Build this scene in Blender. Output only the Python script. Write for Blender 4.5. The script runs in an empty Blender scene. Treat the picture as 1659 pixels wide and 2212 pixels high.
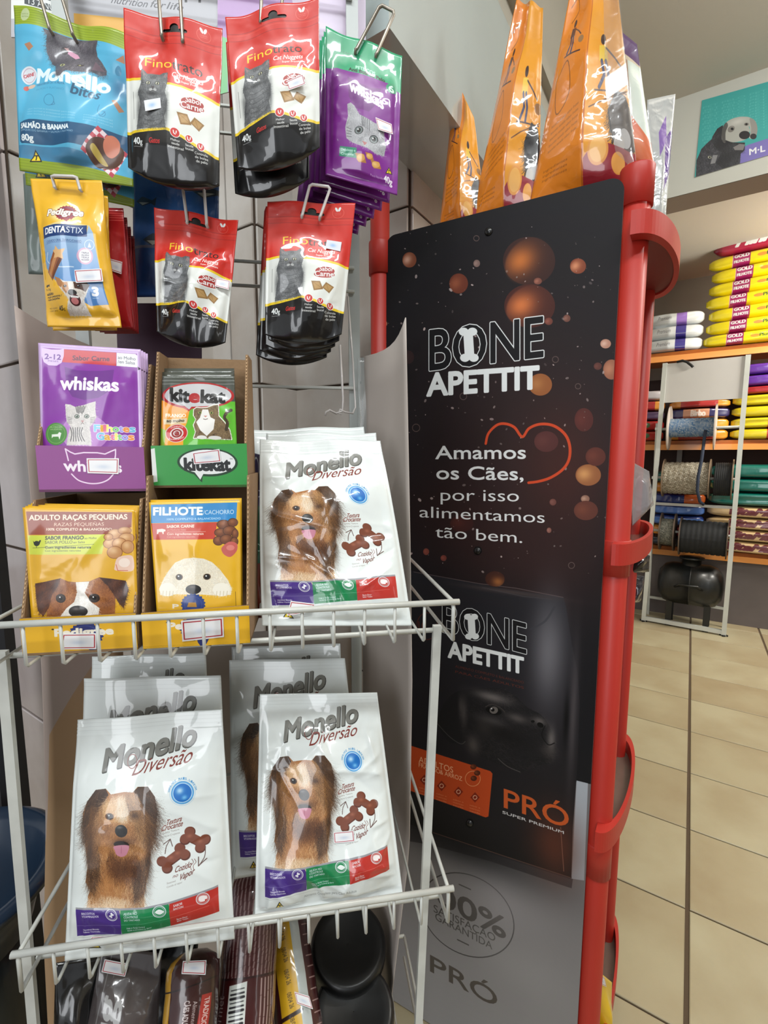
import bpy, math, random
import numpy as np
from mathutils import Vector, Matrix

# ---------------------------------------------------------------- camera, world, lights, exposure
FW, FH = 1659, 2212
CX, CY, F = FW/2.0, FH/2.0, 1018.0
PIT = math.radians(6.78)
H = 1.35
scene = bpy.context.scene
COL = scene.collection
cam_d = bpy.data.cameras.new('camera')
cam_d.sensor_fit = 'VERTICAL'; cam_d.sensor_height = 24.0
cam_d.lens = F/FH*24.0
cam_d.clip_start = 0.02; cam_d.clip_end = 60
cam = bpy.data.objects.new('camera', cam_d); COL.objects.link(cam)
cam.location = (0, 0, H); cam.rotation_euler = (math.pi/2-PIT, 0, 0)
scene.camera = cam
world = bpy.data.worlds.new('world'); scene.world = world; world.use_nodes = True
world.node_tree.nodes['Background'].inputs[0].default_value = (0.92, 0.96, 1.0, 1)
world.node_tree.nodes['Background'].inputs[1].default_value = 0.42
def area_lamp(name, loc, target, sx, sy, power, col=(1, 0.97, 0.92)):
    d = bpy.data.lights.new(name, 'AREA'); d.shape = 'RECTANGLE'; d.size = sx; d.size_y = sy
    d.energy = power; d.color = col
    o = bpy.data.objects.new(name, d); COL.objects.link(o); o.location = loc
    o.rotation_euler = (Vector(target)-Vector(loc)).to_track_quat('-Z', 'Y').to_euler()
    return o
area_lamp('tube_light', (-0.35, -0.30, 2.86), (-0.35, 0.2, 0), 1.25, 0.09, 15, (0.93, 0.98, 1.0))
area_lamp('tube_light', (0.75, -0.55, 2.86), (0.55, 0.4, 0), 1.25, 0.09, 17, (0.93, 0.98, 1.0))
area_lamp('shop_front_daylight', (-1.1, -1.9, 1.75), (-0.1, 0.6, 1.2), 1.1, 1.7, 24, (0.94, 0.97, 1.0))
area_lamp('tube_light', (2.0, 1.1, 2.86), (2.0, 1.3, 0), 1.2, 0.12, 22, (1, 0.98, 0.92))
area_lamp('tube_light', (3.4, 2.5, 2.45), (2.7, 4.4, 1.2), 0.9, 0.2, 62, (1, 0.95, 0.86))
area_lamp('ceiling_fill', (1.6, 0.9, 2.55), (1.6, 1.0, 5), 1.3, 0.25, 15, (1, 0.98, 0.94))  # added upward fill to brighten the ceiling, no fixture of its own
area_lamp('ceiling_fill', (0.2, -0.4, 2.55), (0.2, 0.0, 5), 1.3, 0.25, 9, (0.95, 0.98, 1.0))  # second added ceiling fill, above the camera
shop_fill = area_lamp('shop_aisle_fill', (3.4, -1.2, 1.6), (2.2, 3.0, 1.2), 1.4, 1.8, 15, (0.96, 0.98, 1))  # fill lamp aimed along the aisle, no opening modelled there
scene.view_settings.view_transform = 'Standard'
scene.view_settings.look = 'None'
scene.view_settings.exposure = 0.08
scene.view_settings.gamma = 1.0
scene.view_settings.use_curve_mapping = False
scene.render.film_transparent = False
scene.cycles.max_bounces = 6
scene.cycles.transparent_max_bounces = 16

# ---------------------------------------------------------------- helpers
CP, SP = math.cos(PIT), math.sin(PIT)
def ray(px, py):
    v = py-CY; f = F*CP-v*SP
    return Vector(((px-CX)/f, 1.0, -(F*SP+v*CP)/f))
def W(px, py, D):
    return Vector((0, 0, H))+ray(px, py)*D
def WP(px, py, p0, n):                      # where the sight line meets a real plane
    r = ray(px, py); n = Vector(n); o = Vector((0, 0, H))
    return o+r*((Vector(p0)-o).dot(n)/r.dot(n))
def PX(p):
    x, y, z = p[0], p[1], p[2]-H
    f = y*CP-z*SP; d = -z*CP-y*SP
    return CX+F*x/f, CY+F*d/f
def srgb(c):
    out = []
    for v in c[:3]:
        v = v/255.0
        out.append(v/12.92 if v <= 0.04045 else ((v+0.055)/1.055)**2.4)
    return (*out, 1.0)
ORG = {}
def link(o, parent=None, org=Vector((0, 0, 0))):
    COL.objects.link(o); org = Vector(org); ORG[o.name] = org
    if parent is not None:
        o.parent = parent; o.location = org-ORG[parent.name]
    else:
        o.location = org
    return o
def tag(o, label=None, cat=None, group=None, kind=None):
    if label: o['label'] = label
    if cat: o['category'] = cat
    if group: o['group'] = group
    if kind: o['kind'] = kind
    return o
def empty(name, loc, label=None, cat=None, group=None, kind=None):
    o = bpy.data.objects.new(name, None); o.empty_display_size = 0.05
    link(o, None, loc); return tag(o, label, cat, group, kind)
class MB:
    def __init__(s): s.v = []; s.f = []; s.m = []; s.uv = {}
    def add(s, vs, fs, mi=0):
        b = len(s.v); s.v += [tuple(v) for v in vs]
        s.f += [tuple(b+i for i in f) for f in fs]; s.m += [mi]*len(fs); return s
    def box(s, a, b, mi=0):
        x0, y0, z0 = a; x1, y1, z1 = b
        vs = [(x0, y0, z0), (x1, y0, z0), (x1, y1, z0), (x0, y1, z0), (x0, y0, z1), (x1, y0, z1), (x1, y1, z1), (x0, y1, z1)]
        return s.add(vs, [(0, 3, 2, 1), (4, 5, 6, 7), (0, 1, 5, 4), (1, 2, 6, 5), (2, 3, 7, 6), (3, 0, 4, 7)], mi)
    def obox(s, c, ax, ay, az, mi=0):        # centre and three half-axes
        c, ax, ay, az = map(Vector, (c, ax, ay, az))
        vs = [c+ax*i+ay*j+az*k for k in (-1, 1) for (i, j) in ((-1, -1), (1, -1), (1, 1), (-1, 1))]
        return s.add(vs, [(0, 3, 2, 1), (4, 5, 6, 7), (0, 1, 5, 4), (1, 2, 6, 5), (2, 3, 7, 6), (3, 0, 4, 7)], mi)
    def bar(s, p, q, w, h, side=None, mi=0):
        p, q = Vector(p), Vector(q); d = (q-p); L = d.length; d.normalize()
        side = Vector(side) if side is not None else Vector((1, 0, 0)) if abs(d.x) < .8 else Vector((0, 1, 0))
        side = (side-d*side.dot(d)).normalized(); up = d.cross(side)
        return s.obox((p+q)/2, side*w/2, up*h/2, d*L/2, mi)
    def slab(s, quad, t, mi=0):              # quad TL,TR,BR,BL seen from the front; thickness behind it
        q = [Vector(x) for x in quad]; n = (q[1]-q[0]).cross(q[3]-q[0]).normalized()
        vs = q+[p+n*t for p in q]
        return s.add(vs, [(3, 2, 1, 0), (4, 5, 6, 7), (0, 1, 5, 4), (1, 2, 6, 5), (2, 3, 7, 6), (3, 0, 4, 7)], mi)
    def prism(s, pts, d, mi=0):              # planar outline pushed along d
        pts = [Vector(p) for p in pts]; d = Vector(d); n = len(pts)
        vs = pts+[p+d for p in pts]
        return s.add(vs, [tuple(range(n))[::-1], tuple(range(n, 2*n))]+[(i, (i+1) % n, n+(i+1) % n, n+i) for i in range(n)], mi)
    def tube(s, pts, r, n=8, closed=False, cap=True, mi=0, flat=1.0):
        pts = [Vector(p) for p in pts]; m = len(pts); rs = r if isinstance(r, (list, tuple)) else [r]*m
        tang = []
        for i in range(m):
            if closed: t = pts[(i+1) % m]-pts[i-1]
            elif i == 0: t = pts[1]-pts[0]
            elif i == m-1: t = pts[-1]-pts[-2]
            else: t = (pts[i+1]-pts[i]).normalized()+(pts[i]-pts[i-1]).normalized()
            tang.append(t.normalized())
        a = Vector((0, 0, 1)) if abs(tang[0].z) < .9 else Vector((1, 0, 0))
        a = (a-tang[0]*a.dot(tang[0])).normalized(); vs = []
        for i in range(m):
            a = (a-tang[i]*a.dot(tang[i])).normalized(); b = tang[i].cross(a)
            for k in range(n):
                w = 2*math.pi*k/n; vs.append(pts[i]+(a*math.cos(w)+b*math.sin(w)*flat)*rs[i])
        fs = []
        for i in range(m if closed else m-1):
            j = (i+1) % m
            for k in range(n):
                k2 = (k+1) % n; fs.append((i*n+k, i*n+k2, j*n+k2, j*n+k))
        if cap and not closed: fs += [tuple(range(n))[::-1], tuple(range((m-1)*n, m*n))]
        return s.add(vs, fs, mi)
    def lathe(s, prof, c, axis=(0, 0, 1), n=24, mi=0, a0=0, a1=2*math.pi, ref=None):
        c = Vector(c); ax = Vector(axis).normalized()
        r = Vector(ref) if ref is not None else (Vector((1, 0, 0)) if abs(ax.x) < .8 else Vector((0, 1, 0)))
        r = (r-ax*r.dot(ax)).normalized(); t = ax.cross(r); m = len(prof); full = abs(a1-a0-2*math.pi) < 1e-6
        nn = n if full else n+1; vs = []
        for k in range(nn):
            w = a0+(a1-a0)*k/n
            for (rad, h) in prof: vs.append(c+ax*h+(r*math.cos(w)+t*math.sin(w))*rad)
        fs = []
        for k in range(n):
            k2 = (k+1) % nn
            for j in range(m-1): fs.append((k*m+j, k2*m+j, k2*m+j+1, k*m+j+1))
        return s.add(vs, fs, mi)
    def build(s, name, mats, parent=None, smooth=False, org=None, uvs=None):
        if not isinstance(mats, (list, tuple)): mats = [mats]
        A = np.array(s.v, dtype=float)
        if org is None:
            lo, hi = A.min(0), A.max(0); org = ((lo[0]+hi[0])/2, (lo[1]+hi[1])/2, lo[2])
        A = A-np.array(org)
        me = bpy.data.meshes.new(name); me.from_pydata(A.tolist(), [], s.f)
        for m in mats: me.materials.append(m)
        me.polygons.foreach_set('material_index', s.m)
        if smooth: me.polygons.foreach_set('use_smooth', [True]*len(s.f))
        if uvs is not None:
            ul = me.uv_layers.new(name='UVMap'); vi = np.zeros(len(me.loops), dtype=np.int32)
            me.loops.foreach_get('vertex_index', vi); ul.data.foreach_set('uv', np.array(uvs)[vi].ravel())
        me.update()
        o = bpy.data.objects.new(name, me); return link(o, parent, org)
def fix_normals(o):
    import bmesh
    b = bmesh.new(); b.from_mesh(o.data); bmesh.ops.recalc_face_normals(b, faces=b.faces); b.to_mesh(o.data); b.free(); return o
def dup(root, delta, label=None, name=None):
    delta = Vector(delta); r = root.copy(); COL.objects.link(r); ORG[r.name] = ORG[root.name]+delta
    r.location = ORG[r.name]
    if label: r['label'] = label
    for ch in list(root.children):
        c = ch.copy(); COL.objects.link(c); c.parent = r; ORG[c.name] = ORG[ch.name]+delta
        for g in list(ch.children):
            d = g.copy(); COL.objects.link(d); d.parent = c; ORG[d.name] = ORG[g.name]+delta
    return r

# ---------------------------------------------------------------- materials
MATS = {}
def mat(name, col, rough=0.5, metal=0, coat=0, coat_r=0.08, noise=0, nscale=20, bump=0, bscale=80, spec=0.5, alpha=1, trans=0, emit=0, col2=None, det=3):
    if name in MATS: return MATS[name]
    m = bpy.data.materials.new(name); m.use_nodes = True; nt = m.node_tree; b = nt.nodes['Principled BSDF']
    c = srgb(col); b.inputs['Base Color'].default_value = c; b.inputs['Roughness'].default_value = rough
    b.inputs['Metallic'].default_value = metal; b.inputs['Coat Weight'].default_value = coat
    b.inputs['Coat Roughness'].default_value = coat_r; b.inputs['Specular IOR Level'].default_value = spec
    b.inputs['Alpha'].default_value = alpha; b.inputs['Transmission Weight'].default_value = trans
    if emit:
        b.inputs['Emission Color'].default_value = c; b.inputs['Emission Strength'].default_value = emit
    tc = nt.nodes.new('ShaderNodeTexCoord')
    if noise or col2:
        n = nt.nodes.new('ShaderNodeTexNoise'); n.inputs['Scale'].default_value = nscale; n.inputs['Detail'].default_value = det
        oi = nt.nodes.new('ShaderNodeObjectInfo'); va = nt.nodes.new('ShaderNodeVectorMath'); va.operation = 'MULTIPLY_ADD'; va.inputs[1].default_value = (1, 1, 1)
        ml = nt.nodes.new('ShaderNodeMath'); ml.operation = 'MULTIPLY'; ml.inputs[1].default_value = 37.0; nt.links.new(oi.outputs['Random'], ml.inputs[0])
        nt.links.new(tc.outputs['Object'], va.inputs[0]); nt.links.new(ml.outputs[0], va.inputs[2]); nt.links.new(va.outputs[0], n.inputs['Vector'])
        mx = nt.nodes.new('ShaderNodeMix'); mx.data_type = 'RGBA'
        c2 = srgb(col2) if col2 else tuple(x*(1-noise) for x in c[:3])+(1,)
        rp = nt.nodes.new('ShaderNodeMapRange'); rp.inputs[1].default_value = .35; rp.inputs[2].default_value = .65
        nt.links.new(n.outputs[0], rp.inputs[0]); nt.links.new(rp.outputs[0], mx.inputs[0])
        mx.inputs[6].default_value = c; mx.inputs[7].default_value = c2
        nt.links.new(mx.outputs[2], b.inputs['Base Color'])
    if bump:
        n2 = nt.nodes.new('ShaderNodeTexNoise'); n2.inputs['Scale'].default_value = bscale; n2.inputs['Detail'].default_value = 3
        nt.links.new(tc.outputs['Object'], n2.inputs['Vector'])
        bp = nt.nodes.new('ShaderNodeBump'); bp.inputs['Strength'].default_value = bump; bp.inputs['Distance'].default_value = .002
        nt.links.new(n2.outputs[0], bp.inputs['Height']); nt.links.new(bp.outputs[0], b.inputs['Normal'])
    MATS[name] = m; return m
def print_mat(name, img, rough=0.38, coat=1.0, coat_r=0.07, bump=0.25, bscale=38, alpha=False, spec=0.5):
    m = bpy.data.materials.new(name); m.use_nodes = True; nt = m.node_tree; b = nt.nodes['Principled BSDF']
    t = nt.nodes.new('ShaderNodeTexImage'); t.image = img; t.extension = 'EXTEND'
    nt.links.new(t.outputs['Color'], b.inputs['Base Color'])
    if alpha: nt.links.new(t.outputs['Alpha'], b.inputs['Alpha'])
    b.inputs['Roughness'].default_value = rough; b.inputs['Coat Weight'].default_value = coat
    b.inputs['Coat Roughness'].default_value = coat_r; b.inputs['Specular IOR Level'].default_value = spec
    if bump:
        tc = nt.nodes.new('ShaderNodeTexCoord')
        n2 = nt.nodes.new('ShaderNodeTexNoise'); n2.inputs['Scale'].default_value = bscale; n2.inputs['Detail'].default_value = 2
        n2.inputs['Distortion'].default_value = .6
        nt.links.new(tc.outputs['Object'], n2.inputs['Vector'])
        bp = nt.nodes.new('ShaderNodeBump'); bp.inputs['Strength'].default_value = bump; bp.inputs['Distance'].default_value = .004
        nt.links.new(n2.outputs[0], bp.inputs['Height']); nt.links.new(bp.outputs[0], b.inputs['Normal'])
        nt.links.new(bp.outputs[0], b.inputs['Coat Normal'])
    return m
# ---------------------------------------------------------------- drawing flat print onto canvases
_fc = bpy.data.curves.new('lettering', 'FONT'); _fo = bpy.data.objects.new('lettering', _fc)
_TX = {}
def text_edges(s, bold=0):
    k = (s, bold)
    if k not in _TX:
        _fc.body = s; _fc.offset = bold; _fc.resolution_u = 4
        me = bpy.data.meshes.new_from_object(_fo)
        V = np.array([v.co[:2] for v in me.vertices]) if len(me.vertices) else np.zeros((0, 2))
        cnt = {}
        for p in me.polygons:
            vs = list(p.vertices)
            for a, b in zip(vs, vs[1:]+vs[:1]):
                e = (a, b) if a < b else (b, a); cnt[e] = cnt.get(e, 0)+1
        E = np.array([e for e, c in cnt.items() if c == 1], dtype=int).reshape(-1, 2)
        bpy.data.meshes.remove(me); _TX[k] = V[E] if len(E) else np.zeros((0, 2, 2))
    return _TX[k]
def homog(src, dst):
    A = []; B = []
    for (x, y), (u, v) in zip(src, dst):
        A.append([x, y, 1, 0, 0, 0, -u*x, -u*y]); B.append(u)
        A.append([0, 0, 0, x, y, 1, -v*x, -v*y]); B.append(v)
    h = np.linalg.solve(np.array(A, float), np.array(B, float)); return np.append(h, 1).reshape(3, 3)
def sm(pts, closed=True, k=6):
    P = np.array(pts, float); n = len(P); out = []
    for i in range(n if closed else n-1):
        if closed: p0, p1, p2, p3 = P[i-1], P[i], P[(i+1) % n], P[(i+2) % n]
        else: p0, p1, p2, p3 = P[max(i-1, 0)], P[i], P[i+1], P[min(i+2, n-1)]
        for j in range(k):
            t = j/k; out.append(.5*((2*p1)+(p2-p0)*t+(2*p0-5*p1+4*p2-p3)*t*t+(3*p1-p0-3*p2+p3)*t**3))
    if not closed: out.append(P[-1])
    return out
class Cv:
    """Flat print. Positions are read off the picture and rectified onto the sheet."""
    def __init__(s, quad, w, h, bg, off=(0, 0, 1)):
        s.w, s.h = w, h; s.a = np.zeros((h, w, 3), np.float32); s.a[:] = np.array(bg)/255.; s.al = np.ones((h, w), np.float32)
        s.ox, s.oy, s.sc = off
        s.M = homog([(off[0]+x/off[2], off[1]+y/off[2]) for x, y in quad], [(0, 0), (w, 0), (w, h), (0, h)])
        s.rng = np.random.RandomState(7)
    def off(s, ox, oy, sc): s.ox, s.oy, s.sc = ox, oy, sc; return s
    def T(s, P):
        P = np.asarray(P, float); q = np.stack([s.ox+P[..., 0]/s.sc, s.oy+P[..., 1]/s.sc, np.ones(P.shape[:-1])], -1)@s.M.T
        return q[..., :2]/q[..., 2:]
    def unit(s, p):                       # canvas px per drawing unit near p
        a = s.T([p, (p[0]+1, p[1]), (p[0], p[1]+1)]); return .5*(np.linalg.norm(a[1]-a[0])+np.linalg.norm(a[2]-a[0]))
    def cover(s, E):
        SS = 3; E = E.reshape(-1, 2, 2).copy(); x0, y0, x1, y1 = E[:, 0, 0], E[:, 0, 1]*SS, E[:, 1, 0], E[:, 1, 1]*SS
        r0 = int(max(0, math.floor(min(y0.min(), y1.min())/SS))); r1 = int(min(s.h, math.ceil(max(y0.max(), y1.max())/SS)))
        c0 = int(max(0, math.floor(min(x0.min(), x1.min())))-1); c0 = max(c0, 0); c1 = int(min(s.w, math.ceil(max(x0.max(), x1.max()))+1))
        if r1 <= r0 or c1 <= c0: return None
        sw = y0 > y1; x0, x1 = np.where(sw, x1, x0), np.where(sw, x0, x1); y0, y1 = np.where(sw, y1, y0), np.where(sw, y0, y1)
        a = np.ceil(y0-.5).astype(int); b = np.ceil(y1-.5).astype(int)
        a = np.clip(a, r0*SS, r1*SS); b = np.clip(b, r0*SS, r1*SS); n = b-a; k = n > 0
        x0, x1, y0, y1, a, n = x0[k], x1[k], y0[k], y1[k], a[k], n[k]
        if len(n) == 0: return None
        idx = np.repeat(np.arange(len(n)), n); st = np.concatenate([[0], np.cumsum(n)[:-1]])
        row = a[idx]+(np.arange(n.sum())-st[idx]); t = (row+.5-y0[idx])/(y1[idx]-y0[idx]); x = x0[idx]+(x1[idx]-x0[idx])*t
        o = np.lexsort((x, row)); row, x = row[o], np.clip(x[o]-c0, 0, c1-c0)
        par = np.arange(len(row)); first = np.searchsorted(row, row); sign = np.where((par-first) % 2 == 0, 1., -1.)
        D = np.zeros(((r1-r0), (c1-c0)+2), np.float32); i = np.floor(x).astype(int); f = x-i; rr = row//SS-r0
        np.add.at(D, (rr, i), sign*(1-f)); np.add.at(D, (rr, i+1), sign*f)
        return r0, r1, c0, c1, np.clip(np.cumsum(D, 1)[:, :-2]/SS, 0, 1)
    def blend(s, C, col, a=1., col2=None, ang=90):
        if C is None: return
        r0, r1, c0, c1, m = C
        if col is None: s.al[r0:r1, c0:c1] *= 1-m; return
        m = (m*a)[..., None]; c = np.array(col[:3])/255.
        if col2 is not None:
            yy, xx = np.mgrid[0:r1-r0, 0:c1-c0]; g = ((yy/(max(1, r1-r0))) if ang == 90 else (xx/max(1, c1-c0)))[..., None]
            c = c*(1-g)+np.array(col2[:3])/255.*g
        s.a[r0:r1, c0:c1] = s.a[r0:r1, c0:c1]*(1-m)+c*m
    def poly(s, pts, col, a=1., col2=None, ang=90, smooth=False):
        if smooth: pts = sm(pts)
        P = s.T(pts); s.blend(s.cover(np.stack([P, np.roll(P, -1, 0)], 1)), col, a, col2, ang); return s
    def ell(s, x, y, rx, ry, col, a=1., rot=0, col2=None, ang=90):
        w = np.linspace(0, 2*math.pi, 41)[:-1]; c, n = math.cos(rot), math.sin(rot)
        return s.poly(np.stack([x+rx*np.cos(w)*c-ry*np.sin(w)*n, y+rx*np.cos(w)*n+ry*np.sin(w)*c], -1), col, a, col2, ang)
    def soft(s, x, y, rx, ry, col, a=1., p=1.0):
        c = s.T((x, y)); ux = np.linalg.norm(s.T((x+rx, y))-c); uy = np.linalg.norm(s.T((x, y+ry))-c)
        r0, r1 = int(max(0, c[1]-2.5*uy)), int(min(s.h, c[1]+2.5*uy)); c0, c1 = int(max(0, c[0]-2.5*ux)), int(min(s.w, c[0]+2.5*ux))
        if r1 <= r0 or c1 <= c0: return s
        yy, xx = np.mgrid[r0:r1, c0:c1]; g = np.exp(-(((xx-c[0])/ux)**2+((yy-c[1])/uy)**2)**p)
        s.blend((r0, r1, c0, c1, g.astype(np.float32)), col, a); return s
    def ball(s, x, y, rx, ry, col, lit, dx=-.35, dy=-.1, a=1.):   # printed picture of a round kibble
        s.ell(x, y, rx, ry, col, a)
        c = s.T((x, y)); ux = np.linalg.norm(s.T((x+rx, y))-c); uy = np.linalg.norm(s.T((x, y+ry))-c)
        r0, r1 = int(max(0, c[1]-uy)), int(min(s.h, c[1]+uy)); c0, c1 = int(max(0, c[0]-ux)), int(min(s.w, c[0]+ux))
        if r1 <= r0 or c1 <= c0: return s
        yy, xx = np.mgrid[r0:r1, c0:c1]; u = (xx-c[0])/ux; v = (yy-c[1])/uy
        m = np.clip((1-u*u-v*v)*6, 0, 1)*np.exp(-((u-dx)**2+(v-dy)**2)/.35); s.blend((r0, r1, c0, c1, m.astype(np.float32)), lit, a*.85); return s
    def line(s, pts, w, col, a=1., closed=False, smooth=False):
        if smooth: pts = sm(pts, closed)
        P = s.T(pts); 
        if closed: P = np.vstack([P, P[:1]])
        return s._strokes(np.stack([P[:-1], P[1:]], 1), w*s.unit(pts[0]), col, a)
    def _strokes(s, E, w, col, a=1.):
        r = w/2+1; 
        r0, r1 = int(max(0, E[..., 1].min()-r)), int(min(s.h, E[..., 1].max()+r+1)); c0, c1 = int(max(0, E[..., 0].min()-r)), int(min(s.w, E[..., 0].max()+r+1))
        if r1 <= r0 or c1 <= c0: return s
        D = np.full((r1-r0, c1-c0), 1e9, np.float32)
        for (p, q) in E:
            a0, a1 = int(max(r0, min(p[1], q[1])-r)), int(min(r1, max(p[1], q[1])+r+1)); b0, b1 = int(max(c0, min(p[0], q[0])-r)), int(min(c1, max(p[0], q[0])+r+1))
            if a1 <= a0 or b1 <= b0: continue
            yy, xx = np.mgrid[a0:a1, b0:b1]; d = q-p; L = max(d@d, 1e-9)
            t = np.clip(((xx+.5-p[0])*d[0]+(yy+.5-p[1])*d[1])/L, 0, 1)
            dd = np.hypot(xx+.5-p[0]-t*d[0], yy+.5-p[1]-t*d[1]); v = D[a0-r0:a1-r0, b0-c0:b1-c0]; np.minimum(v, dd, out=v)
        s.blend((r0, r1, c0, c1, np.clip(w/2-D+.5, 0, 1)), col, a); return s
    def ring(s, x, y, r, w, col, ry=None, a=1.):
        t = np.linspace(0, 2*math.pi, 37)[:-1]; ry = ry or r
        return s.line(np.stack([x+r*np.cos(t), y+ry*np.sin(t)], -1), w, col, a, closed=True)
    def text(s, t, p0, p1, h, col, bold=0., it=0., a=1., outline=None, ow=0, bend=0, vskew=True, fill=True):
        """baseline runs p0 -> p1, capitals are h tall; it = slant"""
        E = text_edges(t, 0)
        if len(E) == 0: return s
        E = E.copy(); xm, xM = E[..., 0].min(), E[..., 0].max(); u = (E[..., 0]-xm)/(xM-xm); v = E[..., 1]/.68
        p0, p1 = np.array(p0, float), np.array(p1, float); d = p1-p0; L = np.linalg.norm(d)
        up = np.array([0., -1.]) if vskew else np.array([d[1], -d[0]])/L
        u2 = u+v*it*h/L
        Q = p0+u2[..., None]*d+(v*h)[..., None]*up
        if bend: Q[..., 1] += bend*(1-(2*u-1)**2)
        P = s.T(Q)
        if outline is not None: s._strokes(P, ow*s.unit(p0), outline, a)
        if fill:
            s.blend(s.cover(P), col, a)
            if bold: s._strokes(P, 2*bold*h/.68*s.unit(p0), col, a)
        return s
    def texts(s, lines, p0, p1, dy, h, col, **k):
        for i, t in enumerate(lines): s.text(t, (p0[0], p0[1]+i*dy), (p1[0], p1[1]+i*dy), h, col, **k)
        return s
    def fur(s, pts, cols, n, L, ang=math.pi/2, spread=.4, seed=3, base=None, a=.8, lw=1, scale=30, flow=None):
        rng = np.random.RandomState(seed); pts = np.array(pts, float)
        if base is not None: s.poly(pts, base)
        lo, hi = pts.min(0), pts.max(0); q = lo+rng.rand(n*3, 2)*(hi-lo); ins = np.zeros(len(q), bool)
        for p1, p2 in zip(pts, np.roll(pts, -1, 0)):
            if p1[1] == p2[1]: continue
            c = ((p1[1] > q[:, 1]) != (p2[1] > q[:, 1])) & (q[:, 0] < (p2[0]-p1[0])*(q[:, 1]-p1[1])/(p2[1]-p1[1])+p1[0]); ins ^= c
        q = q[ins][:n]; n = len(q)
        if n == 0: return s
        th = ang+rng.randn(n)*spread
        if flow is not None: th = th+np.array([flow(*p) for p in q])
        f = .5+.25*np.sin(q[:, 0]/scale+seed)+.25*np.sin(q[:, 1]/scale*1.3+q[:, 0]/scale*.7+seed*2)+rng.randn(n)*.22
        ci = np.clip((f*len(cols)).astype(int), 0, len(cols)-1); C = np.array(cols, float)[ci]/255.*(.88+.24*rng.rand(n, 1))
        m = 14; tt = np.linspace(0, 1, m)[None, :, None]; LL = (L*(.5+rng.rand(n)))[:, None, None]
        bend = rng.randn(n)[:, None, None]*.25
        pos = q[:, None, :]+np.stack([np.cos(th[:, None]+bend[:, :, 0]*tt[..., 0]), np.sin(th[:, None]+bend[:, :, 0]*tt[..., 0])], -1)*tt*LL
        P = s.T(pos)
        for dx in range(lw):
            X = np.clip((P[..., 0]+dx).astype(int), 0, s.w-1); Y = np.clip(P[..., 1].astype(int), 0, s.h-1)
            for j in range(m): s.a[Y[:, j], X[:, j]] = s.a[Y[:, j], X[:, j]]*(1-a)+C*a
        return s
    def tri(s, x, y, r):                  # the yellow warning triangle with a T
        s.poly([(x, y-r), (x+r, y+r*.8), (x-r, y+r*.8)], (30, 30, 25)).poly([(x, y-r*.7), (x+r*.72, y+r*.62), (x-r*.72, y+r*.62)], (235, 205, 30))
        return s.text('T', (x-r*.28, y+r*.5), (x+r*.28, y+r*.5), r*.75, (20, 20, 20), bold=.03)
    def image(s, name):
        im = bpy.data.images.new(name, s.w, s.h, alpha=True)
        A = np.concatenate([np.clip(s.a, 0, 1), s.al[..., None]], 2)[::-1]
        im.pixels.foreach_set(np.ascontiguousarray(A, dtype=np.float32).ravel()); im.update(); im.pack(); return im
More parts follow.
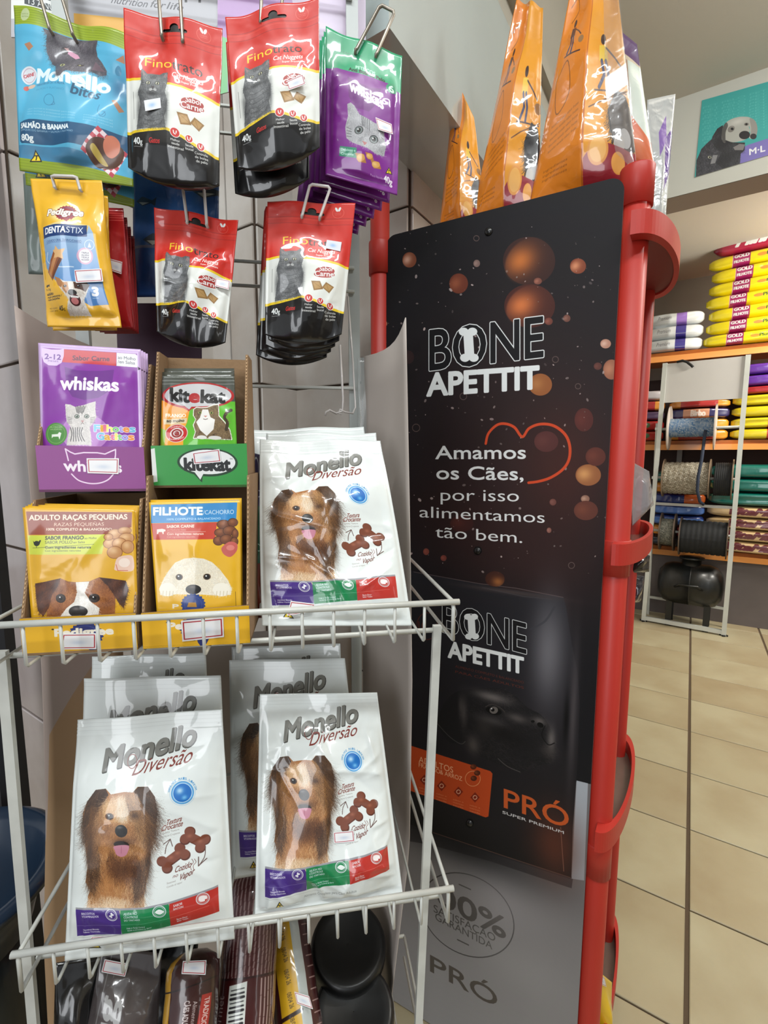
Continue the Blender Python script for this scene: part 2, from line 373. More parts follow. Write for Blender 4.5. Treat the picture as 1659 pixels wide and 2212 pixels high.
# ---------------------------------------------------------------- the printed fronts
IM = {}
WHT = (232, 236, 234)
def art_cat_nuggets():
    c = Cv([(768, 205), (1292, 225), (1200, 1010), (750, 1010)], 460, 700, (206, 42, 30), (300, 360, 2.765))
    c.line([(768, 310), (1285, 330)], 3, (160, 30, 24)).line([(768, 322), (1285, 342)], 2, (225, 80, 60)).line([(768, 352), (1282, 372)], 3, (165, 32, 26))
    c.poly([(740, 580), (850, 572), (960, 588), (1060, 590), (1140, 606), (1240, 632), (1300, 640), (1300, 1060), (740, 1060)], (236, 200, 30))
    c.poly([(740, 594), (850, 586), (960, 602), (1060, 602), (1140, 620), (1240, 646), (1300, 654), (1300, 1060), (740, 1060)], (226, 228, 222))
    c.poly([(740, 848), (850, 838), (975, 822), (1050, 840), (1130, 872), (1210, 888), (1300, 885), (1300, 1060), (740, 1060)], (236, 200, 30))
    c.poly([(740, 862), (850, 852), (975, 836), (1050, 854), (1130, 886), (1210, 900), (1300, 898), (1300, 1060), (740, 1060)], (18, 17, 18))
    body = [(848, 518), (862, 530), (880, 548), (905, 545), (948, 546), (968, 532), (992, 530), (990, 560), (990, 590), (984, 622), (978, 640), (990, 690), (984, 740), (972, 770), (978, 825), (815, 838), (826, 770), (838, 710), (828, 655), (845, 600), (846, 560)]
    c.fur(body, [(58, 60, 62), (96, 98, 100), (120, 122, 124), (80, 82, 84), (150, 152, 152)], 2600, 12, 1.5, .6, 5, (98, 100, 102), scale=9)
    c.poly([(852, 530), (874, 552), (858, 562)], (140, 120, 120)).poly([(988, 540), (966, 554), (982, 566)], (140, 120, 120))
    c.soft(912, 580, 44, 26, (136, 138, 140), .6).soft(912, 700, 40, 50, (140, 142, 144), .5).soft(830, 740, 16, 80, (46, 48, 50), .6).soft(982, 740, 14, 90, (46, 48, 50), .6).soft(912, 656, 50, 10, (44, 46, 48), .75)
    for i in range(5): c.line([(896+i*8, 552), (900+i*6, 574)], 3, (56, 58, 60), .8)
    for i in range(3): c.line([(852, 600+i*12), (874, 604+i*10)], 2.5, (54, 56, 58), .8).line([(976, 600+i*12), (952, 604+i*10)], 2.5, (54, 56, 58), .8)
    for i in range(6): c.line([(860, 690+i*24), (900, 700+i*24), (950, 690+i*24)], 4, (62, 64, 66), .45, smooth=True)
    for x in (886, 937): c.ell(x, 600, 14, 11, (26, 28, 30)).ell(x, 600, 10, 8.5, (196, 194, 160)).ell(x, 600, 4.5, 7.5, (10, 10, 10)).ell(x-3, 597, 2, 2, (250, 250, 250))
    c.poly([(903, 618), (922, 618), (912, 628)], (70, 55, 58)).line([(912, 628), (905, 638)], 2, (40, 40, 42)).line([(912, 628), (921, 638)], 2, (40, 40, 42)).ell(901, 636, 10, 8, (186, 186, 184), .85).ell(923, 636, 10, 8, (186, 186, 184), .85).line([(912, 626), (912, 636)], 2.5, (40, 40, 42)).line([(894, 648), (912, 640), (930, 648)], 2.5, (40, 40, 42), smooth=True)
    c.text('Fino', (864, 500), (1012, 500), 52, (240, 205, 40)).text('trato', (1014, 503), (1166, 516), 52, (26, 22, 22))
    c.text('Cat Nuggets', (1012, 549), (1166, 560), 26, (250, 245, 240), it=.25, bold=.01).text('Super Premium', (1060, 574), (1166, 584), 11, (245, 240, 235), bold=.02)
    c.ell(1112, 672, 54, 26, (165, 40, 36)).ell(1108, 694, 58, 20, (165, 40, 36))
    c.text('Sabor', (1080, 672), (1160, 672), 26, WHT, it=.1, bold=.02).text('Carne', (1055, 704), (1160, 706), 30, WHT, it=.05, bold=.02)
    for q in ([(1035, 735), (1085, 735), (1102, 782), (1050, 792)], [(1118, 740), (1162, 765), (1135, 802), (1096, 772)]):
        c.poly(q, (150, 112, 62)); m = np.array(q).mean(0); c.poly([tuple(m+(np.array(p)-m)*.7) for p in q], (182, 144, 88)); c.line([q[0], q[2]], 2, (120, 84, 44), .6)
    for x, y, r, L in ((1022, 838, 24, ('Melhor', 'saude', 'intestinal')), (1086, 850, 19, ('Saude', 'bucal')), (1138, 872, 19, ('Controle', 'de bolas', 'de pelo'))):
        c.ell(x, y, r, r, WHT).ell(x, y, r-3, r-3, (200, 40, 34)).line([(x-7, y-8), (x-6, y+4), (x+1, y+8)], 5, WHT).line([(x+7, y-8), (x+5, y+2)], 5, WHT)
        for i, t in enumerate(L):
            w = len(t)*3.6; c.text(t, (x-w, y+r+16+i*14), (x+w, y+r+16+i*14), 9, (225, 225, 222), bold=.02)
    c.text('40', (795, 905), (834, 905), 27, WHT, bold=.03).text('g', (835, 905), (848, 905), 20, WHT, bold=.02).line([(797, 915), (848, 915)], 2, (200, 200, 200), .7)
    c.text('Gatos', (885, 897), (942, 896), 20, (190, 40, 40), it=.15, bold=.03)
    c.line([(800, 650), (798, 785)], 2, (90, 90, 90))
    c.ring(1190, 288, 34, 2, (228, 110, 96)).ell(1181, 264, 7, 16, WHT, 1, -.35).ell(1199, 264, 7, 16, WHT, 1, .4).texts(['LINHA', 'NATURAL'], (1172, 292), (1208, 292), 10, 5, (228, 130, 120))
    c.poly([(975, 280), (1100, 284), (1098, 304), (978, 298)], None, smooth=False).ell(1036, 274, 26, 22, None).ell(978, 289, 9, 9, None).ell(1099, 294, 9, 9, None)
    return c
def art_kitten_sachet():
    c = Cv([(243, 60), (905, 98), (912, 1000), (285, 1000)], 560, 760, (206, 176, 222), (0, 720, 2.9625))
    c.poly([(266, 92), (882, 128), (888, 1010), (292, 1010)], (134, 46, 160))
    for k in range(9): c.soft(330+k*62, 240+(k*137) % 420, 60, 50, (150, 66, 176), .35)
    c.poly([(412, 102), (750, 122), (750, 213), (404, 190)], (202, 48, 58))
    c.poly([(266, 92), (300, 98), (330, 104), (385, 104), (413, 98), (412, 150), (400, 195), (370, 215), (315, 212), (282, 190), (268, 150)], (216, 190, 228)).poly([(266, 92), (410, 100), (400, 190), (290, 190)], (202, 48, 58), .0)
    c.text('2-12', (288, 168), (394, 174), 34, (110, 60, 150), bold=.03).text('MESES', (310, 187), (378, 191), 10, (110, 60, 150))
    c.text('Sabor Carne', (470, 176), (706, 180), 31, (80, 18, 58), bold=.025)
    c.poly([(752, 122), (872, 130), (884, 142), (884, 222), (752, 213)], (228, 228, 226)).text('ao Molho', (760, 164), (872, 174), 21, (60, 60, 90)).text('/en Salsa', (760, 193), (868, 202), 21, (60, 60, 90))
    c.poly([(420, 222), (500, 246), (580, 250), (650, 250), (738, 240), (732, 330), (705, 395), (650, 432), (560, 448), (480, 425), (442, 370), (430, 290)], (104, 36, 134), .85)
    c.text('whiskas', (400, 374), (768, 386), 84, (248, 240, 250), bold=.035)
    c.ell(560, 660, 150, 120, (196, 140, 210), .8)
    kit = [(434, 472), (470, 478), (500, 492), (560, 480), (600, 466), (632, 456), (630, 510), (636, 560), (610, 610), (596, 625), (604, 680), (606, 740), (446, 740), (452, 690), (470, 622), (446, 590), (438, 540)]
    c.fur(kit, [(228, 222, 218), (206, 200, 196), (180, 176, 174), (240, 236, 232)], 1500, 15, 1.5, .7, 8, (214, 208, 204), scale=22)
    for i in range(7): c.line([(505+i*10, 492-i % 2*6), (512+i*7, 528+i % 3*5)], 5, (60, 56, 58), .8)
    for i in range(6): c.line([(470+i*16, 628), (480+i*12, 668), (472+i*18, 715)], 6, (62, 58, 60), .8, smooth=True)
    for i in range(4): c.line([(452, 560+i*12), (480, 568+i*10)], 4, (90, 86, 88), .6).line([(628, 560+i*12), (600, 566+i*10)], 4, (90, 86, 88), .6)
    for x in (513, 577): c.ell(x, 555, 17, 14, (70, 66, 60)).ell(x, 555, 13, 11, (150, 165, 150)).ell(x, 555, 5, 8, (12, 12, 12)).ell(x-4, 550, 3, 3, (250, 250, 250))
    c.poly([(538, 582), (560, 582), (549, 596)], (190, 130, 130)).line([(549, 596), (540, 606)], 3, (110, 90, 90)).line([(549, 596), (560, 606)], 3, (110, 90, 90))
    c.ell(375, 668, 73, 73, (70, 138, 50)).ring(375, 668, 60, 3, (130, 180, 90)).texts(['NUTRICAO', 'SAUDAVEL'], (335, 628), (415, 628), 14, 9, (190, 220, 150))
    c.poly([(345, 695), (345, 670), (385, 668), (395, 655), (410, 662), (405, 680), (398, 705), (390, 685), (355, 685)], (235, 240, 230))
    rb = [(120, 200, 235), (240, 180, 60), (235, 120, 160), (250, 240, 120), (130, 205, 130), (160, 160, 235), (240, 150, 70), (110, 190, 220)]
    for word, x0, x1, y in (('Filhotes', 622, 866, 652), ('Gatitos', 638, 858, 704)):
        x = x0; ws = {'i': .5, 'l': .5, 't': .7, 'G': 1.25, 'F': 1.05}; tot = sum(ws.get(k, 1) for k in word); cells = []
        for k in word: w = (x1-x0)*ws.get(k, 1)/tot; cells.append((k, x, w)); x += w
        for k, xx, w in cells: c.text(k, (xx+1, y), (xx+w-2, y+1), 42, (246, 240, 248), bold=.05, outline=(246, 240, 248), ow=10)
        for i, (k, xx, w) in enumerate(cells): c.text(k, (xx+1, y), (xx+w-2, y+1), 42, rb[i], bold=.04)
    c.poly([(885, 215), (905, 232), (885, 240)], (60, 30, 70))
    return c
def art_purple_carton():
    c = Cv([(232, 722), (955, 728), (935, 1015), (250, 1030)], 520, 220, (140, 52, 136), (0, 720, 2.9625))
    c.line([(454, 822), (446, 780), (438, 744), (470, 765), (500, 778), (560, 768), (650, 768), (700, 776), (740, 758), (772, 745), (768, 780), (760, 815)], 9, (240, 215, 240))
    c.line([(470, 910), (510, 948), (560, 966), (610, 971), (660, 964), (705, 944), (740, 910)], 9, (240, 215, 240), smooth=True)
    return c.text('whiskas', (422, 888), (796, 896), 66, (246, 236, 246), bold=.035)
def art_tabby_sachet():
    c = Cv([(1040, 268), (1500, 268), (1524, 950), (1018, 950)], 420, 560, (96, 184, 48), (0, 720, 2.9625))
    c.poly([(1030, 255), (1520, 255), (1515, 440), (1030, 440)], (74, 78, 70)).line([(1040, 300), (1500, 300)], 6, (120, 124, 118)).line([(1040, 322), (1500, 322)], 4, (130, 132, 128))
    c.poly([(1035, 430), (1215, 505), (1200, 590), (1180, 640), (1176, 960), (1020, 960)], (238, 150, 46), 1, (244, 180, 70)).poly([(1020, 620), (1060, 640), (1050, 760), (1015, 760)], (150, 200, 60))
    c.poly([(1150, 470), (1210, 510), (1250, 480)], (176, 34, 36)).ell(1268, 402, 232, 92, (176, 34, 36)).ell(1268, 400, 214, 80, (196, 196, 198)).poly([(1160, 455), (1212, 498), (1236, 470)], (196, 196, 198))
    c.text('kit', (1094, 436), (1210, 446), 84, (28, 28, 30), bold=.05).text('e', (1214, 446), (1275, 448), 84, (170, 30, 36), bold=.05).text('kat', (1290, 450), (1438, 450), 84, (28, 28, 30), bold=.05)
    c.text('FRANGO', (1060, 546), (1190, 549), 22, (250, 245, 230), bold=.03)
    c.poly([(1045, 562), (1198, 556), (1196, 594), (1048, 598)], (220, 200, 160)).text('ao molho', (1066, 582), (1180, 582), 20, (50, 40, 30), bold=.03)
    c.ell(1132, 664, 76, 68, (214, 196, 190)).ell(1132, 664, 70, 62, (196, 44, 44)).ell(1132, 664, 46, 40, (222, 214, 210)).ell(1132, 664, 36, 31, (150, 40, 40)).ell(1132, 664, 24, 21, (222, 214, 210)).text('e', (1118, 678), (1146, 678), 40, (150, 30, 30), bold=.05)
    c.text('COMPLETO', (1090, 628), (1174, 628), 10, WHT, bold=.02, bend=-8).text('BALANCEADO', (1080, 706), (1182, 700), 11, WHT, bold=.02, bend=10)
    body = [(1245, 500), (1262, 488), (1290, 492), (1330, 488), (1370, 470), (1398, 466), (1400, 500), (1402, 545), (1440, 590), (1470, 640), (1482, 705), (1250, 705), (1262, 660), (1246, 610), (1262, 570), (1244, 540)]
    c.line(body, 12, (235, 235, 225), closed=True)
    c.fur(body, [(92, 74, 52), (130, 108, 78), (160, 138, 100), (60, 48, 36)], 1500, 14, 1.4, .6, 4, (124, 102, 74), scale=14)
    c.line([(1450, 640), (1458, 590), (1440, 555), (1455, 520), (1480, 500)], 20, (70, 58, 44), smooth=True)
    for i in range(6): c.line([(1440+i*5, 520+i*14), (1462+i*3, 526+i*12)], 4, (150, 130, 100), .7)
    c.poly([(1300, 500), (1335, 500), (1352, 555), (1380, 570), (1372, 640), (1330, 690), (1290, 650), (1262, 590), (1285, 560)], (232, 230, 226))
    for x in (1285, 1357): c.ell(x, 524, 11, 9, (150, 160, 90)).ell(x, 524, 4, 7, (15, 15, 12))
    c.poly([(1308, 545), (1332, 545), (1320, 556)], (200, 130, 120)).line([(1308, 568), (1320, 572), (1334, 566)], 4, (70, 50, 40))
    c.ell(1300, 700, 30, 14, (225, 222, 216)).ell(1380, 700, 40, 14, (225, 222, 216))
    return c
def art_green_carton():
    c = Cv([(975, 722), (1600, 708), (1585, 985), (980, 1000)], 470, 220, (48, 150, 66), (0, 720, 2.9625))
    c.poly([(972, 745), (1000, 738), (1010, 960), (975, 965)], (226, 230, 226))
    c.ell(1335, 832, 196, 92, (20, 60, 34)).poly([(1230, 900), (1290, 962), (1300, 905)], (20, 60, 34)).ell(1335, 830, 180, 80, (232, 234, 234)).poly([(1240, 890), (1280, 945), (1310, 895)], (232, 234, 234))
    return c.text('kitekat', (1186, 886), (1478, 884), 78, (30, 32, 34), bold=.05).text('TM', (1480, 814), (1498, 814), 8, (30, 32, 34))
def art_terrier_sachet():
    c = Cv([(145, 1112), (862, 1128), (888, 1990), (215, 2000)], 560, 680, (226, 172, 30), (0, 720, 2.9625))
    c.poly([(168, 1140), (846, 1146), (842, 1246), (760, 1262), (690, 1292), (186, 1296)], (148, 66, 42))
    c.text('ADULTO RAÇAS PEQUENAS', (188, 1198), (815, 1192), 33, (240, 225, 205), bold=.035).text('RAZAS PEQUEÑAS', (352, 1238), (668, 1236), 22, (230, 205, 185)).text('100% COMPLETO & BALANCEADO', (305, 1266), (718, 1266), 15, (238, 225, 205), bold=.03)
    c.poly([(178, 1300), (690, 1292), (664, 1420), (190, 1425)], (204, 212, 66))
    c.ell(245, 1352, 22, 17, (30, 36, 20)).poly([(255, 1345), (268, 1328), (276, 1332), (266, 1358)], (30, 36, 20)).poly([(228, 1345), (216, 1335), (226, 1362)], (30, 36, 20)).line([(245, 1368), (245, 1380)], 3, (30, 36, 20))
    c.text('SABOR FRANGO', (304, 1326), (546, 1324), 22, (36, 40, 20), bold=.035).text('ao Molho', (552, 1324), (628, 1322), 13, (60, 66, 30)).text('SABOR POLLO', (304, 1353), (478, 1351), 19, (56, 62, 30)).text('en Salsa', (484, 1350), (556, 1348), 13, (60, 66, 30))
    c.line([(215, 1382), (615, 1356)], 2, (50, 56, 24)).text('Com ingredientes naturais', (305, 1384), (598, 1382), 15, (40, 44, 20), bold=.03).text('Con ingredientes naturales', (305, 1404), (536, 1402), 12, (80, 86, 40))
    for x, y, a, b in ((740, 1290, 48, 34), (800, 1268, 44, 26), (812, 1318, 50, 36), (712, 1352, 44, 34), (770, 1352, 46, 38), (820, 1376, 40, 44), (742, 1410, 48, 42), (700, 1310, 30, 24)):
        c.ell(x, y, a, b, (150, 92, 44)).ball(x, y, a-4, b-4, (196, 138, 82), (236, 196, 148), -.2, -.3)
    c.poly([(756, 1450), (800, 1432), (850, 1440), (852, 1530), (750, 1528), (742, 1500)], (236, 200, 180), smooth=True).ell(800, 1478, 34, 30, (246, 226, 212)).line([(750, 1490), (760, 1528), (820, 1530)], 4, (190, 60, 40), .7)
    O = 1363
    def q(l): return [(x, y+O) for x, y in l]
    c.fur(q([(395, 212), (450, 232), (500, 236), (590, 230), (650, 205), (720, 260), (745, 330), (740, 440), (300, 455), (318, 360), (350, 280)]), [(104, 56, 28), (146, 86, 42), (176, 110, 58), (196, 134, 78)], 2200, 18, 1.4, .7, 3, (150, 90, 46), scale=26)
    c.fur(q([(230, 248), (300, 235), (400, 213), (382, 262), (340, 320), (318, 400), (280, 455), (246, 420), (234, 330)]), [(62, 32, 20), (92, 50, 28), (120, 66, 34), (80, 42, 26)], 1300, 20, 1.9, .4, 9, (86, 46, 28), scale=18)
    c.fur(q([(648, 206), (720, 216), (806, 232), (826, 290), (792, 405), (764, 372), (742, 330), (700, 262)]), [(52, 28, 22), (80, 44, 30), (104, 60, 38)], 1000, 18, 1.2, .4, 4, (72, 40, 28), scale=18)
    c.fur(q([(502, 236), (588, 232), (562, 300), (600, 360), (650, 400), (640, 455), (392, 460), (440, 400), (492, 360), (512, 300)]), [(236, 232, 226), (222, 216, 208), (246, 244, 240)], 1600, 16, 1.6, .6, 6, (234, 230, 222), scale=18)
    for x, y in ((400, 340), (620, 336)): c.ell(x, y+O, 34, 28, (44, 28, 20)).ell(x, y+O, 23, 21, (58, 44, 36)).ell(x, y+O, 12, 12, (10, 8, 8)).ell(x-6, y+O-7, 5, 5, (235, 235, 235))
    c.ell(518, 418+O, 62, 36, (24, 20, 20)).soft(505, 402+O, 26, 9, (120, 110, 110), .7).ell(490, 428+O, 12, 8, (6, 5, 5)).ell(548, 428+O, 12, 8, (6, 5, 5))
    return c
def rosette(c, x, y, r, col=(34, 44, 110), ribbon=True):
    P = []
    for i in range(40):
        w = 2*math.pi*i/40; k = r*(1 if i % 2 else .88); P.append((x+k*1.05*math.cos(w), y+k*.92*math.sin(w)))
    if ribbon: c.poly([(x, y+r*.6), (x+r*.8, y+r*.5), (x+r*.55, y+r*1.05), (x+r*.2, y+r*1.25), (x+r*.05, y+r*1.0)], col)
    c.poly(P, col).ring(x, y, r*.72, r*.04, (60, 76, 150), r*.64); return c
def art_yellow_carton_a():
    c = Cv([(135, 480), (885, 435), (880, 722), (150, 785)], 540, 230, (232, 178, 26), (0, 1180, 2.9625))
    rosette(c, 565, 605, 108); c.poly([(540, 690), (600, 690), (630, 722), (600, 735), (585, 720)], (34, 44, 110))
    c.text('Pedigree', (365, 622), (735, 600), 56, (240, 232, 214), bold=.06).ell(352, 566, 8, 6, (30, 30, 30))
    return c
def art_yellow_carton_b():
    c = Cv([(910, 435), (1615, 385), (1600, 655), (920, 750)], 520, 230, (232, 178, 26), (0, 1180, 2.9625))
    rosette(c, 1285, 565, 108); c.poly([(1290, 650), (1370, 630), (1340, 668), (1318, 680), (1306, 660)], (34, 44, 110))
    c.text('Pedigree', (1105, 580), (1445, 552), 56, (240, 232, 214), bold=.06).ell(1096, 518, 8, 6, (30, 30, 30))
    return c
def art_puppy_sachet():
    c = Cv([(953, 1080), (1537, 1068), (1548, 1990), (1020, 2000)], 480, 740, (230, 178, 34), (0, 720, 2.9625))
    c.poly([(966, 1098), (1518, 1082), (1510, 1216), (968, 1226)], (38, 136, 200)).poly([(968, 1228), (1388, 1220), (1378, 1334), (984, 1338)], (196, 66, 48))
    c.text('FILHOTE', (982, 1170), (1292, 1168), 52, (240, 240, 236), bold=.045).text('/CACHORRO', (1298, 1166), (1496, 1163), 29, (215, 230, 240)).text('100% COMPLETO & BALANCEADO', (1068, 1206), (1410, 1200), 13, (190, 215, 235), bold=.02)
    c.text('SABOR CARNE', (1068, 1258), (1243, 1255), 18, (236, 220, 205), bold=.04).text('ao Molho/en Salsa', (1072, 1277), (1192, 1275), 10, (225, 190, 175)).line([(1072, 1287), (1318, 1283)], 2, (230, 200, 190)).text('Com ingredientes naturais', (1072, 1306), (1306, 1304), 14, (236, 215, 200), bold=.03).text('Con ingredientes naturales', (1072, 1324), (1254, 1322), 10, (225, 190, 175))
    c.poly([(1005, 1300), (1005, 1268), (1040, 1264), (1060, 1270), (1062, 1280), (1050, 1284), (1050, 1300), (1044, 1300), (1040, 1286), (1018, 1286), (1014, 1300)], (240, 225, 215))
    for x, y, a, b in ((1430, 1235, 44, 32), (1490, 1222, 34, 30), (1412, 1290, 40, 30), (1470, 1278, 44, 34), (1505, 1300, 22, 34), (1400, 1345, 34, 32), (1450, 1336, 42, 34), (1500, 1352, 26, 30)):
        c.ell(x, y, a, b, (66, 34, 18)).ball(x, y, a-3, b-3, (108, 60, 34), (160, 100, 62), -.2, -.3)
    c.poly([(1425, 1385), (1470, 1352), (1516, 1366), (1516, 1412), (1478, 1452), (1440, 1440), (1420, 1410)], (200, 96, 88), smooth=True).ell(1476, 1392, 26, 18, (222, 130, 120))
    O = 1363
    head = [(1080, 182), (1125, 125), (1185, 98), (1250, 90), (1310, 98), (1362, 122), (1410, 170), (1460, 235), (1486, 290), (1480, 330), (1385, 332), (1290, 324), (1130, 324), (1060, 338), (1026, 330), (1026, 280), (1052, 226)]
    c.fur([(x, y+O) for x, y in head], [(240, 232, 212), (228, 216, 190), (248, 242, 228), (216, 202, 172)], 3000, 14, 1.4, .9, 5, (236, 226, 204), scale=30)
    for x in (1078, 1422):
        c.ell(x, 296+O, 56, 42, (244, 238, 222))
        for d in (-30, -8, 14, 36): c.line([(x+d, 306+O), (x+d-3, 334+O)], 4, (206, 190, 158))
    for x, y in ((1154, 216), (1330, 214)): c.ell(x, y+O, 24, 20, (120, 96, 70)).ell(x, y+O, 18, 17, (24, 18, 16)).ell(x-5, y+O-5, 5, 5, (240, 240, 240))
    c.ell(1245, 292+O, 49, 30, (26, 22, 20)).soft(1238, 276+O, 22, 8, (130, 120, 110), .7).ell(1226, 298+O, 9, 6, (5, 5, 5)).ell(1264, 298+O, 9, 6, (5, 5, 5))
    c.poly([(1010, 324+O), (1540, 324+O), (1540, 700+O), (1010, 700+O)], (222, 168, 28), .0)
    rosette(c, 1243, 385+O, 76, (30, 60, 130)); c.poly([(1205, 400+O), (1215, 372+O), (1262, 372+O), (1268, 400+O)], (180, 130, 50)).text('P', (1110, 410+O), (1150, 410+O), 24, (240, 230, 210), bold=.05)
    c.line([(1508, 312+O), (1512, 410+O)], 3, (120, 90, 20))
    return c
def art_dental():
    c = Cv([(225, 95), (760, 100), (912, 1200), (355, 1195)], 400, 780, (240, 184, 44), (0, 360, 3.456))
    c.soft(505, 355, 110, 75, (246, 236, 190), .95, 2).poly([(345, 545), (690, 530), (700, 440), (740, 500), (775, 700), (840, 1030), (700, 1040), (560, 950), (440, 840), (370, 760)], (170, 196, 222), 1, (58, 122, 190))
    c.poly([(365, 460), (560, 420), (700, 445), (690, 460)], (226, 222, 200), .6)
    rosette(c, 520, 355, 72, (150, 34, 46), False); c.poly([(500, 400), (560, 395), (545, 428), (520, 415)], (150, 34, 46)).poly([(550, 380), (580, 385), (568, 412)], (150, 34, 46))
    c.text('Pedigree', (374, 376), (640, 370), 52, (246, 240, 226), bold=.045, outline=(96, 30, 30), ow=13)
    c.poly([(343, 460), (688, 445), (696, 530), (352, 546)], (28, 62, 118)).text('DENTA', (372, 520), (548, 514), 45, (244, 246, 248), bold=.035).text('STIX', (552, 514), (664, 508), 45, (230, 236, 244))
    c.text('CUIDADO ORAL DIÁRIO/DIARIO', (385, 584), (652, 574), 17, (40, 66, 120)).line([(380, 590), (655, 578)], 2, (60, 90, 150))
    c.line([(390, 650), (382, 700), (420, 740), (500, 765), (600, 760)], 8, (235, 240, 246), .7, smooth=True)
    c.poly([(384, 790), (452, 650), (530, 700), (436, 862)], (150, 84, 44)).poly([(400, 800), (462, 672), (486, 690), (420, 830)], (196, 134, 82)).poly([(432, 836), (500, 700), (524, 706), (438, 858)], (104, 54, 30))
    c.poly([(470, 610), (494, 640), (546, 630), (526, 668), (532, 708), (494, 694), (456, 700), (464, 668), (446, 642), (462, 640)], (222, 176, 120))
    c.ell(680, 672, 60, 62, (214, 170, 196)).ell(680, 672, 46, 50, (240, 240, 244)).texts(['TRIPLA', 'AÇÃO', 'TRIPLE', 'ACCIÓN'], (652, 654), (708, 654), 17, 11, (60, 50, 70), bold=.02).ring(712, 590, 36, 4, (220, 232, 244)).poly([(700, 608), (712, 570), (726, 608)], (230, 236, 244))
    dog = [(455, 832), (500, 850), (540, 872), (620, 868), (680, 868), (708, 888), (690, 940), (660, 1000), (676, 1060), (690, 1110), (530, 1110), (545, 1040), (560, 1000), (520, 940), (490, 900)]
    c.fur(dog, [(236, 230, 222), (214, 206, 196), (196, 182, 164), (244, 240, 234)], 1200, 14, 1.5, .6, 3, (226, 218, 208), scale=18)
    c.poly([(456, 832), (502, 850), (528, 880), (516, 920), (486, 900)], (176, 120, 70)).poly([(520, 880), (560, 876), (572, 930), (548, 960), (524, 930)], (190, 134, 84)).poly([(600, 872), (690, 870), (710, 890), (680, 940), (650, 925), (610, 920)], (78, 48, 34))
    for x, y in ((545, 908), (634, 900)): c.ell(x, y, 11, 10, (24, 18, 16)).ell(x-3, y-3, 3, 3, (240, 240, 240))
    c.ell(592, 952, 30, 22, (26, 22, 22)).ell(604, 1005, 36, 42, (70, 26, 28)).ell(602, 1012, 24, 24, (214, 130, 130)).poly([(575, 975), (634, 975), (628, 990), (580, 990)], (240, 238, 234))
    c.text('3', (728, 966), (772, 966), 62, (244, 246, 250), bold=.06).line([(725, 985), (770, 984)], 3, (200, 220, 240))
    c.poly([(358, 895), (366, 880), (378, 886), (395, 880), (398, 898), (390, 900), (384, 892), (372, 902)], (40, 34, 20)).text('9-10kg', (360, 928), (412, 928), 17, (50, 40, 20)).text('adulto', (366, 962), (434, 962), 20, (50, 40, 20), bold=.03).text('raças pequenas /', (368, 982), (512, 980), 15, (60, 46, 20), bold=.02).text('razas pequeñas', (370, 1000), (490, 998), 14, (60, 46, 20), bold=.02)
    c.texts(['PESO LIQUIDO', 'CONT. NETO'], (378, 1062), (450, 1062), 18, 10, (90, 66, 20)).text('45', (466, 1078), (504, 1076), 30, (50, 40, 20), bold=.03).text('g', (508, 1076), (520, 1076), 22, (50, 40, 20))
    c.line([(300, 490), (348, 838)], 3, (120, 84, 20), .8)
    return c
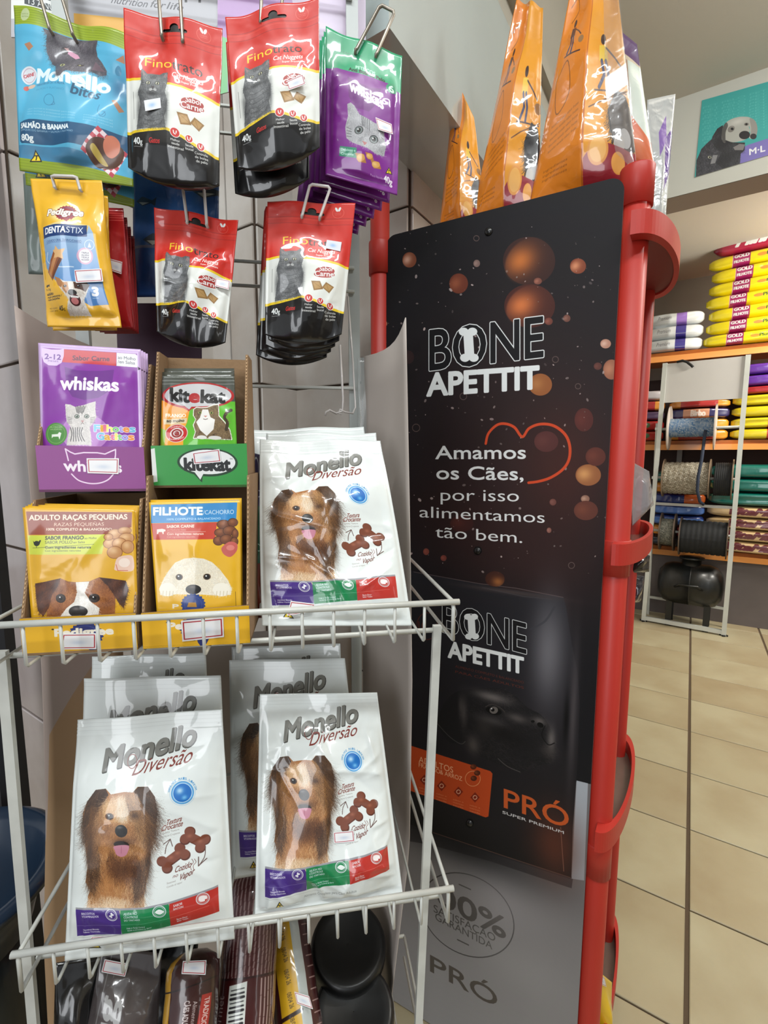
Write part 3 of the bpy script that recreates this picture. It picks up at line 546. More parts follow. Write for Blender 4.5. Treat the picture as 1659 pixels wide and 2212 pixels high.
def art_blue_bites():
    c = Cv([(152, 55), (1560, 430), (1600, 2240), (240, 2040)], 520, 820, (84, 176, 212), (0, 0, 5.53))
    for k in range(8): c.soft(300+k*170, 700+(k*431) % 1100, 160, 140, (120, 200, 228), .35)
    c.soft(1450, 1080, 110, 150, (40, 90, 130), .7).poly([(240, 1740), (700, 1790), (1200, 1900), (1300, 2080), (240, 1900)], (58, 112, 150), .7)
    c.poly([(140, 40), (1570, 420), (1570, 640), (1200, 505), (900, 430), (170, 285)], (150, 172, 40)).poly([(230, 1885), (700, 1950), (1090, 2010), (1610, 2150), (1610, 2260), (230, 2060)], (140, 160, 36))
    for i in range(7): c.line([(160, 90+i*28), (860, 215+i*30), (1560, 450+i*28)], 6, (112, 132, 26), .7)
    for i in range(4): c.line([(240, 1910+i*34), (1090, 2030+i*34), (1600, 2170+i*20)], 6, (110, 128, 26), .7)
    c.ell(335, 205, 68, 72, (186, 200, 150)).texts(['FONTE DE', 'PROTEINA'], (285, 195), (385, 215), 30, 16, (120, 140, 80))
    head = [(560, 375), (700, 400), (900, 440), (1200, 500), (1180, 600), (1200, 700), (1260, 780), (1308, 870), (1300, 915), (1240, 922), (1120, 880), (1040, 905), (960, 925), (880, 925), (860, 950), (830, 1000), (790, 1000), (760, 920), (735, 840), (680, 800), (640, 730), (605, 650), (600, 540), (610, 450)]
    c.text('Monello', (485, 1012), (1340, 1142), 172, (226, 240, 244), bold=.05)
    c.fur(head, [(58, 56, 64), (84, 80, 88), (108, 104, 112), (70, 66, 74), (130, 126, 132)], 3600, 50, 2.0, .6, 7, (86, 82, 90), scale=70)
    c.poly([(1180, 760), (1290, 880), (1140, 860)], (110, 90, 100)).poly([(790, 600), (800, 560), (850, 590), (940, 640), (975, 690), (930, 710), (860, 660)], (206, 150, 176)).ell(790, 600, 40, 52, (44, 38, 44)).poly([(780, 560), (830, 560), (830, 610)], (190, 150, 150))
    c.ell(812, 822, 30, 26, (170, 170, 120)).ell(812, 822, 10, 18, (20, 20, 20)).ell(1010, 812, 40, 14, (60, 50, 50)).ell(1005, 812, 14, 8, (170, 170, 120))
    c.text('bites', (945, 1190), (1235, 1232), 120, (48, 92, 122), bold=.02, it=.25)
    c.text('VARIACOES DA CAT A FRUTA', (485, 1060), (890, 1110), 26, (60, 120, 160), .02).text('SALMON Y PLATANO', (485, 1120), (880, 1170), 24, (70, 150, 190))
    c.ring(690, 1270, 62, 6, (60, 130, 170)).line([(720, 1330), (760, 1320), (750, 1290)], 6, (60, 130, 170)).line([(1260, 1310), (1250, 1400), (1290, 1450), (1330, 1400)], 6, (60, 130, 170), smooth=True).ring(1300, 1430, 34, 5, (60, 130, 170))
    for i in range(3): c.text('sabor incrivel e irresistivel para gatos', (380, 1345+i*32), (1000, 1430+i*34), 16, (190, 225, 238), a=.6)
    for i in range(3): c.text('petisco natural', (1100, 1450+i*32), (1400, 1500+i*34), 16, (190, 225, 238), a=.6)
    c.poly([(262, 1478), (420, 1470), (900, 1530), (1560, 1650), (1580, 1900), (1000, 1800), (290, 1728), (262, 1700)], (34, 84, 122)).text('SALMÃO & BANANA', (288, 1556), (940, 1622), 56, (232, 240, 242), bold=.05).text('ENRIQUECIDO BANANA + SALMON Y PLATANO', (288, 1590), (1000, 1672), 22, (170, 200, 220)).text('80g', (296, 1700), (452, 1712), 66, (232, 240, 242), bold=.04)
    c.ell(365, 905, 104, 104, (222, 226, 232)).ring(365, 905, 80, 6, (190, 150, 170)).text('CARNE', (290, 930), (425, 905), 36, (190, 70, 80), bold=.03).ell(320, 1050, 40, 28, (214, 110, 100)).ell(400, 1040, 60, 24, (220, 190, 170))
    D = np.array([(1260, 1575), (1535, 1850), (1370, 2140), (1065, 1850)], float)
    c.poly(D, (232, 214, 218))
    for i in range(7):
        for j in range(7):
            if (i+j) % 2 == 0:
                b = lambda u, v: tuple(D[0]*(1-u)*(1-v)+D[1]*u*(1-v)+D[2]*u*v+D[3]*(1-u)*v)
                c.poly([b(i/7, j/7), b((i+1)/7, j/7), b((i+1)/7, (j+1)/7), b(i/7, (j+1)/7)], (190, 70, 84))
    c.poly([(1120, 1830), (1260, 1700), (1480, 1790), (1460, 1960), (1330, 2030), (1180, 2000)], (84, 50, 34), smooth=True).poly([(1290, 1790), (1330, 1680), (1400, 1660), (1450, 1720), (1440, 1830), (1370, 1900), (1310, 1880)], (214, 126, 96), smooth=True).poly([(1165, 1830), (1210, 1780), (1270, 1900), (1310, 1990), (1230, 1960)], (196, 170, 80), smooth=True)
    for q in ([(335, 560), (410, 545), (455, 600), (395, 645)], [(1415, 750), (1500, 690), (1510, 790)], [(1385, 1245), (1430, 1240), (1510, 1365), (1465, 1390)]): c.poly(q, (176, 124, 92))
    return c.tri(455, 1880, 80)
def art_purple_treat():
    c = Cv([(912, 205), (1482, 410), (1450, 1455), (905, 1300)], 400, 720, (126, 36, 140), (440, 0, 3.456))
    c.poly([(900, 190), (1500, 400), (1500, 730), (1400, 640), (1300, 612), (1200, 585), (1090, 552), (1000, 520), (900, 515)], (44, 160, 112))
    c.poly([(1080, 600), (1130, 640), (1250, 690), (1330, 690), (1310, 800), (1240, 880), (1150, 850), (1090, 760)], (100, 24, 112), .7)
    c.ell(1405, 672, 40, 44, (60, 150, 110)).text('6', (1385, 700), (1422, 712), 56, (216, 238, 226), bold=.03)
    c.text('PRA CÃES E MAIS', (985, 372), (1185, 440), 15, (30, 110, 78), it=.2).text('PETISCOS', (1140, 528), (1285, 582), 26, (190, 235, 210), bold=.02).text('Anti Bola de Pelo', (1088, 542), (1356, 628), 27, (14, 40, 30), bold=.04)
    c.text('whiskas', (1096, 712), (1346, 852), 84, (244, 236, 246), bold=.03)
    face = [(1078, 812), (1105, 802), (1132, 826), (1172, 900), (1220, 925), (1290, 962), (1330, 950), (1355, 950), (1352, 1050), (1366, 1120), (1352, 1190), (1290, 1180), (1230, 1145), (1190, 1135), (1120, 1100), (1072, 1060), (1062, 980), (1084, 900)]
    c.fur(face, [(150, 150, 154), (176, 176, 180), (198, 198, 200), (120, 120, 124)], 1700, 18, 1.2, .7, 5, (166, 166, 170), scale=20)
    for i in range(5): c.line([(1188+i*14, 910+i*8), (1196+i*12, 985+i*8)], 5, (70, 70, 74), .8)
    for i in range(4): c.line([(1074, 980+i*22), (1110, 1000+i*18)], 5, (84, 84, 88), .7).line([(1310+i*8, 985+i*24), (1350, 1000+i*24)], 5, (84, 84, 88), .7)
    for x, y in ((1166, 1014), (1276, 1078)): c.ell(x, y, 33, 30, (50, 50, 52)).ell(x, y, 26, 25, (120, 130, 130)).ell(x, y, 15, 17, (10, 10, 10)).ell(x-6, y-8, 6, 6, (240, 240, 240))
    c.poly([(1192, 1096), (1228, 1108), (1208, 1128)], (176, 104, 104))
    c.poly([(1022, 1108), (1150, 1142), (1148, 1212), (1014, 1176)], (56, 140, 110)).text('Delicioso e', (1030, 1140), (1140, 1168), 16, (200, 236, 220), bold=.02).text('Crocante', (1030, 1168), (1125, 1192), 16, (200, 236, 220), bold=.02)
    for x, y, a, b in ((1180, 1212, 42, 36), (1245, 1200, 32, 26), (1292, 1252, 40, 30)): c.poly([(x-a, y-b), (x+a*.6, y-b*.6), (x+a, y+b), (x-a*.4, y+b*.8)], (180, 120, 56)).ball(x, y, a*.75, b*.7, (214, 160, 84), (240, 200, 130))
    c.text('Peso líquido', (1252, 1325), (1345, 1352), 14, (200, 170, 210)).text('40g', (1352, 1362), (1412, 1386), 42, (240, 232, 242), bold=.03)
    return c.tri(1388, 1288, 26)
def art_white_biscuit():
    c = Cv([(203, 175), (1185, 95), (1265, 1640), (125, 1790)], 640, 960, (226, 232, 230), (100, 1500, 3.1065))
    for i in range(3): c.line([(200, 200+i*24), (1190, 122+i*24)], 2, (196, 200, 198), .7)
    T = ('Monello', (402, 492), (1002, 318))
    c.text(*T, 132, (66, 66, 62), bold=.045, it=.12, outline=(66, 66, 62), ow=8).text('Monello', (398, 488), (998, 314), 132, (122, 122, 116), bold=.03, it=.12)
    c.text('Diversão', (600, 505), (980, 418), 84, (124, 48, 40), it=.45).ring(596, 420, 30, 5, (124, 48, 40), 42)
    c.ell(943, 600, 72, 72, (86, 160, 216)).ell(943, 600, 62, 62, (190, 220, 240)).ell(943, 600, 57, 57, (24, 108, 190)).soft(925, 585, 22, 20, (190, 225, 248), .95).soft(955, 628, 16, 14, (120, 190, 235), .9)
    for i, ch in enumerate('DENTES MAIS LIMPOS'):
        if ch != ' ':
            w = math.radians(-172+i*9.4); x, y = 943+86*math.cos(w), 600+86*math.sin(w); c.text(ch, (x-5, y+5), (x+5, y+5), 13, (86, 150, 200), bold=.02)
    c.ring(943, 600, 80, 2, (150, 196, 226))
    O = [(318, 1385), (310, 1300), (330, 1250), (300, 1200), (318, 1080), (300, 960), (280, 860), (270, 760), (300, 680), (360, 600), (430, 588), (470, 620), (560, 600), (620, 600), (650, 565), (720, 560), (770, 620), (785, 720), (765, 860), (745, 940), (742, 1040), (722, 1150), (705, 1260), (708, 1325), (540, 1368), (400, 1384)]
    BR = [(196, 140, 84), (164, 104, 56), (214, 166, 112), (130, 80, 42), (226, 186, 138)]; DK = [(52, 36, 28), (80, 56, 40), (112, 82, 58), (36, 26, 22)]
    c.fur(O, BR, 9000, 60, 1.55, .22, 3, (168, 112, 66), scale=60, flow=lambda x, y: (x-520)/900.)
    c.fur([(300, 1385), (318, 1290), (420, 1280), (640, 1290), (716, 1240), (708, 1330), (540, 1368)], [(226, 200, 166), (210, 178, 138), (236, 218, 192), (180, 130, 84)], 1800, 60, 1.6, .3, 5, None, scale=40)
    c.fur([(272, 800), (300, 680), (360, 600), (430, 588), (455, 625), (400, 680), (360, 760), (345, 860), (300, 930)], DK, 2600, 90, 1.9, .18, 9, (74, 52, 38), scale=30)
    c.fur([(625, 595), (655, 565), (720, 560), (770, 620), (787, 720), (768, 880), (735, 930), (712, 820), (700, 720), (680, 640)], DK, 2600, 90, 1.2, .18, 4, (74, 52, 38), scale=30)
    c.fur([(300, 930), (372, 900), (400, 1000), (390, 1150), (350, 1250), (300, 1210), (318, 1080)], DK, 1500, 80, 1.5, .2, 6, None, .7, scale=30).fur([(640, 1040), (742, 960), (735, 1090), (700, 1230), (640, 1270), (620, 1150)], DK, 1500, 80, 1.6, .2, 2, None, .7, scale=30)
    c.fur([(440, 640), (560, 610), (640, 640), (660, 720), (560, 780), (440, 760), (410, 700)], [(222, 176, 122), (206, 152, 94), (232, 198, 154)], 1500, 60, 2.0, .5, 8, None, scale=40).fur([(520, 620), (570, 610), (610, 700), (560, 770), (520, 740)], [(236, 226, 210), (226, 206, 178)], 600, 60, 1.7, .3, 8)
    c.fur([(470, 960), (560, 1010), (650, 960), (680, 1080), (600, 1150), (510, 1150), (440, 1070)], [(88, 52, 30), (118, 72, 40), (60, 36, 24)], 1600, 70, 1.6, .25, 3, None, .8, scale=40)
    c.fur([(420, 820), (520, 780), (620, 800), (690, 900), (650, 980), (600, 930), (520, 910), (460, 960)], [(150, 98, 54), (184, 130, 78), (120, 76, 42)], 1600, 60, 1.9, .5, 12, None, scale=30)
    c.fur([(560, 600), (640, 590), (720, 700), (740, 860), (690, 900), (650, 820), (600, 720)], [(110, 72, 40), (150, 104, 60), (70, 46, 30), (190, 144, 92)], 2200, 110, 1.25, .16, 21, None, .8, scale=26).fur([(330, 700), (420, 690), (420, 860), (400, 980), (340, 1000), (320, 860)], [(120, 80, 44), (96, 62, 36), (170, 122, 74)], 1500, 90, 1.75, .15, 22, None, .8, scale=24)
    c.soft(470, 700, 46, 18, (232, 192, 140), .5).soft(560, 1100, 90, 60, (60, 34, 20), .5).soft(330, 1000, 24, 160, (50, 32, 22), .55).soft(735, 1000, 20, 180, (50, 32, 22), .55)
    c.ell(466, 757, 30, 22, (96, 60, 34)).ell(468, 757, 19, 18, (26, 18, 14)).ell(462, 751, 5, 5, (220, 220, 220)).soft(640, 740, 30, 20, (60, 38, 26), .7)
    c.soft(550, 920, 60, 26, (60, 38, 28), .8).ell(548, 932, 52, 22, (34, 22, 20)).ell(547, 845, 42, 40, (22, 20, 20)).soft(535, 822, 22, 10, (110, 110, 110), .8).ell(528, 856, 9, 9, (6, 6, 6)).ell(568, 856, 9, 9, (6, 6, 6))
    c.poly([(500, 945), (594, 935), (592, 975), (575, 1003), (545, 1014), (515, 1003), (503, 975)], (196, 130, 150), smooth=True).line([(547, 945), (546, 990)], 3, (160, 92, 112))
    B = (124, 70, 52)
    def bone(x, y, w, L, r, col):
        dx, dy = math.cos(w), math.sin(w)
        for s_ in (-1, 1):
            for t_ in (-1, 1): c.ell(x+s_*dx*L-t_*dy*r*.85, y+s_*dy*L+t_*dx*r*.85, r, r, col)
        c.poly([(x-dx*L-dy*r*.9, y-dy*L+dx*r*.9), (x+dx*L-dy*r*.9, y+dy*L+dx*r*.9), (x+dx*L+dy*r*.9, y+dy*L-dx*r*.9), (x-dx*L+dy*r*.9, y-dy*L-dx*r*.9)], col)
    bone(888, 1018, -.62, 68, 34, (92, 48, 36)); bone(885, 1013, -.62, 68, 31, B); bone(1022, 908, .55, 56, 34, (92, 48, 36)); bone(1019, 903, .55, 56, 31, B)
    for x, y in ((870, 1010), (910, 985), (985, 880), (1050, 920)): c.soft(x, y, 16, 12, (168, 104, 80), .7)
    c.text('Textura', (838, 806), (935, 780), 34, (124, 60, 50), it=.35, bold=.01).text('Crocante', (808, 842), (940, 812), 34, (124, 60, 50), it=.35, bold=.01)
    c.text('Crunchy Texture', (808, 862), (922, 838), 12, (150, 144, 140)).text('Textura Crujiente', (808, 884), (926, 860), 12, (150, 144, 140))
    c.text('Cozido', (894, 1112), (996, 1080), 36, (112, 60, 52), it=.35, bold=.01).text('no', (884, 1146), (916, 1136), 22, (112, 60, 52), it=.3).text('Vapor', (922, 1166), (1016, 1124), 38, (112, 60, 52), it=.35, bold=.01).text('Steamed', (848, 1184), (902, 1170), 12, (150, 144, 140)).text('Cocido al vapor', (848, 1208), (945, 1180), 12, (150, 144, 140))
    for d in (0, 16): c.line([(1002+d, 1100), (996+d, 1074), (1012+d, 1052), (1002+d, 1030)], 3, (112, 60, 52), smooth=True)
    c.line([(835, 985), (842, 940), (866, 895)], 5, (96, 70, 64), smooth=True).line([(824, 925), (866, 893), (880, 940)], 5, (96, 70, 64)).line([(1086, 958), (1082, 1020), (1048, 1076)], 5, (96, 70, 64), smooth=True).line([(1044, 1020), (1044, 1078), (1096, 1034)], 6, (96, 70, 64))
    c.poly([(222, 1384), (535, 1358), (862, 1300), (1165, 1222), (1166, 1236), (862, 1316), (540, 1372), (222, 1400)], (150, 150, 156))
    c.poly([(222, 1398), (532, 1372), (546, 1412), (534, 1552), (218, 1600)], (72, 46, 132)).poly([(540, 1370), (860, 1314), (872, 1352), (862, 1482), (537, 1550)], (20, 130, 76)).poly([(864, 1314), (1166, 1236), (1170, 1416), (863, 1484)], (188, 52, 44))
    for x, y in ((476, 1412), (802, 1362), (1072, 1300)): c.ring(x, y, 40, 6, (214, 216, 220)).ring(x, y, 31, 3, (200, 202, 206))
    bone(476, 1412, -1.0, 12, 7, (236, 236, 240)); c.poly([(775, 1365), (800, 1345), (832, 1362), (806, 1382)], (232, 240, 236), smooth=True).poly([(1046, 1306), (1050, 1284), (1072, 1276), (1096, 1284), (1098, 1304), (1086, 1306), (1084, 1318), (1058, 1320)], (240, 232, 230), smooth=True)
    for t, a, b, h in (('BISCOITOS', (264, 1430), (358, 1420), 15), ('VITAMINADOS', (264, 1452), (382, 1440), 14), ('AJUDA NO', (564, 1398), (658, 1380), 16), ('CONTROLE', (564, 1422), (664, 1402), 16), ('DO TÁRTARO', (564, 1446), (676, 1424), 14), ('SABOR', (890, 1338), (946, 1324), 16), ('BACON', (890, 1360), (950, 1346), 14), ('Vitamined Biscuits', (262, 1555), (374, 1540), 11), ('Galletas Vitaminadas', (262, 1572), (380, 1558), 11), ('Help in Tartar Control', (578, 1504), (702, 1480), 11), ('Ayuda en el Control de Sarro', (580, 1520), (742, 1488), 10), ('Bacon Flavor', (904, 1440), (972, 1426), 11), ('Sabor Tocino', (904, 1456), (976, 1440), 11)):
        c.text(t, a, b, h, (222, 224, 230), bold=.02)
    c.line([(220, 1522), (530, 1482)], 2, (140, 130, 180)).line([(540, 1478), (860, 1420)], 2, (120, 190, 150)).line([(866, 1418), (1110, 1356)], 2, (220, 130, 120))
    c.text('Alimento Completo para Cães Adultos', (512, 1620), (908, 1552), 22, (136, 140, 138)).line([(222, 1612), (660, 1556)], 3, (190, 194, 192))
    c.tri(330, 1660, 42)
    return c
# ---------------------------------------------------------------- banner front of the red display
BTR = W(1350, 378, .816); BZ = BTR.z; BD = Vector((-.872, .489, 0))
BN = Vector((BD.y, -BD.x, 0)) if Vector((BD.y, -BD.x, 0)).y < 0 else Vector((-BD.y, BD.x, 0))   # towards the viewer
BTL = BTR+BD*.44; BBOT = .006
BBR = Vector((BTR.x, BTR.y, BBOT)); BBL = Vector((BTL.x, BTL.y, BBOT))
def logo(c, P, bone, out):
    """outlined word, filled word below; P = 4 baseline points and heights"""
    (a0, a1, h1, sk1), (b0, b1, h2) = P
    c.text('BONE', a0, a1, h1, (232, 236, 236), outline=(232, 236, 236), ow=out*2.4, fill=False, bold=0)
    c.text('BONE', a0, a1, h1, (20, 19, 22), outline=(20, 19, 22), ow=out*1.0)
    x, y, k = bone
    for sx in (-1, 1):
        for sy in (-1, 1): c.ell(x+sx*.32*k+sy*.05*k, y+sy*.95*k, .36*k, .3*k, (232, 236, 236))
    c.poly([(x-.4*k, y-.9*k), (x+.3*k, y-.95*k), (x+.42*k, y+.9*k), (x-.28*k, y+.95*k)], (232, 236, 236))
    c.text('APETTIT', b0, b1, h2, (232, 236, 236), bold=.036)
def art_banner():
    q = [PX(p) for p in (BTL, BTR, BBR, BBL)]
    c = Cv(q, 900, 3500, (20, 20, 24))
    c.off(820, 480, 2.765); R = np.random.RandomState(11)
    c.soft(800, 1300, 900, 900, (44, 28, 28), .9).soft(1100, 1500, 300, 420, (84, 36, 28), .55).soft(500, 1750, 500, 250, (46, 24, 22), .6).soft(900, 2000, 600, 260, (52, 28, 26), .6)
    for x, y, a, b, cl, lt in ((893, 232, 156, 145, (58, 34, 30), (214, 122, 56)), (896, 500, 152, 130, (72, 36, 30), (232, 130, 70)), (472, 366, 56, 60, (104, 50, 34), (150, 84, 58)), (178, 225, 42, 46, (120, 66, 44), (214, 170, 150)), (1185, 262, 48, 46, (130, 66, 44), (222, 150, 110)), (945, 352, 24, 20, (120, 72, 60), (170, 110, 90)), (960, 970, 70, 66, (150, 90, 50), (180, 120, 70)), (1010, 592, 24, 22, (110, 60, 50), (150, 90, 76)), (1118, 574, 22, 22, (110, 70, 60), (150, 104, 90)), (1350, 726, 32, 28, (180, 130, 110), (222, 184, 164)), (1385, 880, 50, 60, (150, 96, 74), (190, 130, 100)), (1303, 860, 24, 22, (90, 52, 46), (112, 66, 58)), (1246, 1510, 76, 64, (150, 92, 56), (220, 160, 100)), (1228, 1652, 26, 22, (140, 100, 84), (190, 150, 128)), (1232, 1722, 72, 58, (96, 52, 42), (120, 66, 50)), (1220, 1180, 56, 70, (84, 40, 36), (100, 48, 42)), (1290, 1400, 60, 56, (92, 46, 38), (112, 58, 46)), (995, 1310, 72, 62, (84, 44, 42), (98, 54, 50)), (172, 806, 34, 40, (48, 32, 32), (60, 42, 40)), (30, 606, 16, 17, (160, 110, 86), (190, 140, 112)), (580, 246, 20, 22, (120, 96, 90), (150, 124, 116)), (1035, 1672, 20, 20, (110, 66, 58), (130, 84, 76)), (1012, 1840, 14, 16, (130, 84, 74), (160, 110, 100)), (278, 1968, 18, 20, (120, 60, 50), (140, 74, 62)), (382, 2006, 18, 18, (110, 54, 46), (140, 74, 62)), (490, 1800, 70, 50, (58, 28, 26), (80, 38, 32))):
        c.ball(x, y, a, b, cl, lt)
    for x, y, r in ((578, 96, 16), (640, 914, 14), (1050, 820, 18), (500, 1040, 20), (218, 1228, 22), (1185, 980, 16), (1146, 2050, 18)): c.ring(x, y, r, 4, (96, 78, 74))
    for k in range(240):
        x, y = R.rand()*1450+20, R.rand()*2100+20; r = 2+R.rand()**3*6; g = 90+R.rand()*130; c.ell(x, y, r, r*(1+R.rand()*.8), (g, g*.9, g*.88), .5+.4*R.rand(), R.rand()*3)
    # word mark, large
    logo(c, (((300, 884), (975, 802), 236, 0), ((285, 1036), (948, 990), 128)), (532, 732, 82), 7)
    c.line([(634, 1322), (650, 1262), (700, 1212), (752, 1204), (806, 1226), (852, 1282), (892, 1232), (960, 1206), (1040, 1216), (1108, 1268), (1136, 1340), (1130, 1420), (1090, 1480), (1020, 1526), (950, 1548), (890, 1556)], 15, (206, 72, 36), smooth=True)
    for t, a, b, h, bo in (('Amamos', (334, 1414), (872, 1412), 76, .016), ('os Cães,', (340, 1534), (858, 1540), 76, .016), ('por isso', (364, 1662), (832, 1668), 70, 0), ('alimentamos', (238, 1762), (986, 1796), 66, 0), ('tão bem.', (332, 1882), (852, 1916), 66, 0)):
        c.text(t, a, b, h, (226, 228, 228), bold=bo)
    for x, y in ((652, 56), (586, 1962)): c.ell(x, y, 25, 25, (8, 9, 11)).soft(x-6, y-8, 6, 5, (70, 72, 76), .8)
    # printed picture of the big sack and the grey lower field
    c.off(860, 1200, 2.9625)
    c.poly([(-400, 1640), (-100, 1700), (80, 1745), (500, 1880), (1100, 2070), (1130, 1445), (1215, 1460), (1500, 1500), (1500, 6000), (-900, 6000)], (112, 108, 110), 1, (150, 148, 148))
    c.poly([(-400, 1500), (80, 1700), (560, 1850), (1120, 2060), (1110, 2130), (600, 1960), (200, 1850), (-400, 1750)], (66, 62, 66), .85)
    c.poly([(1142, 1440), (1215, 1458), (1190, 2080), (1110, 2068)], (170, 176, 184))
    sack = [(-300, 40), (100, 100), (400, 160), (700, 215), (1058, 268), (1075, 330), (1110, 560), (1150, 760), (1162, 950), (1150, 1300), (1118, 1750), (1108, 2062), (700, 1930), (300, 1800), (80, 1722), (-300, 1600)]
    c.poly(sack, (34, 33, 38), 1, (28, 25, 27))
    c.soft(960, 620, 110, 340, (120, 118, 124), .85).soft(1120, 1000, 24, 420, (84, 78, 80), .7).soft(1075, 1050, 16, 160, (6, 6, 8), .9).soft(400, 1850, 500, 140, (14, 14, 16), .8).soft(1000, 1850, 150, 220, (96, 50, 36), .8).soft(700, 230, 300, 16, (74, 62, 60), .8)
    c.line([(100, 105), (520, 180), (760, 210), (1056, 268)], 4, (98, 84, 84), .8).line([(540, 205), (800, 262), (985, 280)], 4, (70, 66, 70), .8).line([(1000, 330), (940, 420), (850, 470)], 14, (60, 60, 66), .6, smooth=True).line([(200, 1765), (700, 1930), (1100, 2060)], 4, (96, 66, 56), .8).line([(1040, 1740), (1060, 2020)], 5, (140, 92, 76), .7)
    c.ball(620, 150, 62, 50, (70, 36, 26), (190, 120, 60), .3, .3, .8)
    c.ring(185, 452, 66, 4, (96, 44, 32), 86).text('10', (130, 470), (176, 482), 50, (96, 44, 32))
    # black dog in profile
    c.poly([(250, 1060), (300, 940), (380, 870), (520, 850), (640, 850), (740, 890), (830, 975), (900, 1010), (950, 1060), (985, 1140), (1010, 1230), (990, 1300), (930, 1350), (860, 1330), (790, 1385), (700, 1360), (560, 1300), (460, 1250), (430, 1190), (340, 1200), (270, 1120)], (26, 25, 27), smooth=True)
    c.fur(sm([(400, 900), (520, 852), (640, 852), (740, 892), (830, 975), (920, 1030), (985, 1140), (1008, 1230), (960, 1330), (800, 1370), (560, 1290), (420, 1180), (390, 1020)]), [(30, 29, 31), (40, 38, 40), (24, 23, 25), (52, 48, 48)], 5000, 26, .6, .5, 3, None, .7, scale=60)
    c.soft(600, 905, 110, 30, (112, 106, 104), .9).soft(760, 1040, 66, 28, (88, 82, 80), .85).soft(905, 1060, 44, 28, (100, 94, 92), .85).soft(980, 1180, 26, 80, (112, 106, 104), .85).soft(420, 1000, 20, 90, (84, 78, 76), .7).soft(600, 1060, 90, 30, (92, 88, 88), .7).soft(560, 1100, 60, 60, (54, 50, 48), .8).soft(480, 1210, 40, 60, (92, 84, 80), .7).soft(400, 960, 14, 60, (80, 74, 72), .6).soft(960, 1250, 50, 40, (70, 64, 62), .6).soft(700, 1150, 120, 60, (18, 17, 18), .8)
    c.line([(640, 1300), (700, 1350), (780, 1385)], 6, (90, 84, 82), .7, smooth=True).line([(250, 1075), (330, 1160), (400, 1205), (430, 1190)], 4, (80, 76, 74), .8, smooth=True).line([(940, 1090), (920, 1150), (960, 1210), (1000, 1200)], 6, (12, 11, 12), .9, smooth=True)
    c.ell(612, 994, 52, 24, (10, 10, 10), 1, .25).ell(612, 990, 27, 23, (104, 98, 94)).ell(606, 988, 11, 11, (14, 12, 12)).ell(598, 980, 5, 5, (210, 210, 210)).line([(560, 968), (600, 952), (650, 972), (682, 1000)], 5, (66, 60, 58), smooth=True)
    c.ell(910, 1085, 22, 15, (8, 8, 8), 1, .5).ell(862, 1062, 12, 8, (12, 12, 12))
    # orange label
    c.poly([(-300, 1090), (98, 1222), (400, 1318), (590, 1380), (604, 1396), (578, 1670), (560, 1676), (98, 1512), (-300, 1370)], (188, 72, 30))
    c.text('ADULTOS', (132, 1322), (352, 1392), 38, (238, 180, 140)).text('FRANGO', (132, 1352), (268, 1398), 28, (238, 180, 140)).text('& ARROZ', (268, 1398), (410, 1444), 28, (238, 180, 140))
    c.ring(478, 1428, 48, 3, (230, 160, 110)); 
    for x, y in ((482, 1352), (506, 1392), (484, 1426)): c.ball(x, y, 20, 17, (76, 34, 20), (130, 66, 36))
    for i, (x, y) in enumerate(((168, 1436), (278, 1474), (386, 1512), (492, 1548))):
        c.poly([(x-30, y), (x, y-34), (x+30, y), (x, y+34)], (130, 40, 18)).ring(x, y, 12, 4, (232, 180, 150)); c.texts(['sabor e', 'nutricao', 'saude'], (x-34, y+52), (x+32, y+72), 18, 9, (222, 150, 110), a=.8)
    c.text('PRÓ', (678, 1612), (1090, 1745), 118, (196, 88, 40), bold=.012).text('SUPER PREMIUM', (668, 1650), (1060, 1782), 17, (210, 208, 208), bold=.02)
    c.texts(['ALIMENTO COMPLETO E BALANCEADO', 'PARA CÃES ADULTOS'], (366, 716), (804, 820), 34, 15, (96, 44, 34))
    logo(c, (((286, 488), (818, 628), 190, 0), ((322, 650), (800, 756), 100)), (470, 455, 66), 5)
    c.ell(458, 1712, 26, 28, (8, 8, 10)).soft(452, 1698, 10, 4, (120, 120, 124), .8)
    # lower seal
    c.off(860, 1700, 2.765)
    t = np.linspace(0, 2*math.pi, 60)[:-1]; w = .62
    E = np.stack([415+300*np.cos(t)*math.cos(w)-225*np.sin(t)*math.sin(w), 765+300*np.cos(t)*math.sin(w)+225*np.sin(t)*math.cos(w)], -1)
    c.line(E, 6, (62, 60, 60), closed=True)
    c.text('100%', (150, 650), (640, 910), 122, (74, 70, 68), bold=.02).text('SATISFAÇÃO', (212, 745), (580, 925), 44, (70, 68, 66)).text('GARANTIDA', (222, 792), (562, 972), 42, (70, 68, 66)).line([(365, 582), (432, 612)], 7, (70, 68, 66)).line([(355, 912), (420, 944)], 7, (70, 68, 66))
    c.text('PRÓ', (192, 1100), (590, 1318), 96, (84, 78, 72), bold=.012)
    c.soft(620, 700, 200, 160, (176, 172, 176), .35).soft(700, 1050, 260, 160, (170, 168, 168), .3)
    return c
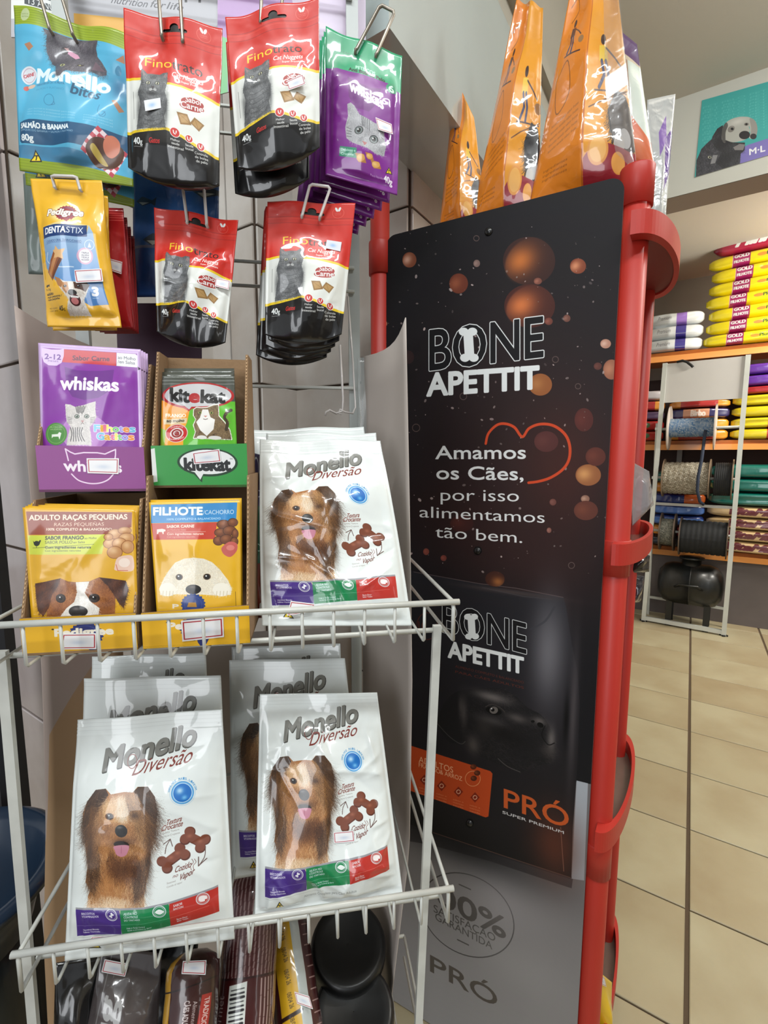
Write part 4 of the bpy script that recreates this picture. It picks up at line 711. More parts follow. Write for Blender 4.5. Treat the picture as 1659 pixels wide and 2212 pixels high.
# ---------------------------------------------------------------- room
A2 = Vector((.545, .839, 0)).normalized(); B2 = Vector((-.839, .545, 0)).normalized(); ZV = Vector((0, 0, 1))
CEIL = 2.92
m_grout = mat('grout', (84, 70, 58), .9, bump=.4)
m_fgrout = mat('floor_grout', (92, 76, 58), .9, bump=.5, bscale=200)
m_ftile = mat('floor_tile_beige', (182, 172, 140), .42, col2=(166, 150, 118), nscale=3.2, bump=.12, bscale=60, coat=.15, coat_r=.3, det=6)
m_ftile2 = mat('floor_tile_beige_light', (187, 179, 148), .42, col2=(173, 160, 128), nscale=4.4, bump=.12, bscale=60, coat=.15, coat_r=.3, det=6)
m_wtile = mat('wall_tile_marble', (214, 210, 204), .25, col2=(188, 178, 168), nscale=5, coat=.4, coat_r=.1, det=7)
m_wtile_lit = mat('wall_tile_pinkish_lit', (232, 220, 218), .22, col2=(214, 200, 196), nscale=7, coat=.5, coat_r=.08, det=7)  # pinker, lighter tile copy: light on the left face put into its colour
m_plaster = mat('plaster', (196, 190, 178), .8, bump=.15, bscale=60)
m_beam = mat('beam_paint', (200, 200, 190), .75, bump=.15, bscale=50)
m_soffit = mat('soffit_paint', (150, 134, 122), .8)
def G(o, a, b, z=0): return Vector((o[0], o[1], 0))+A2*a-B2*b+ZV*z   # a along the aisle, b to the right
# floor: slab in grout colour, tiles proud of it
O0 = W(1489, 1580, 1.616*H/1.0*1.0); O0 = WP(1489, 1580, (0, 0, 0), (0, 0, 1))
fl = MB().add([G(O0, -7, -7, -.004), G(O0, -7, 6, -.004), G(O0, 9, 6, -.004), G(O0, 9, -7, -.004)], [(0, 1, 2, 3)]).build('floor', m_fgrout)
tag(fl, kind='structure')
TA, TB = .3655, .449
tm = {}
rf = random.Random(3)
def tile_mesh(key, la, lb, m, ax, bx, nz, th=.005, bev=.003):
    if key in tm: return tm[key]
    q = [ax*0+bx*0, bx*lb, ax*la+bx*lb, ax*la]; c = (ax*la+bx*lb)/2
    top = [p+(c-p).normalized()*bev+nz*th for p in q]; mid = [p+nz*(th-bev*.6) for p in q]
    me = bpy.data.meshes.new(key); vs = [tuple(p) for p in q+mid+top]
    fs = [(8, 9, 10, 11)]+[(i, (i+1) % 4, 4+(i+1) % 4, 4+i) for i in range(4)]+[(4+i, 4+(i+1) % 4, 8+(i+1) % 4, 8+i) for i in range(4)]
    me.from_pydata(vs, [], fs); me.materials.append(m); me.update(); tm[key] = me; return me
for i in range(-8, 11):
    for j in range(-8, 5):
        g = .006
        for kk in (0,):
            me = tile_mesh('floor_tile%d' % ((i*3+j) % 2), TA-g, TB-2*g, m_ftile if (i*3+j) % 2 else m_ftile2, A2, -B2, ZV)
            p = G(O0, i*TA+g/2, j*TB+g, -.004+rf.random()*.0012)
            if p.x < -1.6 and p.y > 1.6: continue
            o = bpy.data.objects.new('tile', me); link(o, fl, p)
# tiled walls
def wall_face(wall, p0, d, L, cuts, n, z0, z1, zoff, th, m):
    """tiles on a vertical face from p0 along d; cuts = joints measured along d; th = tile height"""
    g = .006; k0 = math.floor((z0-zoff)/th)
    for a, b in zip(cuts[:-1], cuts[1:]):
        z = zoff+k0*th
        while z < z1:
            h0, h1 = max(z, z0), min(z+th, z1)
            if h1-h0 > .02 and b-a > .006:
                key = 'wt%.3f_%.3f_%s_%.2f%.2f' % (b-a, h1-h0, m.name, d.x, d.y)
                me = tile_mesh(key, b-a-g, h1-h0-g, m, d, ZV, n, .006, .0025)
                o = bpy.data.objects.new('tile', me); link(o, wall, p0+d*(a+g/2)+ZV*(h0+g/2-p0.z)+n*.0005)
            z += th
s_ = 1.3
C1 = Vector((-.556*s_, .75*s_, 0)); C2 = Vector((-.25*s_, .97*s_, 0)); C2b = Vector((-.192*s_, 1.059*s_, 0)); C3 = Vector((.047*s_, .906*s_, 0)); Q = Vector((-.365*s_, 1.044*s_, 0))
NF = Vector((-A2.x, -A2.y, 0)); NR = -B2; ZOFF = H+.444*s_; TH = .3*s_
wl = MB()
def wpoly(pts, z0, z1): 
    for p, q in zip(pts[:-1], pts[1:]): wl.add([p+ZV*z0, q+ZV*z0, q+ZV*z1, p+ZV*z1], [(0, 1, 2, 3)])
far_r = C3+A2*1.6
wpoly([C1+B2*1.2, C1, Q, C2, C2b, C3, C3+A2*3.2], 0, CEIL)
w_back = wl.build('wall_back', m_grout, org=(0, 1.2, 0)); tag(w_back, kind='structure')
wall_face(w_back, C1+B2*1.2, -B2, 1.2, [0, .2, .46, .72, .98, 1.2], NF, 0, CEIL, ZOFF, TH, m_wtile_lit)
wall_face(w_back, C1, A2, (Q-C1).length, [0, (Q-C1).length], NR, 0, CEIL, ZOFF, TH, m_wtile)
L1 = (C2-Q).length
wall_face(w_back, Q, -B2, L1, [0, L1-.0975, L1], NF, 0, CEIL, ZOFF, TH, m_wtile)
wall_face(w_back, C2, A2, (C2b-C2).length, [0, (C2b-C2).length], NR, 0, CEIL, ZOFF, TH, m_wtile)
L2 = (C3-C2b).length
wall_face(w_back, C2b, -B2, L2, [0, L2/2+.02, L2], NF, 0, CEIL, ZOFF, TH, m_wtile)
wall_face(w_back, C3, A2, 3.2, [0, .26, .52, .78, 1.04, 1.3, 1.56, 1.82, 2.08, 2.34, 2.6, 2.86, 3.12], NR, 0, CEIL, ZOFF, TH, m_wtile)
# glossy boxed-in soffit over the aisle side of the wall
SO = C3+NR*.157; SO.z = 0; zb, zt = H+.655, H+1.02
m_gloss = mat('glossy_grey_panel', (184, 196, 196), .18, coat=.6, coat_r=.03, noise=.06, nscale=4)
bx = MB(); s0, s1 = SO-A2*.34, SO+A2*3
n0 = -NR*.155
bx.add([s0+ZV*zb, s1+ZV*zb, s1+ZV*zt, s0+ZV*zt, s0+n0+ZV*zb, s1+n0+ZV*zb, s1+n0+ZV*zt, s0+n0+ZV*zt], [(0, 1, 2, 3), (0, 4, 5, 1), (0, 3, 7, 4), (3, 2, 6, 7), (1, 5, 6, 2), (4, 7, 6, 5)])
b_ = bx.build('wall_bulkhead', m_gloss); tag(b_, kind='structure')
tr = MB(); o1 = NR*.012
for (za, zc, off) in ((zt, zt+.045, .0), (zt+.045, zt+.085, .02), (zt+.085, CEIL, -.012)):
    a, b = s0+NR*off, s1+NR*off
    tr.add([a+ZV*za, b+ZV*za, b+ZV*zc, a+ZV*zc, a+n0+ZV*za, b+n0+ZV*za, b+n0+ZV*zc, a+n0+ZV*zc], [(0, 1, 2, 3), (0, 4, 5, 1), (0, 3, 7, 4), (3, 2, 6, 7), (1, 5, 6, 2)])
t_ = tr.build('trim_1', mat('trim_grey', (168, 164, 152), .6)); tag(t_, kind='structure')
ce = MB().add([G((0, 0), -4, -4.5, CEIL), G((0, 0), 7, -4.5, CEIL), G((0, 0), 7, 5, CEIL), G((0, 0), -4, 5, CEIL)], [(0, 3, 2, 1)]).build('ceiling', m_plaster); tag(ce, kind='structure')
# cross beam with the poster, lower ceiling beyond it
BF = WP(1440, 222, (0, 0, CEIL), (0, 0, 1)); BF.z = 0; z_bb = 0
pb = WP(1437, 430, BF, (-A2.x, -A2.y, 0)); z_bb = pb.z
bm = MB(); a = BF+B2*1.2; b = BF-B2*2.6
bm.add([a+ZV*z_bb, b+ZV*z_bb, b+ZV*3.07, a+ZV*3.07, a+A2*.16+ZV*z_bb, b+A2*.16+ZV*z_bb, b+A2*.16+ZV*3.07, a+A2*.16+ZV*3.07], [(0, 1, 2, 3), (0, 4, 5, 1), (4, 7, 6, 5), (0, 3, 7, 4), (1, 5, 6, 2)])
beam = bm.build('wall_beam', [m_beam]); tag(beam, kind='structure')
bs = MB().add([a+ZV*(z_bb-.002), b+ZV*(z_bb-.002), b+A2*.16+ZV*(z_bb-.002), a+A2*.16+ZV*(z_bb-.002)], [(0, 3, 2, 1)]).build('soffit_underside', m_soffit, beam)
# shelf wall
SH = WP(1570, 1349, (0, 0, 0), (0, 0, 1)); SHB = SH+A2*.62
lc_z = 3.06
wf = MB().add([SHB+B2*2.2, SHB-B2*1.8, SHB-B2*1.8+ZV*lc_z, SHB+B2*2.2+ZV*lc_z], [(0, 1, 2, 3)]).build('wall_far', mat('far_plaster', (158, 152, 140), .85, noise=.1, nscale=3)); tag(wf, kind='structure')
e0, e1 = a+A2*.1, b+A2*.1; f0, f1 = SHB+B2*2.2, SHB-B2*1.8
lc = MB().add([Vector((e0.x, e0.y, lc_z)), Vector((e1.x, e1.y, lc_z)), Vector((f1.x, f1.y, lc_z)), Vector((f0.x, f0.y, lc_z))], [(0, 3, 2, 1)]).build('ceiling_low', mat('low_ceiling', (160, 150, 134), .8)); tag(lc, kind='structure')
sw = MB().add([SHB-B2*1.8, G((0, 0), -2, 3.9), G((0, 0), -2, 3.9, CEIL), SHB-B2*1.8+ZV*CEIL], [(0, 1, 2, 3)]).build('wall_right', m_plaster); tag(sw, kind='structure')
# round lamp in the low ceiling
lp = WP(1622, 412, (0, 0, lc_z), (0, 0, 1))
lmp = empty('ceiling_light', lp, 'small bright round ceiling lamp under the beam, above the yellow sacks', 'lamp')
MB().lathe([(.001, -.012), (.05, -.012), (.062, -.004), (.062, 0)], lp, n=24).build('lamp_housing', mat('lamp_white', (230, 230, 230), .4), lmp, True)
MB().lathe([(.0, -.0185), (.03, -.017), (.044, -.012)], lp, n=24).build('lamp_lens', mat('lamp_glow', (255, 255, 250), .4, emit=28), lmp, True)
ld = bpy.data.lights.new('ceiling_light_glow', 'POINT'); ld.energy = 14; ld.shadow_soft_size = .04; ld.color = (1, .95, .86); lo_ = bpy.data.objects.new('ceiling_light_glow', ld); COL.objects.link(lo_); lo_.location = lp-ZV*.07
# poster on the beam
def beam_pt(px, py, off=.0): return WP(px, py, BF+NF*off, (A2.x, A2.y, 0))
def art_beam_poster():
    q = [(1000, 540), (1740, 330), (1700, 1075), (926, 1308)]
    c = Cv(q, 560, 560, (64, 168, 164), (1300, 100, 4.621))
    for k in range(14):
        c.text('PET PELO PET', (1010+(k % 2)*20, 620+k*26), (1659, 430+k*28), 18, (96, 192, 186), a=.6)
    c.poly([(1440, 985), (1480, 965), (1760, 880), (1760, 1070), (1395, 1180), (1400, 1060)], (126, 116, 186)).text('M·L', (1490, 1075), (1636, 1040), 62, (236, 236, 240), bold=.03)
    cat_ = [(940, 1305), (946, 1130), (975, 1070), (1000, 1010), (1060, 950), (1110, 905), (1180, 930), (1220, 990), (1215, 1110), (1260, 1200), (1300, 1210)]
    c.fur(cat_, [(30, 30, 34), (70, 70, 76), (130, 130, 136), (50, 50, 56)], 1500, 30, 1.2, .5, 3, (58, 58, 64), scale=14)
    dog_ = [(1110, 930), (1120, 880), (1170, 800), (1230, 760), (1240, 860), (1330, 930), (1450, 940), (1445, 1020), (1405, 1060), (1395, 1180), (1230, 1225), (1160, 1150), (1215, 1040)]
    c.fur(dog_, [(28, 28, 32), (52, 52, 56), (84, 84, 90)], 1500, 30, 1.6, .4, 5, (44, 44, 48), scale=40)
    c.poly([(1225, 900), (1228, 800), (1270, 730), (1340, 690), (1430, 670), (1500, 680), (1545, 730), (1560, 800), (1540, 900), (1490, 890), (1500, 800), (1490, 770), (1500, 850), (1450, 910), (1340, 930), (1260, 900)], (176, 176, 168), smooth=True).ell(1320, 792, 40, 28, (128, 124, 118), 1, -.6).ell(1330, 790, 15, 12, (20, 20, 20)).ell(1468, 748, 22, 16, (120, 116, 110)).ell(1468, 748, 11, 10, (20, 20, 20)).poly([(1228, 905), (1225, 800), (1262, 735), (1285, 760), (1262, 830), (1262, 930)], (84, 82, 80), smooth=True).poly([(1500, 690), (1550, 720), (1570, 810), (1545, 905), (1505, 890), (1512, 790)], (150, 148, 142), smooth=True).ell(1448, 860, 52, 44, (40, 38, 40)).soft(1380, 720, 70, 30, (214, 212, 204), .7).ell(1530, 880, 30, 30, (50, 50, 52)).poly([(1335, 985), (1400, 950), (1450, 960), (1430, 1020), (1350, 1015)], (130, 126, 126))
    c.ell(1095, 1085, 20, 14, (170, 170, 150)).ell(1097, 1085, 8, 10, (15, 15, 15)).poly([(1130, 1060), (1180, 1060), (1150, 1150), (1100, 1160)], (170, 170, 170), .7)
    return c
pst = MB()
pq = [beam_pt(1300+x/4.621, 100+y/4.621, .004) for x, y in ((1000, 540), (1740, 330), (1700, 1075), (926, 1308))]
def flat_print(name, quad, img_mat, parent=None, th=.0015, back=None):
    q = [Vector(x) for x in quad]; n = (q[1]-q[0]).cross(q[3]-q[0]).normalized()
    m = MB(); m.add(q, [(3, 2, 1, 0)]); m.add(q+[p+n*th for p in q], [(4, 5, 6, 7), (0, 1, 5, 4), (1, 2, 6, 5), (2, 3, 7, 6), (3, 0, 4, 7)], 1)
    uv = [(0, 1), (1, 1), (1, 0), (0, 0)]*3
    return m.build(name, [img_mat, back or mat('card_white', (214, 212, 206), .6)], parent, uvs=uv)
o = flat_print('beam_poster', pq, print_mat('beam_poster_print', art_beam_poster().image('beam_poster'), .5, .2, .2, 0))
tag(o, 'teal poster with a grey dog and cat, fixed to the ceiling beam', 'poster')
# ---------------------------------------------------------------- red display with the dark banner
m_red = mat('red_enamel', (186, 44, 32), .5, coat=.12, coat_r=.25, noise=.06, nscale=6, bump=.05, bscale=90)
m_red_d = mat('red_enamel_deep', (120, 26, 24), .5, noise=.1, nscale=8)
disp = empty('display_stand', (BTR.x-.15, BTR.y+.2, 0), 'tall red tubular display stand carrying the dark advertising panel', 'display stand')
PR = Vector((BTR.x, BTR.y, 0))+Vector((.026, .012, 0)); PL = Vector((BTL.x, BTL.y, 0))+Vector((-.012, .014, 0))
SD = A2
def pole(base, r, z1, name, collars, m=m_red):
    pb_ = MB().lathe([(r, 0), (r, z1-.004), (r*.8, z1), (.0005, z1)], base, n=20).build(name, m, disp, True)
    for z, h, k in collars:
        MB().lathe([(r, z), (r*k, z), (r*k, z+h-.0015), (r*k*.985, z+h), (.0005, z+h)], base, n=20).build('pole_collar', m, pb_, True)
zt_ = BZ+.012
def zat(px, py, base):                       # height of a mark seen on an upright
    r_ = ray(px, py); return H+r_.z*base.y
pr_z = [zat(1380, y, PR) for y in (450, 365, 1240, 1165, 1882, 1815)]
pole(PR, .0225, pr_z[1], 'pole', [(pr_z[0], pr_z[1]-pr_z[0], 1.16), (pr_z[2], pr_z[3]-pr_z[2], 1.12), (pr_z[4], pr_z[5]-pr_z[4], 1.12)])
pl_z = [zat(825, y, PL) for y in (595, 525)]
pole(PL, .02, H+.96, 'pole', [(pl_z[0], pl_z[1]-pl_z[0], 1.18)])
bxr = .532
t_ = (bxr*PR.y-PR.x)/(SD.x-bxr*SD.y); PB = PR+SD*t_
pole(PB, .016, zat(1400, 480, PB), 'pole', [])
pole(PL+SD*.32+Vector((.1, -.05, 0)), .02, BZ-.02, 'pole', [])
# shelves inside the stand
PL2 = PL+SD*.32+Vector((.1, -.05, 0))
for z in (.12, .5, .85, 1.2, BZ-.085):
    q = [PR, PB, PL2, PL]; sh = MB().prism([p+Vector((0, 0, z)) for p in q], (0, 0, .018)).build('shelf', m_red_d, disp)
# D-shaped side trays
m_tray_in = mat('tray_liner', (120, 104, 92), .25, coat=.8, noise=.2, nscale=12)
def tray(zc, h, bulge, half, liner=True, dark=False):
    c = (PR+PB)/2; d = (PB-PR).normalized(); n = NR; N = 40
    outl = [c+d*half*math.cos(math.pi*k/N)*1.0+n*((bulge+.012)*math.sin(math.pi*k/N)**.8) for k in range(N+1)]
    out = [p+ZV*zc for p in outl]; inn = [c+(p-c)*.86+ZV*zc for p in outl]
    m = MB(); up = ZV*h
    for k in range(N):
        a, b, e, f = out[k], out[k+1], inn[k+1], inn[k]
        m.add([a, b, b+up, a+up, f, e, e+up, f+up], [(0, 1, 2, 3), (4, 7, 6, 5), (3, 2, 6, 7), (0, 4, 5, 1)])
    t = m.build('side_tray', m_red, disp)
    MB().prism([p+ZV*.004 for p in inn], ZV*.006).build('tray_floor', m_red_d if dark else m_tray_in, t)
    return t
tray(H+.345, .036, .050, .188, dark=True)
tray(H-.185, .037, .036, .188)
tray(H-.722, .04, .032, .188)
tray(H-1.22, .04, .024, .188)
# banner panel with rounded corners, thickness and screws
def rounded(p00, ux, uz, w, h, r, n=8):
    pts = []
    for cx, cz, a0 in ((w-r, r, -90), (w-r, h-r, 0), (r, h-r, 90), (r, r, 180)):
        for k in range(n+1):
            a = math.radians(a0+90*k/n); pts.append((cx+r*math.cos(a), cz+r*math.sin(a)))
    return [p00+ux*x+uz*z for x, z in pts], [(x/w, z/h) for x, z in pts]
bd = -BD; hgt = BZ-BBOT
P, UV = rounded(BBL, bd, ZV, .44, hgt, .022)
nb = BN.normalized(); n = len(P); m = MB()
m.add(P, [tuple(range(n))]); m.add(P+[p-nb*.005 for p in P], [tuple(range(n, 2*n))[::-1]]+[(i, n+i, n+(i+1) % n, (i+1) % n) for i in range(n)], 1)
ban = m.build('banner_panel', [print_mat('banner_print', art_banner().image('banner'), .55, 0, .3, .03, 60, spec=.22), mat('panel_edge', (150, 140, 138), .5)], disp, uvs=UV*3)
fix_normals(ban)
tag(ban, 'dark printed advertising panel with white and orange lettering')
for x, y in ((820+652/2.765, 480+56/2.765), (820+586/2.765, 480+1962/2.765), (860+458/2.9625, 1200+1712/2.9625)):
    p = WP(x, y, BTR, nb); MB().lathe([(.0005, .004), (.005, .0035), (.0075, .001), (.0075, 0)], p, nb, 16).build('panel_screw', mat('screw_black', (14, 14, 16), .35, coat=.5), ban, True)
# ---------------------------------------------------------------- pouches
def quad_pt(c, u, v): return c[0]*(1-u)*(1-v)+c[1]*u*(1-v)+c[2]*u*v+c[3]*(1-u)*v
def pouch(name, c, T, mats, nu=46, nv=64, seed=1, seal=.09, seal_b=.04, side=.03, crease=1.0, waist=0, sag=0, wav=.0, rib=0, p=.55, parent=None, smooth=True, top_wave=0, back=.6, low=0., vtop=.30, vbot=.16, epinch=0):
    """a filled film bag: c = TL,TR,BR,BL world corners of its face, T = half thickness"""
    rng = np.random.RandomState(seed); c = [np.array(x, float) for x in c]
    n = np.cross(c[1]-c[0], c[3]-c[0]); n /= np.linalg.norm(n)        # away from the viewer
    n = -n if n@(np.array([0, 0, H])-c[0]) > 0 else n
    f = -n
    u = np.linspace(0, 1, nu+1); v = np.linspace(0, 1, nv+1); U, V = np.meshgrid(u, v)
    us = np.clip(np.minimum(U-side, 1-side-U)/(.5-side), 0, 1); vt = np.clip((V-seal)/vtop, 0, 1); vb = np.clip((1-seal_b-V)/vbot, 0, 1)
    vt = vt*vt*(3-2*vt); vb = np.sqrt(np.clip(vb, 0, 1))
    prof = us**p*vt*vb; prof = prof*(1+low*(V-.5))
    Hh = T*prof; amp = np.zeros_like(U)
    wdt = np.linalg.norm(c[1]-c[0]); ht = np.linalg.norm(c[3]-c[0])
    env = np.clip(us*6, 0, 1)*np.clip(vt*1.5+.15, 0, 1)*np.clip(vb*3, 0, 1)
    for k in range(int(26*crease)):
        if k % 3 == 0: x0, y0 = rng.rand(), (seal+.02 if rng.rand() < .6 else 1-seal_b-.02); th = math.pi/2+rng.randn()*.5; L = .1+rng.rand()*.35
        elif k % 3 == 1: x0, y0 = (side if rng.rand() < .5 else 1-side), rng.rand()*.9+.05; th = rng.randn()*.6; L = .08+rng.rand()*.3
        else: x0, y0 = rng.rand(), rng.rand(); th = rng.rand()*math.pi; L = .1+rng.rand()*.25
        dx, dy = math.cos(th), math.sin(th); X = (U-x0)*wdt; Y = (V-y0)*ht
        a = X*dx+Y*dy; b = -X*dy+Y*dx+.1*np.sin(a*30+k)*L*.1; w_ = (.002+.0035*rng.rand())*(1+2*min(wdt, ht))
        amp += (rng.rand()-.35)*.0017*crease**.5*(.5*np.exp(-(b/w_)**2)+.9*np.exp(-np.abs(b)/(w_*.55)))*np.exp(-(a/(L*max(wdt, ht)*.6))**2)
    lo = sum(rng.randn()*np.sin(2*math.pi*(U*rng.rand()*2+V*rng.rand()*2+rng.rand())) for _ in range(5))*.0007*crease
    Hf = Hh+(amp+lo)*env
    ribs = rib*np.sin(V*2*math.pi*60)*((V < seal)*1.+(V > 1-seal_b)*1.)
    wave = wav*np.sin(U*math.pi*3+seed)*(1-np.clip(vt*1.2, 0, 1))
    base = (c[0][None, None]*((1-U)*(1-V))[..., None]+c[1][None, None]*(U*(1-V))[..., None]+c[2][None, None]*(U*V)[..., None]+c[3][None, None]*((1-U)*V)[..., None])
    xd = (c[1]-c[0])/wdt; yd = (c[3]-c[0])/ht
    pin = waist*wdt*np.sin(np.clip((V-seal)/(1-seal-seal_b), 0, 1)*math.pi)**.8
    if epinch: base = base+yd*((.5-V)*ht*epinch*(np.exp(-U/.035)+np.exp(-(1-U)/.035)))[..., None]
    base = base-xd*(pin*(U-.5)*2)[..., None]
    base = base+yd*((sag*(1-(2*U-1)**2)*np.clip((V-.8)/.2, 0, 1)**1.5)+top_wave*np.sin(U*math.pi*2+seed)*(1-V)**6)[..., None]
    wv = f*(wave+ribs)[..., None]
    Fp = base+f*Hf[..., None]+wv+f*.0004; Bp = base-f*(Hh*back)[..., None]+wv-f*.0004
    nn = (nu+1)*(nv+1); vs = np.concatenate([Fp.reshape(-1, 3), Bp.reshape(-1, 3)])
    I = np.arange(nn).reshape(nv+1, nu+1); a, b, d, e = I[:-1, :-1].ravel(), I[:-1, 1:].ravel(), I[1:, 1:].ravel(), I[1:, :-1].ravel()
    ff = np.stack([e, d, b, a], 1); fb = np.stack([a, b, d, e], 1)+nn
    rim = []
    edge = list(I[0, :])+list(I[1:, -1])+list(I[-1, :-1][::-1])+list(I[1:-1, 0][::-1])
    for x, y in zip(edge, edge[1:]+edge[:1]): rim.append((y, x, x+nn, y+nn)[::-1])
    me = bpy.data.meshes.new(name); org = (c[0]+c[1]+c[2]+c[3])/4; org[2] = min(c[2][2], c[3][2]); me.from_pydata((vs-org).tolist(), [], ff.tolist()+fb.tolist()+[tuple(int(q) for q in r) for r in rim])
    for mm in mats: me.materials.append(mm)
    mi = [0]*len(ff)+[min(1, len(mats)-1)]*(len(fb)+len(rim)); me.polygons.foreach_set('material_index', mi); me.polygons.foreach_set('use_smooth', [True]*len(mi))
    uv = np.stack([U, 1-V], -1).reshape(-1, 2); uv = np.concatenate([uv, uv]); ul = me.uv_layers.new(name='UVMap'); vi = np.zeros(len(me.loops), np.int32); me.loops.foreach_get('vertex_index', vi); ul.data.foreach_set('uv', uv[vi].ravel()); me.update()
    o = bpy.data.objects.new(name, me); link(o, parent, org)
    o['_f'] = 0; del o['_f']
    FR[o.name] = (Fp, f)
    return o
FR = {}
def front_at(o, px, py):
    """nearest surface point of a pouch along a sight line, and its outward direction"""
    Fp, f = FR[o.name]; A = Fp.reshape(-1, 3); r = np.array(ray(px, py)); q = A-np.array([0, 0, H]); s = q/q[:, 1:2]
    k = np.argmin(((s-r)**2).sum(1)); return A[k], f
_stk = []
def sticker_mat():
    if not _stk:
        c = Cv([(0, 0), (100, 0), (100, 60), (0, 60)], 200, 120, (236, 236, 238)); c.line([(5, 6), (95, 6), (95, 54), (5, 54)], 3.2, (176, 52, 62), closed=True)
        c.soft(50, 34, 22, 9, (196, 206, 222), .8); _stk.append(print_mat('price_sticker_print', c.image('price_sticker'), .4, .6, .1, .1))
        c = Cv([(0, 0), (100, 0), (100, 60), (0, 60)], 200, 120, (232, 234, 240)); c.soft(45, 32, 20, 12, (150, 190, 236), .8); _stk.append(print_mat('price_sticker_plain_print', c.image('price_sticker_plain'), .4, .6, .1, .1))
    return _stk
def sticker(o, quad, kind=0, off=.0012):
    """small price label lying on the front of o; quad = its four corners in the picture"""
    Q_ = []
    Fp, f = FR[o.name]; cx = sum(p[0] for p in quad)/4; cy = sum(p[1] for p in quad)/4; p0, _ = front_at(o, cx, cy)
    best = max(0, max(((front_at(o, x, y)[0]-p0)@f) for x, y in quad)*.6)
    pl = Vector(p0)+Vector(f)*(off+best)
    for x, y in quad: Q_.append(WP(x, y, pl, Vector(f)))
    return flat_print('price_sticker', Q_, sticker_mat()[kind], o, .0004)
def quadW(q, d):
    """four picture corners at four forward distances"""
    d = d if isinstance(d, (list, tuple)) else [d]*4
    return [W(x, y, z) for (x, y), z in zip(q, d)]
# orange treat bags standing on top of the display
m_or = mat('orange_film', (214, 122, 24), .32, coat=1, coat_r=.05, bump=.5, bscale=26, col2=(190, 96, 18), nscale=6)
m_clear_s = mat('clear_film_shine', (150, 130, 110), .12, coat=1)
def art_orange(seed=1):
    c = Cv([(0, 0), (100, 0), (100, 150), (0, 150)], 300, 450, (222, 128, 26))
    R = np.random.RandomState(seed)
    c.poly([(52, 0), (100, 0), (100, 150), (52, 150)], (228, 152, 30)).line([(51, 0), (51, 150)], 1, (176, 90, 14))
    for x, y, k in ((72, 62, 1), (22, 40, .7)):
        D_ = (60, 34, 40)
        c.ell(x, y-12*k, 3.4*k, 4.5*k, (54, 30, 26)).poly([(x-5*k, y-7*k), (x+5*k, y-7*k), (x+6*k, y+4*k), (x-5*k, y+4*k)], (230, 190, 60) if k == 1 else D_).line([(x+4*k, y-5*k), (x+15*k, y+1*k), (x+22*k, y+6*k)], 1.6*k, D_).line([(x-2*k, y+4*k), (x+1*k, y+13*k), (x-5*k, y+21*k)], 3*k, (54, 54, 96)).line([(x+3*k, y+4*k), (x+6*k, y+13*k), (x+4*k, y+22*k)], 3*k, (54, 54, 96)).ell(x+24*k, y+12*k, 6*k, 4*k, (150, 110, 70)).line([(x-10*k, y+23*k), (x+25*k, y+24*k)], 1, D_)
    c.line([(56, 96), (70, 92), (98, 84)], .8, (90, 50, 20), smooth=True).line([(8, 20), (18, 14), (24, 22), (14, 30)], .8, (120, 66, 20), smooth=True).line([(8, 70), (22, 60), (30, 80), (16, 92), (8, 70)], .8, (120, 66, 20), smooth=True)
    c.fur([(76, 98), (86, 84), (96, 88), (100, 100), (100, 126), (84, 128), (78, 112)], [(26, 24, 28), (44, 42, 46), (18, 17, 20)], 1200, 7, 1.8, .4, 4, (30, 28, 32), scale=6)
    c.ell(92, 118, 5, 7, (190, 190, 190)).ell(86, 122, 5, 6, (200, 196, 190))
    c.poly([(52, 128), (64, 118), (100, 128), (100, 150), (52, 150)], (150, 30, 44)).ell(66, 124, 10, 10, (226, 150, 60)).ell(66, 124, 8, 8, (236, 176, 90)).ell(84, 134, 6, 7, (232, 160, 70)).ell(95, 140, 5, 6, (232, 160, 70))
    for i in range(5): c.text('biscoito assado sabor frutas', (12, 100+i*4), (44, 92+i*4), 1.8, (110, 60, 20), a=.8)
    for i in range(3): c.text('ingredientes', (10, 128+i*3), (36, 126+i*3), 1.6, (110, 60, 20), a=.7)
    return c
m_orp = print_mat('orange_bag_print', art_orange().image('orange_bag'), .34, 1, .05, .45, 24)
bpz = BTR+Vector((0, 0, 0))-nb*.05
def on_banner_plane(q, back): return [WP(x, y, BTR-nb*back, nb) for x, y in q]
ob = []
for k, (q, back, lab) in enumerate((
    ([(984, 168), (1022, 250), (1056, 500), (946, 520)], .075, 'smallest orange treat bag, folded at the top, left end above the dark panel'),
    ([(1118, 0), (1172, 12), (1164, 460), (1012, 505)], .07, 'tall orange treat bag with pinched top, in the middle above the dark panel'),
    ([(1240, -60), (1330, -60), (1380, 400), (1142, 455)], .06, 'large orange and red treat bag, at the right end above the dark panel'))):
    c = on_banner_plane(q, back); o = pouch('treat_bag', c, (.022, .03, .036)[k], [m_orp, m_or], 30, 44, seed=20+k, seal=.12, crease=1.9, side=.02, p=.7, wav=.006)
    tag(o, lab, 'treat bag', 'orange treat bags on top of the display'); ob.append(o)
m_strip = mat('clear_window', (120, 108, 100), .06, coat=1, coat_r=.02, bump=.9, bscale=40, alpha=.55)
c = on_banner_plane([(1296, -40), (1336, -40), (1374, 330), (1372, 372), ], .012)
MB().add([on_banner_plane([p], .018)[0] for p in ((1302, -60), (1332, -60), (1370, 300), (1368, 366), (1330, 330), (1308, 200))], [(0, 5, 4, 3, 2, 1)]).build('clear_window', mat('clear_window_film', (150, 140, 134), .1, coat=1, coat_r=.02, bump=1.0, bscale=22, alpha=.35), ob[2])
